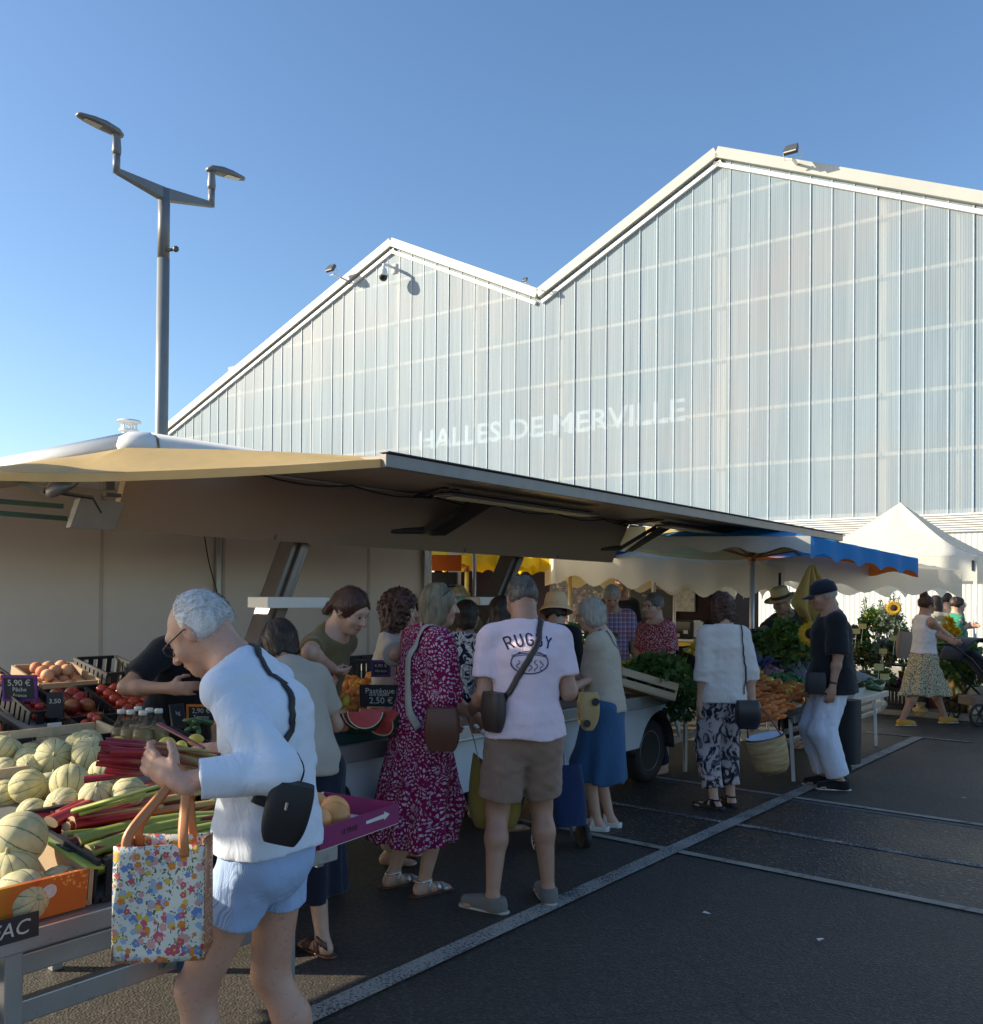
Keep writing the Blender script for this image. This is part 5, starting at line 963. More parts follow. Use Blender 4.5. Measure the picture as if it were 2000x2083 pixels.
# juice bottles
def glass_mat():
    b = NB('bottle_glass'); p = b.b.inputs; p['Base Color'].default_value = (.25, .22, .15, 1); p['Roughness'].default_value = .04; p['Alpha'].default_value = .12; return b.m
M_GLS = glass_mat(); M_JUICE = mat('apple_juice', (.34, .22, .07), .15, bump=0, trans=.3); M_CAP = mat('pale_cap', (.6, .58, .5), .4, bump=0)
bt = None
for k, (px, py, dd) in enumerate(((246, 1515, 3.95), (265, 1518, 3.85), (280, 1508, 4.02), (290, 1520, 3.82), (303, 1512, 3.96), (322, 1515, 3.88))):
    p = at(px, py+3, dd)
    if bt is None:
        bt = thing('juice_bottle', 'x', 'bottle', p, 0, 'juice bottles'); MB().lathe([(.001, 0), (.042, 0), (.045, .01), (.045, .055), (.038, .085), (.018, .118), (.014, .14), (.0155, .145)], n=20).build('glass', M_GLS, bt, True); MB().lathe([(.001, .003), (.041, .004), (.0425, .012), (.0425, .054), (.035, .08), (.001, .081)], n=18).build('juice', M_JUICE, bt, True); MB().lathe([(.001, .16), (.016, .16), (.0175, .155), (.0175, .142), (.0155, .141)], n=16).build('cap', M_CAP, bt, True); o = bt
    else: o = dup(bt, p)
    o['label'] = 'small round juice bottle, %s' % ('leftmost of the six', 'front row, second from the left', 'hindmost of the six', 'front row, in the middle', 'back row, right of the middle', 'rightmost of the six')[k]
for k, (px, py, dd, r) in enumerate(((340, 1513, 3.0, .029), (369, 1518, 2.95, .024), (398, 1505, 3.1, .026), (238, 1508, 3.4, .024), (352, 1524, 2.9, .024))): item('lemon', 'lemon', at(px, py, dd), r, 'yellow lemon, %s' % ('largest, above the held rhubarb', 'with a dark sticker, beside the largest', 'rightmost, next to the man\'s hand', 'behind the red rhubarb tips', 'low between the two biggest')[k], 'lemon', 'lemons behind the rhubarb', (1.4, random.random(), k))
a_, b__, z_ = FX(225, 420, 1545, -3.45); crate(-3.75, -3.42, a_, b__, z_, .07, 'black', 'black crate of lemons behind the held rhubarb')
for k in range(7): p = at(395+random.uniform(-8, 25), 1470+random.uniform(-10, 14), 3.9); item('zucchini', 'green_pepper', p, (.03, .05, .05), 'long light green pepper under the orange sign', 'pepper', 'green peppers by the man\'s sleeve', (random.uniform(-.5, .5), random.uniform(-.5, .5), random.uniform(0, 3)))
# ---------------------------------------------------------------- fruit on the trailer counter
a_, b__, z_ = FX(688, 800, 1492, -3.74); cbx = crate(-4.1, -3.735, a_-.25, b__+.12, .79, .10, mat('teal_card', (.015, .06, .065), .5, bump=0), 'dark green printed fruit box with orange lettering on the counter', slope=.0)
p = atX(702, 1486, -3.72); text('writing', 'font', .075, mat('orange_ink', (.60, .20, .03), .5, bump=0), cbx, thick=.0006, mtx=frame((.1875, p[1]-(a_-.25+b__+.12)/2, .05), (0, 1, 0), (0, 0, 1))); text('writing', 's', .075, M_CHALK, cbx, thick=.0006, mtx=frame((.1875, p[1]-.098-(a_-.25+b__+.12)/2, .05), (0, 1, 0), (0, 0, 1)))
MB().box((.186, .16, .05), (.004, .20, .095)).build('dark_print', M_BLK, cbx)
def slice_(p, r, rz_, lab, tl=.0):
    t = thing('watermelon_slice', lab, 'watermelon', p, rz_, 'cut watermelons', (tl, 0, rz_)); n = 18
    def wedge(r0, w0, w1): m = MB(); P = [(r0*math.cos(a), 0, r0*math.sin(a)) for a in np.linspace(math.pi*1.02, math.pi*1.98, n)]; m.prism([(x, w0, z) for x, _, z in P], (0, w1-w0, 0)); return m
    wedge(r*.92, .0, .10).build('flesh', mat('melon_flesh', (.60, .07, .06), .3, vs=14, var=.2, bump=.1), t); m = MB(); A_ = np.linspace(math.pi*1.02, math.pi*1.98, n); m.add([(q*math.cos(a), y, q*math.sin(a)) for a in A_ for q, y in ((r*.92, -.002), (r*.97, -.002), (r*.97, .098), (r*.92, .098))], [(i*4+k, i*4+(k+1) % 4, i*4+4+(k+1) % 4, i*4+4+k) for i in range(n-1) for k in range(4)]); m.build('white_rind', mat('white_rind', (.7, .7, .55), .5, bump=0), t)
    m = MB(); m.add([(q*math.cos(a), y, q*math.sin(a)) for a in A_ for q, y in ((r*.972, -.002), (r, .0), (r, .1), (r*.972, .098))], [(i*4+k, i*4+(k+1) % 4, i*4+4+(k+1) % 4, i*4+4+k) for i in range(n-1) for k in range(4)]); m.build('green_rind', mat('green_rind', (.03, .09, .02), .4, bump=0), t)
slice_(at(720, 1455, 5.0), .105, CAMH+.5, 'watermelon slice on the left of the dark green box', .35); slice_(at(748, 1452, 4.95), .10, CAMH, 'upright watermelon wedge in the middle', .3); slice_(at(765, 1462, 4.88), .115, CAMH+2.6, 'broad watermelon slice lying towards the patterned dress', .5); slice_(at(785, 1447, 5.05), .12, CAMH-.3, 'watermelon slice behind, below the black sign', .3)
random.seed(11)
for k in range(75):
    u, v = random.random(), random.random(); px = 672 + 110*u; py = 1452 - 70*v - 12*u; d_ = 5.0 + .75*v
    if px > 740 and py > 1400 - 20: continue
    item('apricot', 'apricot', at(px, py, d_), .034 + .008*random.random(), 'orange apricot in the heap by the watermelon', 'apricot', 'apricots heaped on the counter')
item('lemon', 'nectarine', at(703, 1425, 5.05), .035, 'single bright yellow plum among the apricots', 'plum', None)
for k in range(16): item('peach', 'kiwi', at(675 + 40*random.random(), 1450 + 32*random.random(), 4.85+.2*random.random()), .032, 'brown kiwi at the left of the dark green box', 'kiwi', 'kiwis beside the apricots').data = proto('peach')
crate(-4.95, -4.15, atX(672, 1450, -4.3)[1], atX(672, 1450, -4.3)[1]+1.0, .80, .14, 'pale', 'pale wooden crate behind the apricots', slope=.1)
sign('price_sign', at(776, 1437, 5.0), .235, .125, (('Pastèque', -.05, .45, .045), ('sans pépins', -.1, .12, .024), ('2,50 €', .0, -.45, .05)), 'big black chalk sign above the watermelon slices', CAMH, .25)
sign('price_sign', at(775, 1375, 5.2), .10, .085, (('4,90 €', 0, .4, .028), ('Abricot', 0, -.3, .022)), 'purple framed chalk sign standing on the counter in front of the white blouse', CAMH, .1, M_PURP)
sign('price_sign', at(672, 1440, 4.7), .06, .10, (('6 €', 0, .2, .03),), 'small dark price sign left of the apricots', CAMH, .1)
for (pa, py, w_, h_, X, kd, lab) in ((690, 1402, .55, .20, -5.05, 'black', 'black crate behind the vendor\'s hand'), (745, 1398, .5, .22, -5.2, 'black', 'tall black crate in front of the curly haired vendor'), (850, 1392, .6, .14, -5.0, 'card', 'cardboard box right of the purple framed sign'), (900, 1362, .5, .12, -5.3, 'card', 'cardboard box half hidden by the patterned dress')): s = atX(pa, py, X)[1]; z = atX(pa, py, X)[2]; crate(X-.35, X, s, s+w_, z, h_, kd, lab, slope=0)
# grapefruit box
g0 = at(742, 1722, 3.02); tg = thing('fruit_box', 'magenta and white card box of large grapefruits at the table end', 'box', (-2.52, 2.19, .77), R(8)); tg.scale = (.9, .80, .9); M_MAG = mat('magenta_card', (.22, .012, .10), .5, bump=0)
MB().box((0, 0, .005), (.40, .55, .01)).build('base', M_CARDW, tg)
for c, d in (((.2, 0, .045), (.01, .55, .08)), ((-.2, 0, .045), (.01, .55, .08)), ((0, .275, .045), (.39, .01, .08)), ((0, -.275, .045), (.39, .01, .08))): 
    o = MB().box(c, d).build('side_panel', M_MAG, tg); 
MB().box((-.193, 0, .05), (.004, .53, .075)).build('liner', M_CARDW, tg)
text('writing', 'LE FRUIT', .028, M_BLK, tg, thick=.0005, mtx=frame((.2062, -.08, .045), (0, 1, 0), (0, 0, 1))); m = MB(); m.prism([(.2055, .03, .045), (.2055, .16, .045), (.2055, .16, .037), (.2055, .20, .055), (.2055, .16, .072), (.2055, .16, .062), (.2055, .03, .057)], (.001, 0, 0)); m.build('arrow_print', M_CARDW, tg)
for k, (x, y) in enumerate(((.02, .06), (-.05, -.08), (.10, -.13), (-.10, .05), (.0, -.22), (.1, -.02))): item('grapefruit', 'grapefruit', (-2.52+x*.9, 2.19+y*.8, .835), .056, 'large orange grapefruit, %s' % ('rightmost in the magenta box', 'in the middle of the magenta box', 'at the front by the bag', 'at the back of the magenta box', 'leftmost in the magenta box', 'front right beside the arrow')[k], 'grapefruit', 'grapefruits in the magenta box')
# leafy things further along the counter
def leafy(name, p, rx, ry, rz_, n, m, label, cat, leaf=.05, group=None, up_=.6, parent=None, grass=False, seed=1):
    rg = np.random.default_rng(seed); b = MB()
    for k in range(n):
        d = nrm(rg.normal(size=3) + np.array([0, 0, up_])); c = d*np.array([rx, ry, rz_])*(rg.random()**.4); u = nrm(np.cross(d, rg.normal(size=3))); f = nrm(d + .7*rg.normal(size=3)); L = leaf*(.6+.8*rg.random()); w_ = L*(.12 if grass else .42)
        q = nrm(np.cross(f, u)); b.add([c, c + f*L*.5 + u*w_ + q*L*.05, c + f*L + q*L*-.08, c + f*L*.5 - u*w_ + q*L*.05], [(0, 1, 2, 3)])
    o = b.build(name, m, parent, True); o.location = [float(q) for q in p] if parent is None else p; return tag(o, label, cat, group) if label else o
def leafmat(name, c, var=.35):
    b = NB(name); v = b.co(); n = b.noise(v, 9, 3); f = b.ramp(n.outputs[0], [(.3, sc(c, 1-var)), (.7, sc(c, 1+var))]); b.col(f); b.b.inputs['Roughness'].default_value = .5
    tr = b.n('BsdfTranslucent'); b.l(f, tr.inputs[0]); mx = b.n('MixShader'); mx.inputs[0].default_value = .3; b.l(b.b.outputs[0], mx.inputs[1]); b.l(tr.outputs[0], mx.inputs[2]); b.l(mx.outputs[0], b.out.inputs[0]); return b.m
L_DK = leafmat('leaf_dark', (.06, .125, .03), .5); L_MD = leafmat('leaf_mid', (.11, .20, .045), .5); L_LT = leafmat('leaf_light', (.24, .32, .08), .4); L_GR = leafmat('leaf_grey', (.17, .21, .15), .4); L_YE = leafmat('petal_yellow', (.70, .42, .02), .15); L_PU = leafmat('leaf_purple', (.10, .03, .07)); L_RD = leafmat('petal_red', (.4, .06, .02), .2)
tc_ = thing('crate', 'slatted wooden crate of leafy greens tipped over the end of the trailer counter', 'crate', at(1300, 1408, 7.55), hd(-.3, 1), None, (R(-6), R(16), hd(.18, -1)+R(180)))
for c, d in (((0, -.17, .03), (.50, .012, .05)), ((0, -.17, .11), (.50, .012, .06)), ((0, .17, .07), (.50, .012, .14))): MB().box(c, d).build('side_slat', M_WOOD, tc_)
for s in (-1, 1): MB().box((s*.25, 0, .07), (.014, .34, .145)).build('end_panel', M_WOOD, tc_)
MB().box((0, 0, 0), (.5, .34, .01)).build('base', M_WOOD, tc_)
leafy('leafy_greens', at(1340, 1368, 7.65), .27, .18, .12, 700, L_MD, 'dark leafy herbs spilling from the tipped wooden crate', 'vegetables', .07)
leafy('leafy_greens', at(1385, 1410, 7.7), .13, .12, .22, 260, L_DK, 'dark green leaves hanging down beside the tipped crate', 'vegetables', .07, up_=-.5, seed=4)
tray(1262, 1400, 1352, -5.2, .35, .10, 'wood', 'wooden crate of yellow fruit behind the tipped crate', 'lemon', 'yellow_tomato', .035, 'yellow fruit in the wooden crate behind the greens', 'fruit', 'yellow fruits behind the greens', 2, slope=.0)
tray(1405, 1470, 1290, -6.3, .35, .12, 'wood', 'wooden crate of dark artichokes', 'broccoli', 'artichoke', .05, 'dark artichoke in the wooden crate', 'artichoke', 'artichokes', 1, slope=0); 
tray(1245, 1360, 1302, -6.3, .4, .10, 'card', 'long cardboard box in front of the red dotted blouse', slope=0)
tray(1258, 1310, 1420, -4.2, .3, .05, 'pale', 'shallow tray of small red tomatoes at the counter end', 'tomato', 'cherry_tomato', .017, 'small red tomato in the shallow tray at the counter end', 'tomato', 'small tomatoes at the counter end', 1, slope=0)
M_YEL = mat('yellow_board', (.70, .48, .03), .5, bump=0)
o = MB().box((0, 0, 0), (.9, .02, .16)).build('yellow_board', M_YEL); o.location = at(1292, 1360, 8.6); o.rotation_euler = (0, 0, CAMH); tag(o, 'yellow board standing behind the grey cardboard box', 'board')
tb2 = thing('fruit_box', 'small tan cardboard box with a round black picture', 'box', at(1275, 1385, 7.75), CAMH+.3); MB().box((0, 0, 0), (.20, .14, .16)).build('carton', M_CARD, tb2); m = MB(); m.lathe([(.001, 0), (.038, 0), (.038, .002)], (0, .071, .02), 18, np.array(Matrix.Rotation(R(-90), 3, 'X'))); m.build('picture', M_BLK, tb2)
leafy('leafy_greens', at(930, 1395, 6.9), .30, .25, .10, 400, L_MD, 'green salad leaves on the counter between dress and pink shirt', 'vegetables', .07, seed=8)
leafy('leafy_greens', at(1185, 1295, 9.2), .35, .25, .10, 300, L_MD, 'herb bunches on a far counter left of the beige polo shirt', 'vegetables', .06, seed=9)
# ---------------------------------------------------------------- vegetable stall on the right
def pl(px, py, x0, z0_, s_, dh=0.):
    r = c2w(ray(px, py)); t = (z0_ + dh + s_*x0 - EYE)/(r[2] + s_*r[0]); return EY + r*t
VX, VZ = -2.86, .60
def V(px, py, dh=0.): return pl(px, py, VX, VZ, .33, dh)
vt = thing('vegetable_table', 'long grey trestle table with thin white legs under the vegetables', 'table', (0, 0, 0))
m = MB(); m.prism([(VX, 7.75, VZ-.01), (VX-1.4, 7.75, VZ+.452), (VX-1.4, 7.75, VZ+.437), (VX, 7.75, VZ-.025)], (0, 2.95, 0)); m.build('deck', mat('brown_deck', (.10, .075, .055), .8), vt)
for z, x, h_ in ((-.03, .015, .06), (-.14, -.05, .045), (-.24, -.09, .04)): m = MB(); m.box((VX+x, 9.22, VZ+z), (.03, 2.9, h_)); m.build('rail', M_ALU, vt, bevel=.004)
for s in (7.85, 10.35):
    for x in (VX-.02, VX-1.2): m = MB(); m.beam((x, s-.05, VZ-.03), (x-.03, s + (.12 if x > -3 else 0), 0), .028, .028); m.build('leg', M_WHT, vt)
GV = 'vegetables on the right stall'; random.seed(21)
for k in range(230):
    u, v = random.random(), random.random(); px = 1506 + 118*u; py = 1368 + 98*v; 
    if py > 1470 - 62*max(0, (px-1560)/75)**1 : continue
    if py < 1368 + 35*max(0, (px-1500)/130): continue
    p = V(px, py, .03 + .09*random.random()); item('carrot', 'carrot', p, (.115, .13, .13), 'orange carrot in the big heap at the front of the vegetable table', 'carrot', 'carrots heaped on the table', (random.uniform(-.3, .3), .30 + random.uniform(-.2, .2), hd(.8, -.5) - R(90) + random.uniform(-.35, .35)))
for px, py, r in ((1545, 1372, .06), (1558, 1388, .075), (1580, 1392, .06), (1572, 1378, .05), (1598, 1412, .07), (1610, 1404, .08), (1620, 1395, .05), (1540, 1360, .05), (1630, 1412, .06), (1618, 1418, .055), (1648, 1368, .05)): item('squash', 'squash', V(px, py, .10), r, 'yellow pattypan squash above the carrots', 'squash', 'yellow squashes above the carrots', (random.uniform(-.6, .6), random.uniform(-.6, .6), 1))
for px, py in ((1632, 1408), (1640, 1418), (1627, 1420), (1650, 1412), (1645, 1405), (1508, 1360), (1516, 1356)): item('pepper', 'pepper', V(px, py, .08), .05, 'orange pepper beside the pattypan squashes', 'pepper', 'orange peppers')
for k in range(14): px = 1568 + 75*random.random(); item('broccoli', 'broccoli', V(px, 1378 + 14*random.random() + (px-1568)*.12, .09), .085, 'dark green broccoli head behind the squashes', 'broccoli', 'broccoli heads')
for px, py, r in ((1602, 1366, .12), (1640, 1366, .12), (1625, 1378, .10), (1660, 1374, .10)): item('cabbage', 'cabbage', V(px, py, .12), r, 'purple cabbage head in the middle of the vegetable table', 'cabbage', 'purple cabbages', (.3, .2, px))
for px, py, r in ((1572, 1372, .09), (1652, 1384, .08), (1560, 1376, .07)): item('radicchio', 'radicchio', V(px, py, .10), r, 'dark red radicchio between the cabbages and squashes', 'radicchio', 'radicchio heads', (.4, .2, px))
for k in range(16): p = V(1560 + 110*random.random(), 1318 + 36*random.random(), .08 + .06*random.random()); item('zucchini', 'zucchini', p, (.13, .15, .15), 'dark green zucchini in the heap under the flowers', 'zucchini', 'zucchinis on the right stall', (random.random(), random.uniform(-.3, .3), hd(1, -.2) + random.uniform(-.6, .6)))
for k in range(9): p = V(1510 + 70*random.random(), 1330 + 16*random.random(), .08); item('leek', 'leek', p, .15, 'leek lying at the back of the vegetable table', 'leek', 'leeks on the right stall', (0, .2, hd(1, .1) + random.uniform(-.3, .3)))
for px, py in ((1545, 1342), (1530, 1338), (1560, 1350), (1520, 1345)): leafy('lettuce', V(px, py, .06), .16, .14, .10, 160, L_LT, 'pale green lettuce next to the white blouse', 'lettuce', .09, 'lettuces on the right stall', seed=px)
for px, py in ((1588, 1302), (1575, 1298), (1596, 1308)): item('cauliflower', 'cauliflower', V(px, py, .12), .10, 'white cauliflower behind the leeks', 'cauliflower', 'cauliflowers')
p = V(1535, 1362, .05); o = leafy('plastic_bag', p, .14, .12, .09, 60, mat('blue_film', (.12, .17, .35), .25, bump=0, trans=.3), 'crumpled blue plastic bag among the vegetables', 'bag', .12, seed=77)
p = V(1606, 1440, .0); crate(p[0]-.42, p[0], p[1]-.02, p[1]+.30, p[2]+.02, .15, 'pale', 'small pale wooden crate with a handle hole at the end of the carrots', slope=.33)
p = atX(1735, 1425, VX); p2 = atX(1790, 1400, VX); cr = crate(VX-.5, VX+.02, p[1]-.1, p2[1], VZ+.04, .17, 'white', 'long white polystyrene crate at the far end of the vegetable table', slope=.33)
for k in range(10): item('zucchini', 'courgette', V(1745 + 40*random.random(), 1385 + 12*random.random(), .14), (.11, .14, .14), 'green courgette in the white crate at the far end', 'courgette', 'courgettes in the white crate', (0, .2, random.uniform(0, 3)))
for k in range(10): item('tomato', 'radish', V(1742 + 12*random.random(), 1388 + 8*random.random(), .14), .03, 'red radish in the white crate at the far end', 'radish', 'radishes in the white crate')
sign('price_sign', V(1582, 1362, .12), .17, .14, (('Poireau', 0, .4, .04), ('2 €', 0, -.3, .05)), 'tilted green framed slate sign among the leeks', hd(-.3, -1), .3, mat('green_frame', (.25, .35, .08), bump=0))
sign('price_sign', V(1612, 1350, .14), .19, .11, (('Courgette', 0, .3, .035), ('2,50 €', 0, -.4, .04)), 'orange framed slate sign on the zucchinis', hd(.1, -1), .3, M_ORG)
sign('price_sign', V(1652, 1356, .12), .14, .13, (('Choux', 0, .3, .035), ('3 €', 0, -.4, .04)), 'slate sign in front of the capped man', hd(.1, -1), .3, mat('pink_frame', (.4, .12, .16), bump=0))
t = thing('yellow_tag', 'x', 'tag'); bpy.data.objects.remove(t)
def ytag(px, py, d_, hh_=.22):
    p = at(px, py, d_); t = thing('flower_tag', 'small yellow tag on a stick %s' % {1788: 'on the white crate', 1800: 'right of the white crate', 1755: 'highest, above the bouquets', 1742: 'at the left of the buckets', 1820: 'among the tall bouquets', 1797: 'on a bucket of the flower stall'}[px], 'tag', p, CAMH, 'yellow tags'); MB().box((0, 0, 0), (.11, .006, .075)).build('card', mat('tag_yellow', (.58, .45, .16), .6, bump=0), t); m = MB(); m.tube([(0, 0, -.03), (.02, .0, -.03-hh_)], .005, 5); m.build('stick', M_PALE, t)
for a in ((1788, 1357, 10.2), (1800, 1377, 11), (1755, 1274, 13), (1742, 1284, 13), (1820, 1298, 13.2), (1797, 1325, 13)): ytag(*a)
random.seed(31)
for k, (kd, nm_, r, s0_, s1_, x1_, lab) in enumerate(q for q in (('squash', 'gourd', .06, 7.05, 7.6, -3.35, 'yellow gourd'), ('zucchini', 'cucumber', .10, 7.65, 8.3, -3.35, 'dark cucumber'), ('cabbage', 'cabbage', .09, 8.35, 9.0, -3.35, 'violet cabbage'), ('broccoli', 'broccoli', .07, 9.05, 9.7, -3.3, 'broccoli head'), ('tomato', 'tomato', .04, 9.75, 10.5, -3.3, 'red tomato'), ('radicchio', 'radicchio', .07, 8.95, 9.5, -2.85, 'dark radicchio'), ('pepper', 'pepper', .05, 9.55, 10.1, -2.85, 'orange pepper'), ('lemon', 'lemon', .035, 7.1, 7.6, -2.95, 'yellow lemon')) if q[4] < 9.75):
    x1_ -= .42; s0_ += .95; s1_ += .95; zz = VZ + .33*(VX-x1_) + .03; crate(x1_-.38, x1_, s0_, s1_, zz+.04, .11, 'wood' if k % 2 else 'black', '%s crate of %ss on the sloping vegetable table' % ('wooden' if k % 2 else 'black', lab), slope=.33); fill(x1_-.36, x1_-.02, s0_+.02, s1_-.02, zz+.08, kd, nm_, r, '%s in its crate on the sloping vegetable table' % lab, nm_, lab + 's in a crate', 2, slope=.33)
# ---------------------------------------------------------------- flower stall
fs = thing('flower_shelf', 'low dark stepped shelf of the flower stall', 'shelf', (0, 0, 0))
pa, pb2 = atz(1725, 1440, .08), atz(1990, 1462, .08)
for k, (dy, z) in enumerate(((.75, .28), (1.15, .62))): m = MB(); m.box(((pa[0]+pb2[0])/2, 13.55+dy, z), (3.4, .42, .03)); m.build('shelf_board', mat('dark_wood', (.05, .04, .035), .6), fs)
for x in np.linspace(-5.6, -2.4, 4): m = MB(); m.box((x, 14.5, .33), (.04, .85, .62)); m.build('support', mat('dark_wood', (.05, .04, .035), .6), fs)
def bucket(p, r, h_, m_, label, pl_=None, cat='bucket', shape='bucket'):
    t = thing('flower_bucket' if shape == 'bucket' else 'vase', label, cat, p)
    prof = {'bucket': [(.001, 0), (r*.78, 0), (r*.82, .01), (r, h_), (r*1.04, h_), (r*1.04, h_-.012), (r*.96, h_-.012), (r*.93, h_-.02), (.001, h_-.03)], 'vase': [(.001, 0), (r*.5, 0), (r*.48, h_*.06), (r*.9, h_*.28), (r, h_*.42), (r*.9, h_*.56), (r*.55, h_*.68), (r*.5, h_*.78), (r*.72, h_), (r*.66, h_), (.001, h_*.95)], 'cyl': [(.001, 0), (r, 0), (r, h_), (r*.95, h_), (.001, h_*.97)]}[shape]
    MB().lathe(prof, n=28).build('vessel', m_, t, True); return t
def flower(p, r, d, kind, label, group):
    """sunflower or daisy head facing direction d"""
    t = thing('sunflower' if kind == 'sun' else 'flower', label, 'flower', p, 0, group); q = Vector(d).to_track_quat('Z', 'Y'); t.rotation_euler = q.to_euler(); m = MB()
    for l in range(2):
        for k in range(18): a = 2*math.pi*(k+.5*l)/18; u = np.array([math.cos(a), math.sin(a), 0]); w_ = np.array([-math.sin(a), math.cos(a), 0]); m.add([u*r*.35, u*r*.72 + w_*r*.12 + (0, 0, .06*r), u*r*(1-.08*l) + (0, 0, -.1*r*(l+1)), u*r*.72 - w_*r*.12 + (0, 0, .06*r)], [(0, 1, 2, 3)])
    m.build('petals', L_YE, t); MB().ball((0, 0, 0), (r*.42, r*.42, r*.14), 14, 6).build('centre', mat('seed_brown', (.03, .015, .008), .9, bs=200, bump=.8), t, True); return t
def bouquet(p, rx, rz_, mats, label, seed, n=420, spikes=0, leaf=.07, group='bouquets of the flower stall'):
    t = thing('bouquet', label, 'bouquet', p, 0, group); rg = random.Random(seed)
    for k, mm in enumerate(mats): leafy('foliage' if k == 0 else 'blossom', (0, 0, rz_*.62), rx*(1 if k == 0 else .92), rx*(1 if k == 0 else .92), rz_*.5, n if k == 0 else n//4, mm, None, None, leaf if k == 0 else leaf*.55, parent=t, seed=seed+k)
    m = MB()
    for k in range(14): a = rg.uniform(0, 6.28); m.tube([(0, 0, -.05), (rx*.6*math.cos(a), rx*.6*math.sin(a), rz_*.8)], .005, 5)
    m.build('stems', L_MD, t)
    if spikes:
        m = MB(); rg2 = np.random.default_rng(seed)
        for k in range(spikes):
            a = rg.uniform(0, 6.28); b0 = np.array([rx*.3*math.cos(a), rx*.3*math.sin(a), rz_*.6]); b1 = np.array([rx*.75*math.cos(a), rx*.75*math.sin(a), rz_*rg.uniform(1.15, 1.55)]); m.tube([b0, b1], .006, 4)
            for j in range(26): q = b0*(1-j/26) + b1*(j/26) + (b1-b0)*.35*(j/26)*0; f = nrm(rg2.normal(size=3) + (0, 0, .6)); u = nrm(np.cross(f, rg2.normal(size=3))); m.add([q, q+f*.03+u*.010, q+f*.055, q+f*.03-u*.010], [(0, 1, 2, 3)])
        m.build('spikes', mats[0], t)
    return t
M_ZINC = mat('zinc', (.32, .34, .36), .45, .5); M_BRASS = mat('brass_pot', (.45, .30, .10), .25, .9, bump=.03); M_CER = mat('white_ceramic', (.72, .70, .62), .25, bump=0); M_TERR = mat('terracotta', (.42, .17, .09), .8); M_BLUEP = mat('blue_plastic', (.08, .12, .35), .4, bump=0); M_GLASSV = mat('grey_glass', (.25, .33, .30), .15, bump=0)
def onsh(px, dy, z): q = atY(px, 1380, 13.55+dy); return np.array([q[0], q[1], z + .017])
specs = [(1760, .75, .28, .085, .24, M_ZINC, 'grey', .20, .38, [L_DK, L_RD, L_YE], 'round bouquet with small orange and yellow blossoms'), (1795, .75, .28, .08, .24, M_GLASSV, 'glass', .17, .42, [L_GR, L_YE], 'bouquet of silvery foliage'), (1742, 1.15, .62, .07, .22, M_WHT, 'white', .16, .3, [L_DK, L_RD], 'dark bouquet with red berries'), (1775, 1.15, .62, .08, .22, M_BLUEP, 'blue', .2, .55, [L_MD, L_YE], 'tall wild green bouquet'), (1812, 1.15, .62, .08, .22, M_ZINC, 'zinc', .2, .6, [L_GR, L_DK], 'tall grey green bouquet'), (1838, .75, .28, .07, .26, M_BRASS, 'brass', .18, .55, [L_DK, L_GR], 'feathery dark bouquet by the tote bag')]
for k, (px, dy, z, r, h_, m_, nm_, rx, rz_, mm, lab) in enumerate(specs):
    p = onsh(px, dy, z); bucket(p, r, h_, m_, '%s flower bucket under the %s' % (nm_, lab)); bouquet(p + (0, 0, h_-.02), rx, rz_, mm, lab, 30+k, spikes=6 if rz_ > .5 else 0)
p = onsh(1825, 1.15, .62) + (0, 0, .80); flower(p + (0, -.2, .05), .12, (.3, -1, .2), 'sun', 'sunflower turned to the side behind the walking woman', 'sunflowers')
vz = atz(1790, 1447, .08); bucket(vz, .10, .24, M_CER, 'white ceramic vase standing alone on the pavement edge', shape='vase', cat='vase'); leafy('plant', vz + (0, .15, .42), .16, .16, .15, 300, L_DK, 'dark potted plant behind the white vase', 'plant', .06, seed=55)
vz = atz(1872, 1456, .08); bucket(vz, .10, .17, mat('gold_ceramic', (.45, .30, .12), .3, bs=30, bump=.5), 'golden patterned ceramic pot on the pavement edge', shape='vase', cat='pot')
bp = atz(1945, 1448, .08); bucket(bp, .14, .50, M_BRASS, 'tall brass pot with a leafy green shrub', shape='cyl', cat='pot'); leafy('shrub', bp + (0, 0, .72), .30, .30, .28, 1100, L_MD, 'bushy green basil like shrub in the brass pot', 'shrub', .08, seed=56)
bp = atz(1988, 1450, .08); bucket(bp, .16, .36, M_CER, 'white pot behind the pushchair', cat='pot'); bouquet(bp + (0, 0, .32), .2, .3, [L_DK, L_RD], 'dark foliage with orange blossoms in the white pot', 60)
bp = atz(1905, 1440, .08); bucket(bp, .13, .52, M_TERR, 'tall terracotta pot behind the walking woman', shape='cyl', cat='pot'); bouquet(bp + (-.1, 0, .5), .2, .5, [L_LT, L_YE], 'bright green bouquet with yellow gladioli', 61, spikes=5)
for k, (px, py) in enumerate(((1928, 1268), (1918, 1286), (1935, 1284), (1945, 1290))): q = at(px, py, 12.6); leafy('gladiolus', q, .05, .05, .05, 60, L_YE, 'yellow gladiolus blossom beside the walking woman', 'flower', .07, 'yellow gladioli', seed=k)
cr = crate(-4.0, -3.4, 13.35, 13.75, .085, .30, 'black', 'black crate of small purple plants on the pavement', slope=0); q = atz(1825, 1445, .08); cr.location = (q[0], 13.6, .085); leafy('heather', (q[0], 13.6, .40), .28, .18, .08, 500, L_PU, 'purple heather in the black crate', 'plant', .05, seed=62)
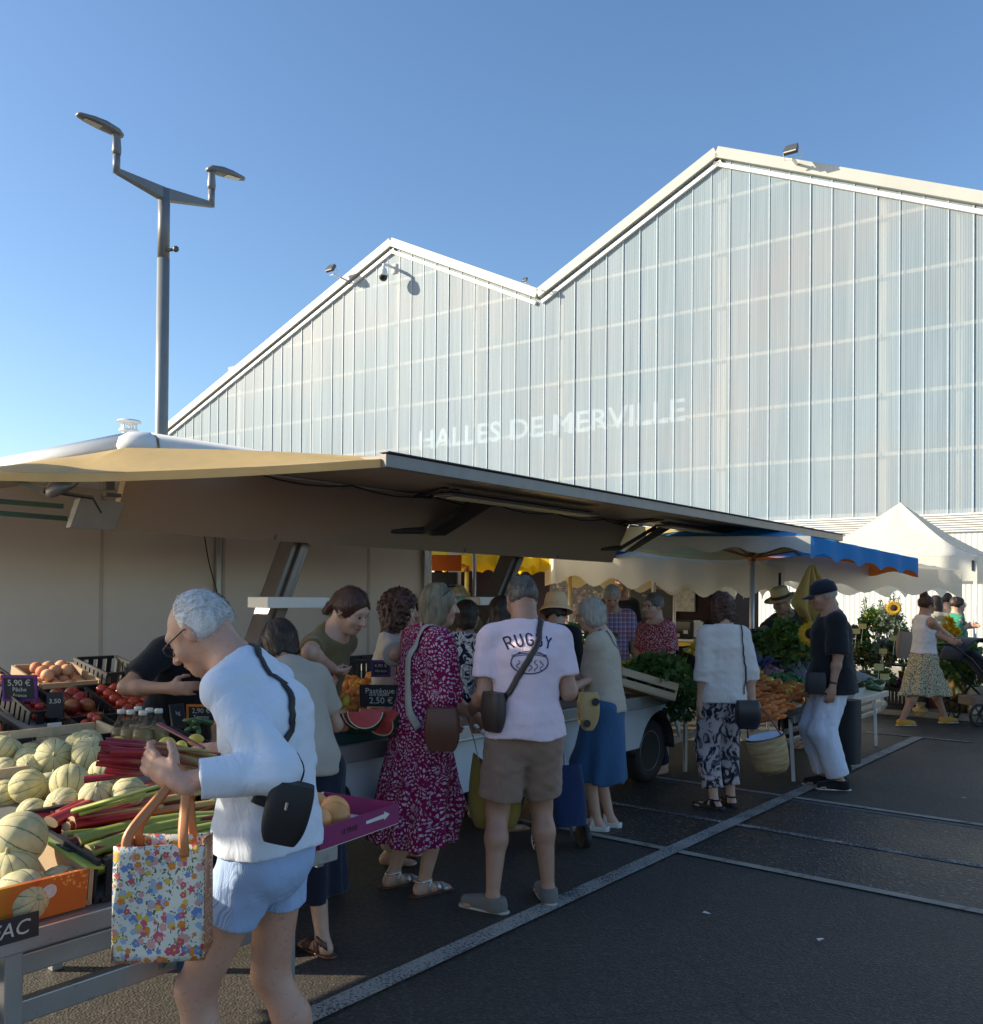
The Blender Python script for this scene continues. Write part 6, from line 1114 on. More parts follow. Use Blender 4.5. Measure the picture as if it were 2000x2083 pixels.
# flowers on the vegetable stall
bt_ = at(1612, 1345, 9.3); bouquet(at(1600, 1352, 9.0), .17, .38, [L_MD, L_YE], 'loose bouquet with small yellow flowers left of the sunflower', 70, n=600, spikes=5)
bouquet(at(1655, 1350, 9.0), .14, .40, [L_LT, L_YE], 'bouquet under the big sunflower beside the capped man', 71)
flower(at(1650, 1289, 8.5), .125, (.35, -1, .15), 'sun', 'big open sunflower in front of the capped man', 'sunflowers'); flower(at(1614, 1278, 9.1), .07, (-.3, -1, .1), 'sun', 'smaller sunflower in the bouquet to the left', 'sunflowers')
leafy('herb_bunch', at(1535, 1308, 9.4), .28, .2, .10, 300, L_MD, 'green herb bunch beneath the held black crate', 'vegetables', .06, seed=72); leafy('herb_bunch', at(1560, 1302, 9.6), .2, .2, .08, 200, L_RD, 'reddish potted herbs beside the pole', 'vegetables', .05, seed=73)
q = at(1538, 1296, 9.7); bc = crate(q[0]-.2, q[0]+.2, q[1]-.3, q[1]+.3, q[2]-.04, .12, 'black', 'black crate held by the vendor in the straw hat', slope=0); bc.rotation_euler = (0, 0, CAMH)
# ---------------------------------------------------------------- parasols and tents
def fabric(name, c, trans=.35, wr=.3): return mat(name, c, .75, var=.05, vs=3, bump=wr, bs=10, bd=.02, trans=trans)
F_BLUE = fabric('blue_cloth', (.03, .27, .66), .35); F_NAVY = fabric('navy_cloth', (.015, .03, .10), .05); F_ORNG = fabric('orange_cloth', (.65, .16, .02), .3); F_CREAM = fabric('cream_cloth', (.90, .85, .72), .62); F_YEL = fabric('yellow_cloth', (.80, .58, .02), .5); F_WHITE = fabric('tent_cloth', (.76, .74, .66), .35)
M_RIB = mat('copper_rib', (.40, .17, .07), .4, .5, bump=0); M_STEEL = mat('steel_pole', (.55, .53, .50), .35, .4, bump=0)
def parasol(c, w_, d_, ze, rise, val, rz, m_, label, pole=True, ribs=M_RIB, scal=9, mv=None, tilt=(0, 0)):
    t = thing('parasol', label, 'parasol', (c[0], c[1], 0), rz, 'market parasols'); P = lambda x, y: np.array([x*w_/2, y*d_/2, ze + rise*(1 - max(abs(x), abs(y))**1.15) + tilt[0]*x + tilt[1]*y])
    m = MB(); m.grid(lambda u, v: P(2*u-1, 2*v-1) - np.array([0, 0, .02*abs(math.sin(math.pi*u*1))*0]), 20, 20); m.build('canopy', m_, t, True)
    n = 0
    for i, (a, b_) in enumerate((((-1, -1), (1, -1)), ((1, -1), (1, 1)), ((1, 1), (-1, 1)), ((-1, 1), (-1, -1)))):
        L = w_ if i % 2 == 0 else d_; k = max(4, int(scal*L/3)); m = MB(); a, b_ = np.array(a, float), np.array(b_, float)
        def g(u, v): q = a*(1-u) + b_*u; pt = P(*q); o = np.array([q[0]*.0, q[1]*.0, 0]); return pt + np.array([.02*math.sin(u*k*6.28)*abs(b_[1]-a[1])/2, .02*math.sin(u*k*6.28)*abs(b_[0]-a[0])/2, -v*(val*((1.05, 1.1, 1.0, .8)[i] if isinstance(mv, list) else 1) + .18*val*math.cos(u*k*6.28))])
        m.grid(g, k*8, 3); m.build('valance', mv[i] if isinstance(mv, list) else (mv or m_), t, True)
    if ribs:
        hub = np.array([0, 0, ze - .12]); top_ = np.array([0, 0, ze + rise - .02])
        for x, y in ((-1, -1), (1, -1), (1, 1), (-1, 1), (0, -1), (0, 1), (-1, 0), (1, 0)): m = MB(); e = P(x*.96, y*.96) - (0, 0, .02); m.tube([top_, e], .011, 5); m.tube([hub, P(x*.5, y*.5) - (0, 0, .03)], .009, 5); m.build('rib', ribs, t)
    if pole: m = MB(); m.tube([(0, 0, 0), (0, 0, ze + rise)], .030, 12); m.build('pole', M_STEEL, t, True); m = MB(); m.tube([(0, 0, ze-.16), (0, 0, ze-.06)], .045, 12); m.build('hub', M_RIB, t, True); MB().box((0, 0, .04), (.5, .5, .08)).build('base', mat('concrete_base', (.3, .3, .28), .8), t)
    return t
CR = hd(0, 1)
c = at(1530, 1200, 10.5); parasol(c, 2.72, 2.72, 2.20, .24, .17, CR+R(45), F_BLUE, 'bright blue parasol with scalloped orange and navy lining over the vegetables', pole=True, mv=[F_BLUE, F_ORNG, F_NAVY, F_CREAM], tilt=(-.06, .05), scal=6)
c = at(1330, 1180, 12.0); parasol(c, 2.75, 2.2, 2.08, .35, .34, CR, F_CREAM, 'cream parasol with scalloped edge in front of the photo covered stall', tilt=(-.09, .0), scal=7)
c = at(1695, 1180, 11.9); parasol(c, 2.35, 2.0, 2.02, .22, .28, CR, F_CREAM, 'crumpled cream parasol under the blue one', ribs=M_GM, tilt=(-.05, 0), scal=6)
c = at(1160, 1150, 12.8); parasol(c, 2.6, 2.0, 2.12, .3, .14, R(3), F_YEL, 'yellow parasol behind the pink shirted man')
c = at(950, 1150, 12.6); parasol(c, 2.4, 2.0, 2.12, .3, .12, R(3), F_YEL, 'yellow parasol above the blonde woman in the distance')
q = at(903, 1145, 10.8); o = MB().box((0, 0, 0), (.42, .03, .19)).build('orange_board', F_ORNG); o.location = q; o.rotation_euler = (0, 0, CAMH); tag(o, 'orange cloth panel hanging beyond the trailer wall post', 'awning')
# pop-up tent
T0 = at(1988, 1182, 14.0); X1, Y0 = T0[0], T0[1]; tn = thing('pop_up_tent', 'cream pop up market tent with pointed roof behind the flower stall', 'tent', (X1-1.5, Y0+1.5, 0))
ze = at(1990, 1130, 14)[2]; zp = at(1853, 1022, 16.1)[2]; m = MB()
for a in range(4):
    rm = rotm('Z', a*math.pi/2); m = MB(); m.grid(lambda u, v: rm @ np.array([(2*u-1)*1.5*(1-v), -1.5*(1-v), ze + (zp-ze)*(v**1.35) + .012*math.sin(u*9+v*6)*(1-v)*v*4]), 16, 16); m.build('roof_panel', F_WHITE, tn, True)
    m = MB(); m.grid(lambda u, v: rm @ np.array([(2*u-1)*1.5, -1.5 - .004*math.sin(u*30), ze - (ze-T0[2])*v]), 24, 4); m.build('valance', F_WHITE, tn, True)
for x in (-1.47, 1.47):
    for y in (-1.47, 1.47): m = MB(); m.box((x, y, ze/2), (.045, .045, ze)); m.build('leg', M_WHT, tn)
m = MB(); m.box((1.44, -1.505, T0[2]+.24), (.03, .02, .16)); m.build('clamp', M_BLK, tn)
# thin black light stand and the yellow cloth hanging by it
t = thing('light_stand', 'thin black stand behind the vendor in the straw hat', 'stand', at(1586, 1300, 9.9)*(1, 1, 0)); m = MB(); z_ = at(1586, 1165, 9.9)[2]; m.tube([(0, 0, 0), (0, 0, z_)], .014, 8); m.tube([(0, 0, 1.35), (0, 0, 1.42)], .03, 8); m.build('pole', M_BLK, t, True)
q = at(1652, 1150, 8.9); m = MB()
m.grid(lambda u, v: (lambda w_: np.array([w_*(u-.5) + .05*v*0, .05*math.sin(u*19 + v*2)*(.3+v), -v*.62*(1-.35*abs(u-.45))]))(.06 + .46*min(v*1.4, 1)*(1 if v < .75 else 1-(v-.75)*2.6)), 40, 20); o = m.build('yellow_cloth', mat('ochre_cloth', (.42, .27, .07), .85, bump=.3, bs=200), smooth=True, solid=.004); o.location = q; o.rotation_euler = (0, 0, CAMH+.2); tag(o, 'ochre cloth hanging from the cream parasol above the capped man', 'cloth')
# ---------------------------------------------------------------- cheese trailer with photo wall
bw = thing('cheese_trailer', 'dark maroon market trailer with a wall of food photographs behind the shoppers', 'trailer', (0, 0, 0))
M_MAR = mat('maroon', (.022, .006, .007), .85, var=.1, vs=1, bump=.02); YB = 12.7
xa = atY(880, 1200, YB)[0]; xb = atY(1362, 1200, YB)[0]; xc = atY(1452, 1200, YB)[0]; xp = atY(1120, 1200, YB)[0]
m = MB(); m.box(((xa+xc)/2, YB+.9, 1.25), (xc-xa, 1.8, 2.1)); m.build('body', M_MAR, bw, bevel=.08)
m = MB(); m.box(((xa+xc)/2, YB-.25, .72), (xc-xa, .5, .5)); m.build('counter', M_YEL, bw, bevel=.02); m = MB(); m.box(((xa+xc)/2, YB-.25, .99), (xc-xa+.02, .54, .03)); m.build('counter_top', M_WHT, bw)
def photo_mat():
    b = NB('photo_wall'); tc = b.n('TexCoord'); sp = b.n('SeparateXYZ'); b.l(tc.outputs['Object'], sp.inputs[0]); cb = b.n('CombineXYZ'); sx = b.math('MULTIPLY', sp.outputs[0], 3.1); sz = b.math('MULTIPLY', sp.outputs[2], 4.0); b.l(b.math('FLOOR', sx), cb.inputs[0]); b.l(b.math('FLOOR', sz), cb.inputs[1])
    wn = b.n('TexWhiteNoise', noise_dimensions='2D'); b.l(cb.outputs[0], wn.inputs['Vector']); n = b.noise(b.mix(1, tc.outputs['Object'], wn.outputs['Color'], 'ADD'), 16, 4, .6); f = b.ramp(n.outputs[0], [(.36, (.012, .01, .008)), (.5, (.09, .055, .03)), (.58, (.26, .18, .10)), (.70, (.55, .45, .30))]); f = b.mix(.45, f, b.mix(1, f, wn.outputs['Color'], 'MULTIPLY'))
    ed = b.math('GREATER_THAN', b.math('MAXIMUM', b.math('ABSOLUTE', b.math('SUBTRACT', b.math('FRACT', sx), .5)), b.math('ABSOLUTE', b.math('SUBTRACT', b.math('FRACT', sz), .5))), .475); b.col(b.mix(ed, f, (.02, .015, .012))); b.b.inputs['Roughness'].default_value = .4; return b.m
m = MB(); m.box(((xp+xb)/2, YB-.012, 1.6), (xb-xp, .02, 1.2)); m.build('photo_wall', photo_mat(), bw)
m = MB(); m.box(((xa+xc)/2, YB-.75, 2.36), (xc-xa+.3, 1.7, .05)); m.build('roof_flap', M_TAUPE, bw); m = MB(); m.box((xa-.1, YB-.6, 1.5), (.05, 1.3, 1.7)); m.build('shade_end_wall', M_MAR, bw)  # the end wall is added to keep sun off the maroon body
q = atY(1325, 1215, YB-.03); m = MB(); m.box((q[0], YB-.028, q[2]+.02), (.85, .012, .82)); sg = m.build('name_board', M_SLATE, bw)
for k, (tx_, s_) in enumerate((('FROMAGERIE MARTIN', .085), ('Fabricant de fromages', .055), ('Zone artisanale', .05), ('Livraison', .05), ('02 97 34 30 31', .05))): text('writing', tx_, s_, M_CHALK, sg, thick=.001, mtx=frame((q[0], YB-.036, q[2] + .31 - k*.115 - (.05 if k else 0)), (1, 0, 0), (0, 0, 1)))
q = atY(1392, 1200, YB-.02); m = MB(); m.box((q[0], YB-.02, q[2]-.02), (.36, .03, .62)); m.build('menu_board', mat('menu_grey', (.38, .38, .34), .4, vs=14, var=.4, bump=0), bw)
q = atY(1322, 1290, YB-.4); m = MB(); m.box((q[0]-.2, YB-.25, 1.15), (1.9, .45, .28)); m.build('display_case', mat('dark_glass', (.03, .03, .03), .1, bump=0), bw, bevel=.03)
for k in range(14): m = MB(); m.box((q[0]-1.05+k*.13, YB-.49, 1.06+.05*(k % 2)), (.07, .006, .05)); m.build('price_tag', M_CHALK, bw)
for px in (1280, 1372): q = atY(px, 1250, YB-.75); t = thing('awning_pole', 'slim steel awning pole %s' % ('in front of the photo wall' if px < 1300 else 'between name board and white blouse'), 'pole', (q[0], q[1], 0)); MB().tube([(0, 0, 0), (0, 0, 2.25)], .022, 10).build('tube', M_STEEL, t, True)
for px, w_, m_, lab in ((893, .5, M_CARD, 'stack of cardboard boxes beyond the trailer wall'), (880, .6, M_BLK, 'dark crate stack beyond the trailer wall')): q = at(px, 1240, 10 + (px < 890)); o = MB().box((0, 0, 0), (w_, .4, .9 if px < 890 else .25)).build('box_stack', m_); o.location = (q[0], q[1], q[2] + (0 if px > 890 else 0)); o.rotation_euler = (0, 0, CAMH); tag(o, lab, 'boxes')
q = at(905, 1222, 9.9); t = thing('yellow_sign', 'yellow and white printed sign in the distance left of the blonde woman', 'sign', q, CAMH); MB().box((0, 0, 0), (.55, .02, .18)).build('board', M_YEL, t); m = MB(); m.lathe([(.001, 0), (.07, 0), (.07, .002)], (.1, .0105, 0), 20, np.array(Matrix.Rotation(R(-90), 3, 'X'))); m.build('round_mark', M_CHALK, t)
for px, ss, col_, lab in ((985, 11.5, (.62, .64, .64), 'tall white panel in the distance behind the blonde woman'),): q = at(925, 1180, ss); o = MB().box((0, 0, 0), (.16, .05, 1.0)).build('white_panel', M_WHT); o.location = q; o.rotation_euler = (0, 0, CAMH); tag(o, lab, 'panel')
# unseen parasols added beyond the left frame edge to shade the foreground
parasol((-3.85, .36), 1.9, 1.30, 2.35, .2, .10, 0, F_CREAM, 'small cream parasol added just outside the left edge to shade the foreground', ribs=None)
parasol((-6.13, .80), 2.45, 2.3, 2.60, .05, .10, 0, F_CREAM, 'second cream parasol added outside the left edge by the trailer for its shade', ribs=None)
# ---------------------------------------------------------------- clothes and hair
C_WHT = cloth('white_linen', (.68, .74, .84), wr=.8, ws=5); C_PINK = cloth('pale_pink_jersey', (.74, .58, .64), wr=.45); C_GREY = cloth('beige_jersey', (.48, .40, .31), wr=.4); C_BLOU = cloth('ivory_jersey', (.66, .59, .55), wr=.5)
C_BLK = cloth('black_cotton', (.014, .014, .017), wr=.4); C_NAVY = cloth('navy_cotton', (.012, .014, .028), wr=.5); C_TAUPE = cloth('taupe_cotton', (.29, .19, .14), wr=.5); C_DENIM = cloth('blue_denim', (.035, .095, .20), wr=.5); C_WTR = cloth('white_trousers', (.66, .68, .78), wr=.6); C_OLIVE = cloth('olive_jersey', (.16, .12, .05)); C_CREAMB = cloth('cream_blouse', (.46, .42, .37), wr=.5); C_GREEN = cloth('green_shirt', (.03, .22, .14)); C_TAN = cloth('tan_cloth', (.25, .18, .12)); C_SAND = cloth('sand_canvas', (.42, .36, .29)); C_MUST = cloth('mustard_cloth', (.24, .17, .035), wr=.5)
C_SEER = pattern('seersucker', 'stripe', [(.25, .37, .62), (.42, .54, .74)], 3.2, .5); C_DRESS = pattern('paisley_print', 'paisley', [(.20, .005, .055), (.52, .40, .48)], 1.2); C_TIE = pattern('brush_print', 'tie', [(.46, .40, .40), (.02, .018, .025)]); C_PLAID = pattern('plaid', 'plaid', [(.55, .52, .55), (.05, .08, .35), (.40, .04, .05)]); C_RDOT = pattern('red_dots', 'dots', [(.30, .03, .05), (.6, .5, .5)], 1.3); C_FLECK = pattern('fleck_skirt', 'fleck', [(.52, .50, .32), (.05, .05, .04), (.35, .08, .10)]); C_ZEB = pattern('zebra', 'zebra', [(.02, .02, .02), (.5, .5, .5)])
C_NFL = pattern('navy_floral', 'tie', [(.015, .02, .06), (.25, .28, .35)])
H_WHITE = hair_mat('hair_white', (.38, .37, .36), (.80, .78, .75)); H_GREY = hair_mat('hair_grey', (.045, .038, .030), (.18, .155, .125)); H_LGREY = hair_mat('hair_light_grey', (.28, .26, .22), (.50, .47, .40)); H_BLOND = hair_mat('hair_ash_blonde', (.10, .075, .045), (.34, .27, .17)); H_DARK = hair_mat('hair_dark', (.012, .007, .005), (.05, .025, .015)); H_AUB = hair_mat('hair_auburn', (.025, .010, .006), (.10, .035, .018)); H_BLD = hair_mat('hair_blonde', (.30, .20, .08), (.55, .42, .22))
M_LTH = mat('brown_leather', (.12, .045, .025), .45, bump=.2, bs=90); M_LTHD = mat('dark_leather', (.045, .028, .024), .45, bump=.2); M_NYL = mat('black_nylon', (.012, .012, .014), .6, bs=300, bump=.2); M_SHOE = cloth('grey_canvas', (.16, .15, .14)); M_SOLE = mat('pale_sole', (.42, .40, .34), .7, bump=.05); M_SOLEB = mat('black_sole', (.015, .015, .015), .6, bump=.05); M_SILV = mat('silver_strap', (.55, .52, .50), .3, .6, bump=0); M_FRM = mat('glasses_black', (.012, .012, .012), .3, bump=0); M_WSOLE = mat('white_sole', (.62, .60, .56), .6, bump=0); M_OCH = cloth('ochre_canvas', (.55, .27, .04)); M_STRAW = mat('straw', (.50, .35, .14), .8, bs=160, bump=.5); M_STRAWD = mat('straw_band', (.05, .03, .02), .8)
SHG = dict(kind='shoe', mat=M_SHOE, solemat=M_SOLE, sole=.03); SB = dict(kind='shoe', mat=C_BLK, solemat=M_WSOLE, sole=.02)
def person(label, px, dep, face, H, targets=(None, None), gz=0., **kw):
    """targets: (pixel x, pixel y, depth) of each wrist, right hand first"""
    p = at(px, 1600, dep); p[2] = gz; rz = hd(*face); k = H/1.7; hs = []
    for t in targets: hs.append(None if t is None else w2loc(p, rz, k, at(*t)))
    for nm_ in ('hdirw',):
        if nm_ in kw:
            o = []; c, s = math.cos(-rz), math.sin(-rz)
            for q in kw.pop(nm_):
                if q is None: o.append(None); continue
                r_ = []
                for v in q: w = c2w(np.array(v, float)); r_.append((w[0]*c - w[1]*s, w[0]*s + w[1]*c, w[2]))
                o.append(r_)
            kw['hdir'] = o
    return figure(label, p, rz, H, hands=hs, **kw)
# 1. the white haired man in front
G1 = person('elderly man in white shirt and blue striped shorts holding rhubarb over the melons', 546, 2.66, (-1, .22), 1.665, targets=((452, 1528, 2.78), (362, 1590, 2.35)), skin='aged', lean=.03, curve=.64, head=(.66, .0, .0), wid=.94, curl=(.75, .55),
    hdirw=(((-1, .2, .05), (0, .2, -1)), ((-1, .25, .55), (.2, 1, .1))), poles=((0, .25, -1), (-.72, -.08, -1)), belly=1.0, feet=((.13, -.12, .1), (-.12, .15, -.1)), h=.0068, hh=.0058,
    top=dict(mat=C_WHT, sleeve=1.78, hem=.05, collar=True, loose=.98, blend=.012, fold=.008, cuff=.066, wrist=.052), bottom=dict(kind='shorts', mat=C_SEER, len=.47, loose=.88, flare=1.20, fold=.006, join=.008), hair=dict(kind='bald', mat=H_WHITE, fuzz=.002), glasses=(M_FRM, .0026), cut=.20)
T1 = G1['T']; c_ = G1['chest']; s_ = G1['shc']; m1 = G1['m1']; m2 = G1['m2']; pe = G1['pel']
# cross-body strap: from the far shoulder over the back to the bag on the near hip
T1l = lambda x, y, d: w2loc(T1.location, T1.rotation_euler[2], G1['k'], at(x, y, d))
strap(G1, [s_ + m2 @ np.array([.06, .03, .07]), T1l(556, 1285, 2.62), T1l(594, 1340, 2.58), T1l(622, 1430, 2.55), T1l(632, 1510, 2.52), T1l(618, 1592, 2.46)], M_NYL, .0125, .004, n=8)
strap(G1, [T1l(522, 1616, 2.54), T1l(545, 1632, 2.53), T1l(572, 1650, 2.50)], M_NYL, .016, .003, n=5)
def bag(label, p, rz_, w_, d_, h_, m_, nm_='shoulder_bag', cat='bag', taper=.9, rot=None, bev=.02, zip_=None, flap=None, rnd=.28):
    t = thing(nm_, label, cat, p, rz_, None, rot); mb = MB(); n = 8
    mb.grid(lambda u, v: (lambda a, z: np.array([(abs(math.cos(a))**.5*math.copysign(1, math.cos(a)))*w_/2*(taper + (1-taper)*(1-z) if True else 1)*(1-.10*(2*z-1)**4)*(1-rnd*(1-z)**4), (abs(math.sin(a))**.6*math.copysign(1, math.sin(a)))*d_/2*(.55 + .45*math.sin(math.pi*min(.999, max(.001, 1-z*.85)))), h_*(z-1)]))(2*math.pi*u, v), 40, 14)
    for z in (0, 1): c = [i for i in range(41)]; 
    mb.add([mb.v[i] for i in range(40)], [tuple(range(39, -1, -1))]); mb.add([mb.v[14*41+i] for i in range(40)], [tuple(range(40))]); mb.build('bag_body', m_, t, True)
    if zip_: m = MB(); m.beam((-w_*.3, -d_*.42, -h_*.28), (w_*.3, -d_*.42, -h_*.28), .004, .006); m.tube([(-w_*.05, -d_*.52, -h_*.28), (-w_*.05, -d_*.53, -h_*.4)], .004, 5); m.build('zip', zip_, t)
    if flap: m = MB(); m.grid(lambda u, v: np.array([(u-.5)*w_*1.0, -d_*(.30+.26*math.sin(v*1.5)), .006-h_*.5*v]), 8, 8); m.build('flap', flap, t, True, solid=.006)
    return t
bg1 = bag('small black nylon shoulder bag hanging at the hip of the man in the white shirt', at(600, 1592, 2.40), hd(-.35, 1), .13, .065, .165, M_NYL, zip_=mat('zip_silver', (.5, .5, .5), .3, .8, bump=0)); bg1.rotation_euler = (R(4), R(14), hd(-.2, 1)); text('writing', 'eastmark'[:0] or 'bag', .0001, M_CHALK, bg1, thick=.00001) if False else None
# the flowered tote bag on his wrist
def floral():
    b = NB('flower_print'); v = b.co(); cols = [(.52, .09, .12), (.62, .22, .04), (.62, .42, .06), (.14, .22, .45), (.60, .30, .28), (.30, .40, .55)]; f = (.66, .64, .54)
    lf = b.n('TexVoronoi'); lf.inputs['Scale'].default_value = 95; b.l(b.mix(.04, b.co('Object', (1, 1, .6), (0, .7, 0)), b.noise(v, 40, 2).outputs[1], 'ADD'), lf.inputs[0]); f = b.mix(b.ramp(lf.outputs[0], [(.30, (1, 1, 1)), (.35, (0, 0, 0))]), f, (.10, .14, .06))
    for k, (s_, off, r_) in enumerate(((26, 0, .37), (34, 7.3, .37), (44, 3.1, .36))):
        vo = b.n('TexVoronoi', voronoi_dimensions='3D'); vo.inputs['Scale'].default_value = s_; vo.inputs['Randomness'].default_value = .75; mp = b.n('Mapping'); mp.inputs['Location'].default_value = (off, 0, off); mp.inputs['Scale'].default_value = (1, .2, 1); b.l(v, mp.inputs[0]); b.l(mp.outputs[0], vo.inputs[0])
        dx = b.n('VectorMath', operation='SUBTRACT'); b.l(mp.outputs[0], dx.inputs[0]); sc_ = b.n('VectorMath', operation='SCALE'); b.l(vo.outputs['Position'], sc_.inputs[0]); sc_.inputs['Scale'].default_value = 1.; b.l(sc_.outputs[0], dx.inputs[1]); sp = b.n('SeparateXYZ'); b.l(dx.outputs[0], sp.inputs[0])
        pt = b.math('ABSOLUTE', b.math('SINE', b.math('MULTIPLY', b.math('ARCTAN2', sp.outputs[2], sp.outputs[0]), 2.5))); dist = b.math('ADD', vo.outputs['Distance'], b.math('MULTIPLY', pt, -.09)); rc = b.n('SeparateColor'); b.l(vo.outputs['Color'], rc.inputs[0]); cc = b.ramp(rc.outputs[0], [(i/6, c) for i, c in enumerate(cols)], 'CONSTANT'); cc = b.mix(b.math('LESS_THAN', vo.outputs['Distance'], .09), cc, (.65, .45, .08))
        f = b.mix(b.math('LESS_THAN', dist, r_-.08), f, cc)
    b.col(f); b.b.inputs['Roughness'].default_value = .35; b.bump(b.noise(v, 5, 3).outputs[0], .3, .02); return b.m
def dotp():
    b = NB('copper_dots'); v = b.co(); vo = b.n('TexVoronoi'); vo.inputs['Scale'].default_value = 85; vo.inputs['Randomness'].default_value = .5; b.l(v, vo.inputs[0]); b.col(b.ramp(vo.outputs[0], [(.27, (.65, .48, .28)), (.33, (.36, .11, .035))])); b.b.inputs['Roughness'].default_value = .4; return b.m
tp = at(335, 1708, 2.30); tt_ = thing('tote_bag', 'glossy flower printed tote bag with orange sides hanging from the old man\'s wrist', 'tote bag', tp, hd(-.12, 1)); M_TO = mat('orange_handle', (.50, .18, .06), .45, bump=.05)
TW, TD, TH_ = .215, .11, .285
for s in (-1, 1): MB().grid(lambda u, v: np.array([(u-.5)*TW*(1+.02*v), s*(TD/2 + .006*math.sin(u*7+v*4)), -TH_*v]), 12, 14).build('front_panel' if s < 0 else 'back_panel', floral() if s < 0 else bpy.data.materials['flower_print'], tt_, True, solid=.003)
M_DOT = dotp()
for s in (-1, 1): MB().grid(lambda u, v: np.array([s*(TW/2*(1+.02*v) + .012*math.sin(math.pi*u)*(1-v)*-1), (u-.5)*TD, -TH_*v]), 8, 12).build('side_panel', M_DOT, tt_, True, solid=.003)
MB().box((0, 0, -TH_), (TW, TD, .004)).build('bottom', M_DOT, tt_)
for s in (-1, 1):
    w_ = loc2w(G1, G1['W'][1]) + np.array([0, 0, -.0]); inv = np.array(Matrix.Rotation(-tt_.rotation_euler[2], 3, 'Z')); wl = inv @ (w_ - tp); m = MB(); y = s*TD/2
    P_ = spl([(-.075, y, -.03), (-.072, y*.9, .03), (wl[0]-.022, wl[1]+s*.012, wl[2]-.01), (wl[0], wl[1]+s*.005, wl[2]+.035), (wl[0]+.022, wl[1]+s*.012, wl[2]-.01), (.055, y*.9, .03), (.062, y, -.03)], 6); m.tube(P_, .0125, 6, flat=.2, normals=[(0, 1, 0)]*len(P_)); m.build('handle', M_TO, tt_, True)
# 2. the woman behind him
G2 = person('woman in beige top and long navy skirt partly hidden by the white shirted man', 618, 4.1, (-.6, .8), 1.54, targets=((610, 1440, 4.5), (580, 1440, 4.5)), fem=True, lean=.42, curve=.25, head=(.3, 0, 0), h=.013, top=dict(mat=C_SAND, sleeve=.7, hem=.08, loose=1.3), bottom=dict(kind='skirt', mat=C_NAVY, hem=.30, flarex=.24, flarey=.2, amp=.015), hair=dict(kind='bob', mat=H_DARK, len=.08), shoes=dict(kind='sandal', mat=M_LTH, solemat=M_LTH, sole=.03, straps=((.0, .05, .02), (.09, .03, .024))), feet=((.08, -.06, .2), (-.1, .1, 0)))
# 3-6 vendors
person('vendor in a black T-shirt leaning over the tomatoes behind the elderly man', 352, 4.85, (.75, -.55), 1.66, targets=((345, 1400, 4.35), (425, 1372, 4.3)), lean=.35, curve=.25, head=(.6, .0, 0), wid=1.05, top=dict(mat=C_BLK, sleeve=.75, hem=.1, loose=1.2), bottom=dict(kind='trousers', mat=C_BLK), hair=dict(kind='short', mat=H_DARK), skin='tan', poles=((.8, -.4, -.5), None))
person('young saleswoman in olive top with white headband reaching over the apricots', 622, 5.0, (.85, -.35), 1.68, targets=((674, 1358, 4.75), (655, 1368, 4.9)), poles=((.6, -.3, .6), (-.5, -.3, .5)), fem=True, lean=.34, curve=.15, head=(.5, -.1, 0), curl=(.7, .5), top=dict(mat=C_OLIVE, sleeve=.55, hem=.1), bottom=dict(kind='trousers', mat=C_BLK), hair=dict(kind='tail', mat=H_AUB), skin='fair', h=.010)
G5 = person('saleswoman with dark curly hair in a cream blouse behind the counter', 795, 5.55, (.9, -.1), 1.60, targets=((868, 1300, 5.3), (880, 1262, 5.9)), fem=True, lean=.05, head=(.05, 0, 0), top=dict(mat=C_CREAMB, sleeve=1.0, hem=.0, loose=1.25, fold=.009), bottom=dict(kind='trousers', mat=C_SAND), hair=dict(kind='curly', mat=H_AUB, len=.13, w=1.0), h=.011, hh=.007)
person('smiling woman with long fair hair holding a pale green bowl in the distance', 928, 8.0, (-.05, -1), 1.67, targets=((935, 1245, 7.75), (915, 1250, 7.75)), fem=True, top=dict(mat=C_OLIVE, sleeve=.6, hem=.05), bottom=dict(kind='trousers', mat=C_BLK), hair=dict(kind='long', mat=H_BLD, len=.22), skin='light', h=.014)
tag(link('bowl', MB().ball((0, 0, 0), .075, 14, 8).mesh('bowl', True), None, mat('mint_green', (.22, .42, .28), .4, bump=0)), 'pale green round bowl held up by the fair haired woman', 'bowl').location = at(934, 1230, 7.65)
person('person in a dark patterned top behind the trailer post', 945, 6.7, (.6, .6), 1.55, fem=True, top=dict(mat=C_NFL, sleeve=.5, hem=.0), bottom=dict(kind='trousers', mat=C_BLK), hair=dict(kind='bob', mat=H_DARK), skin='tan', h=.014)
person('person in a black and white striped top hidden behind the pink shirted man', 1018, 6.3, (.8, .4), 1.58, fem=True, top=dict(mat=C_ZEB, sleeve=1.2, hem=.0, loose=1.2), bottom=dict(kind='trousers', mat=C_BLK), hair=dict(kind='bob', mat=H_DARK), skin='tan', h=.014)
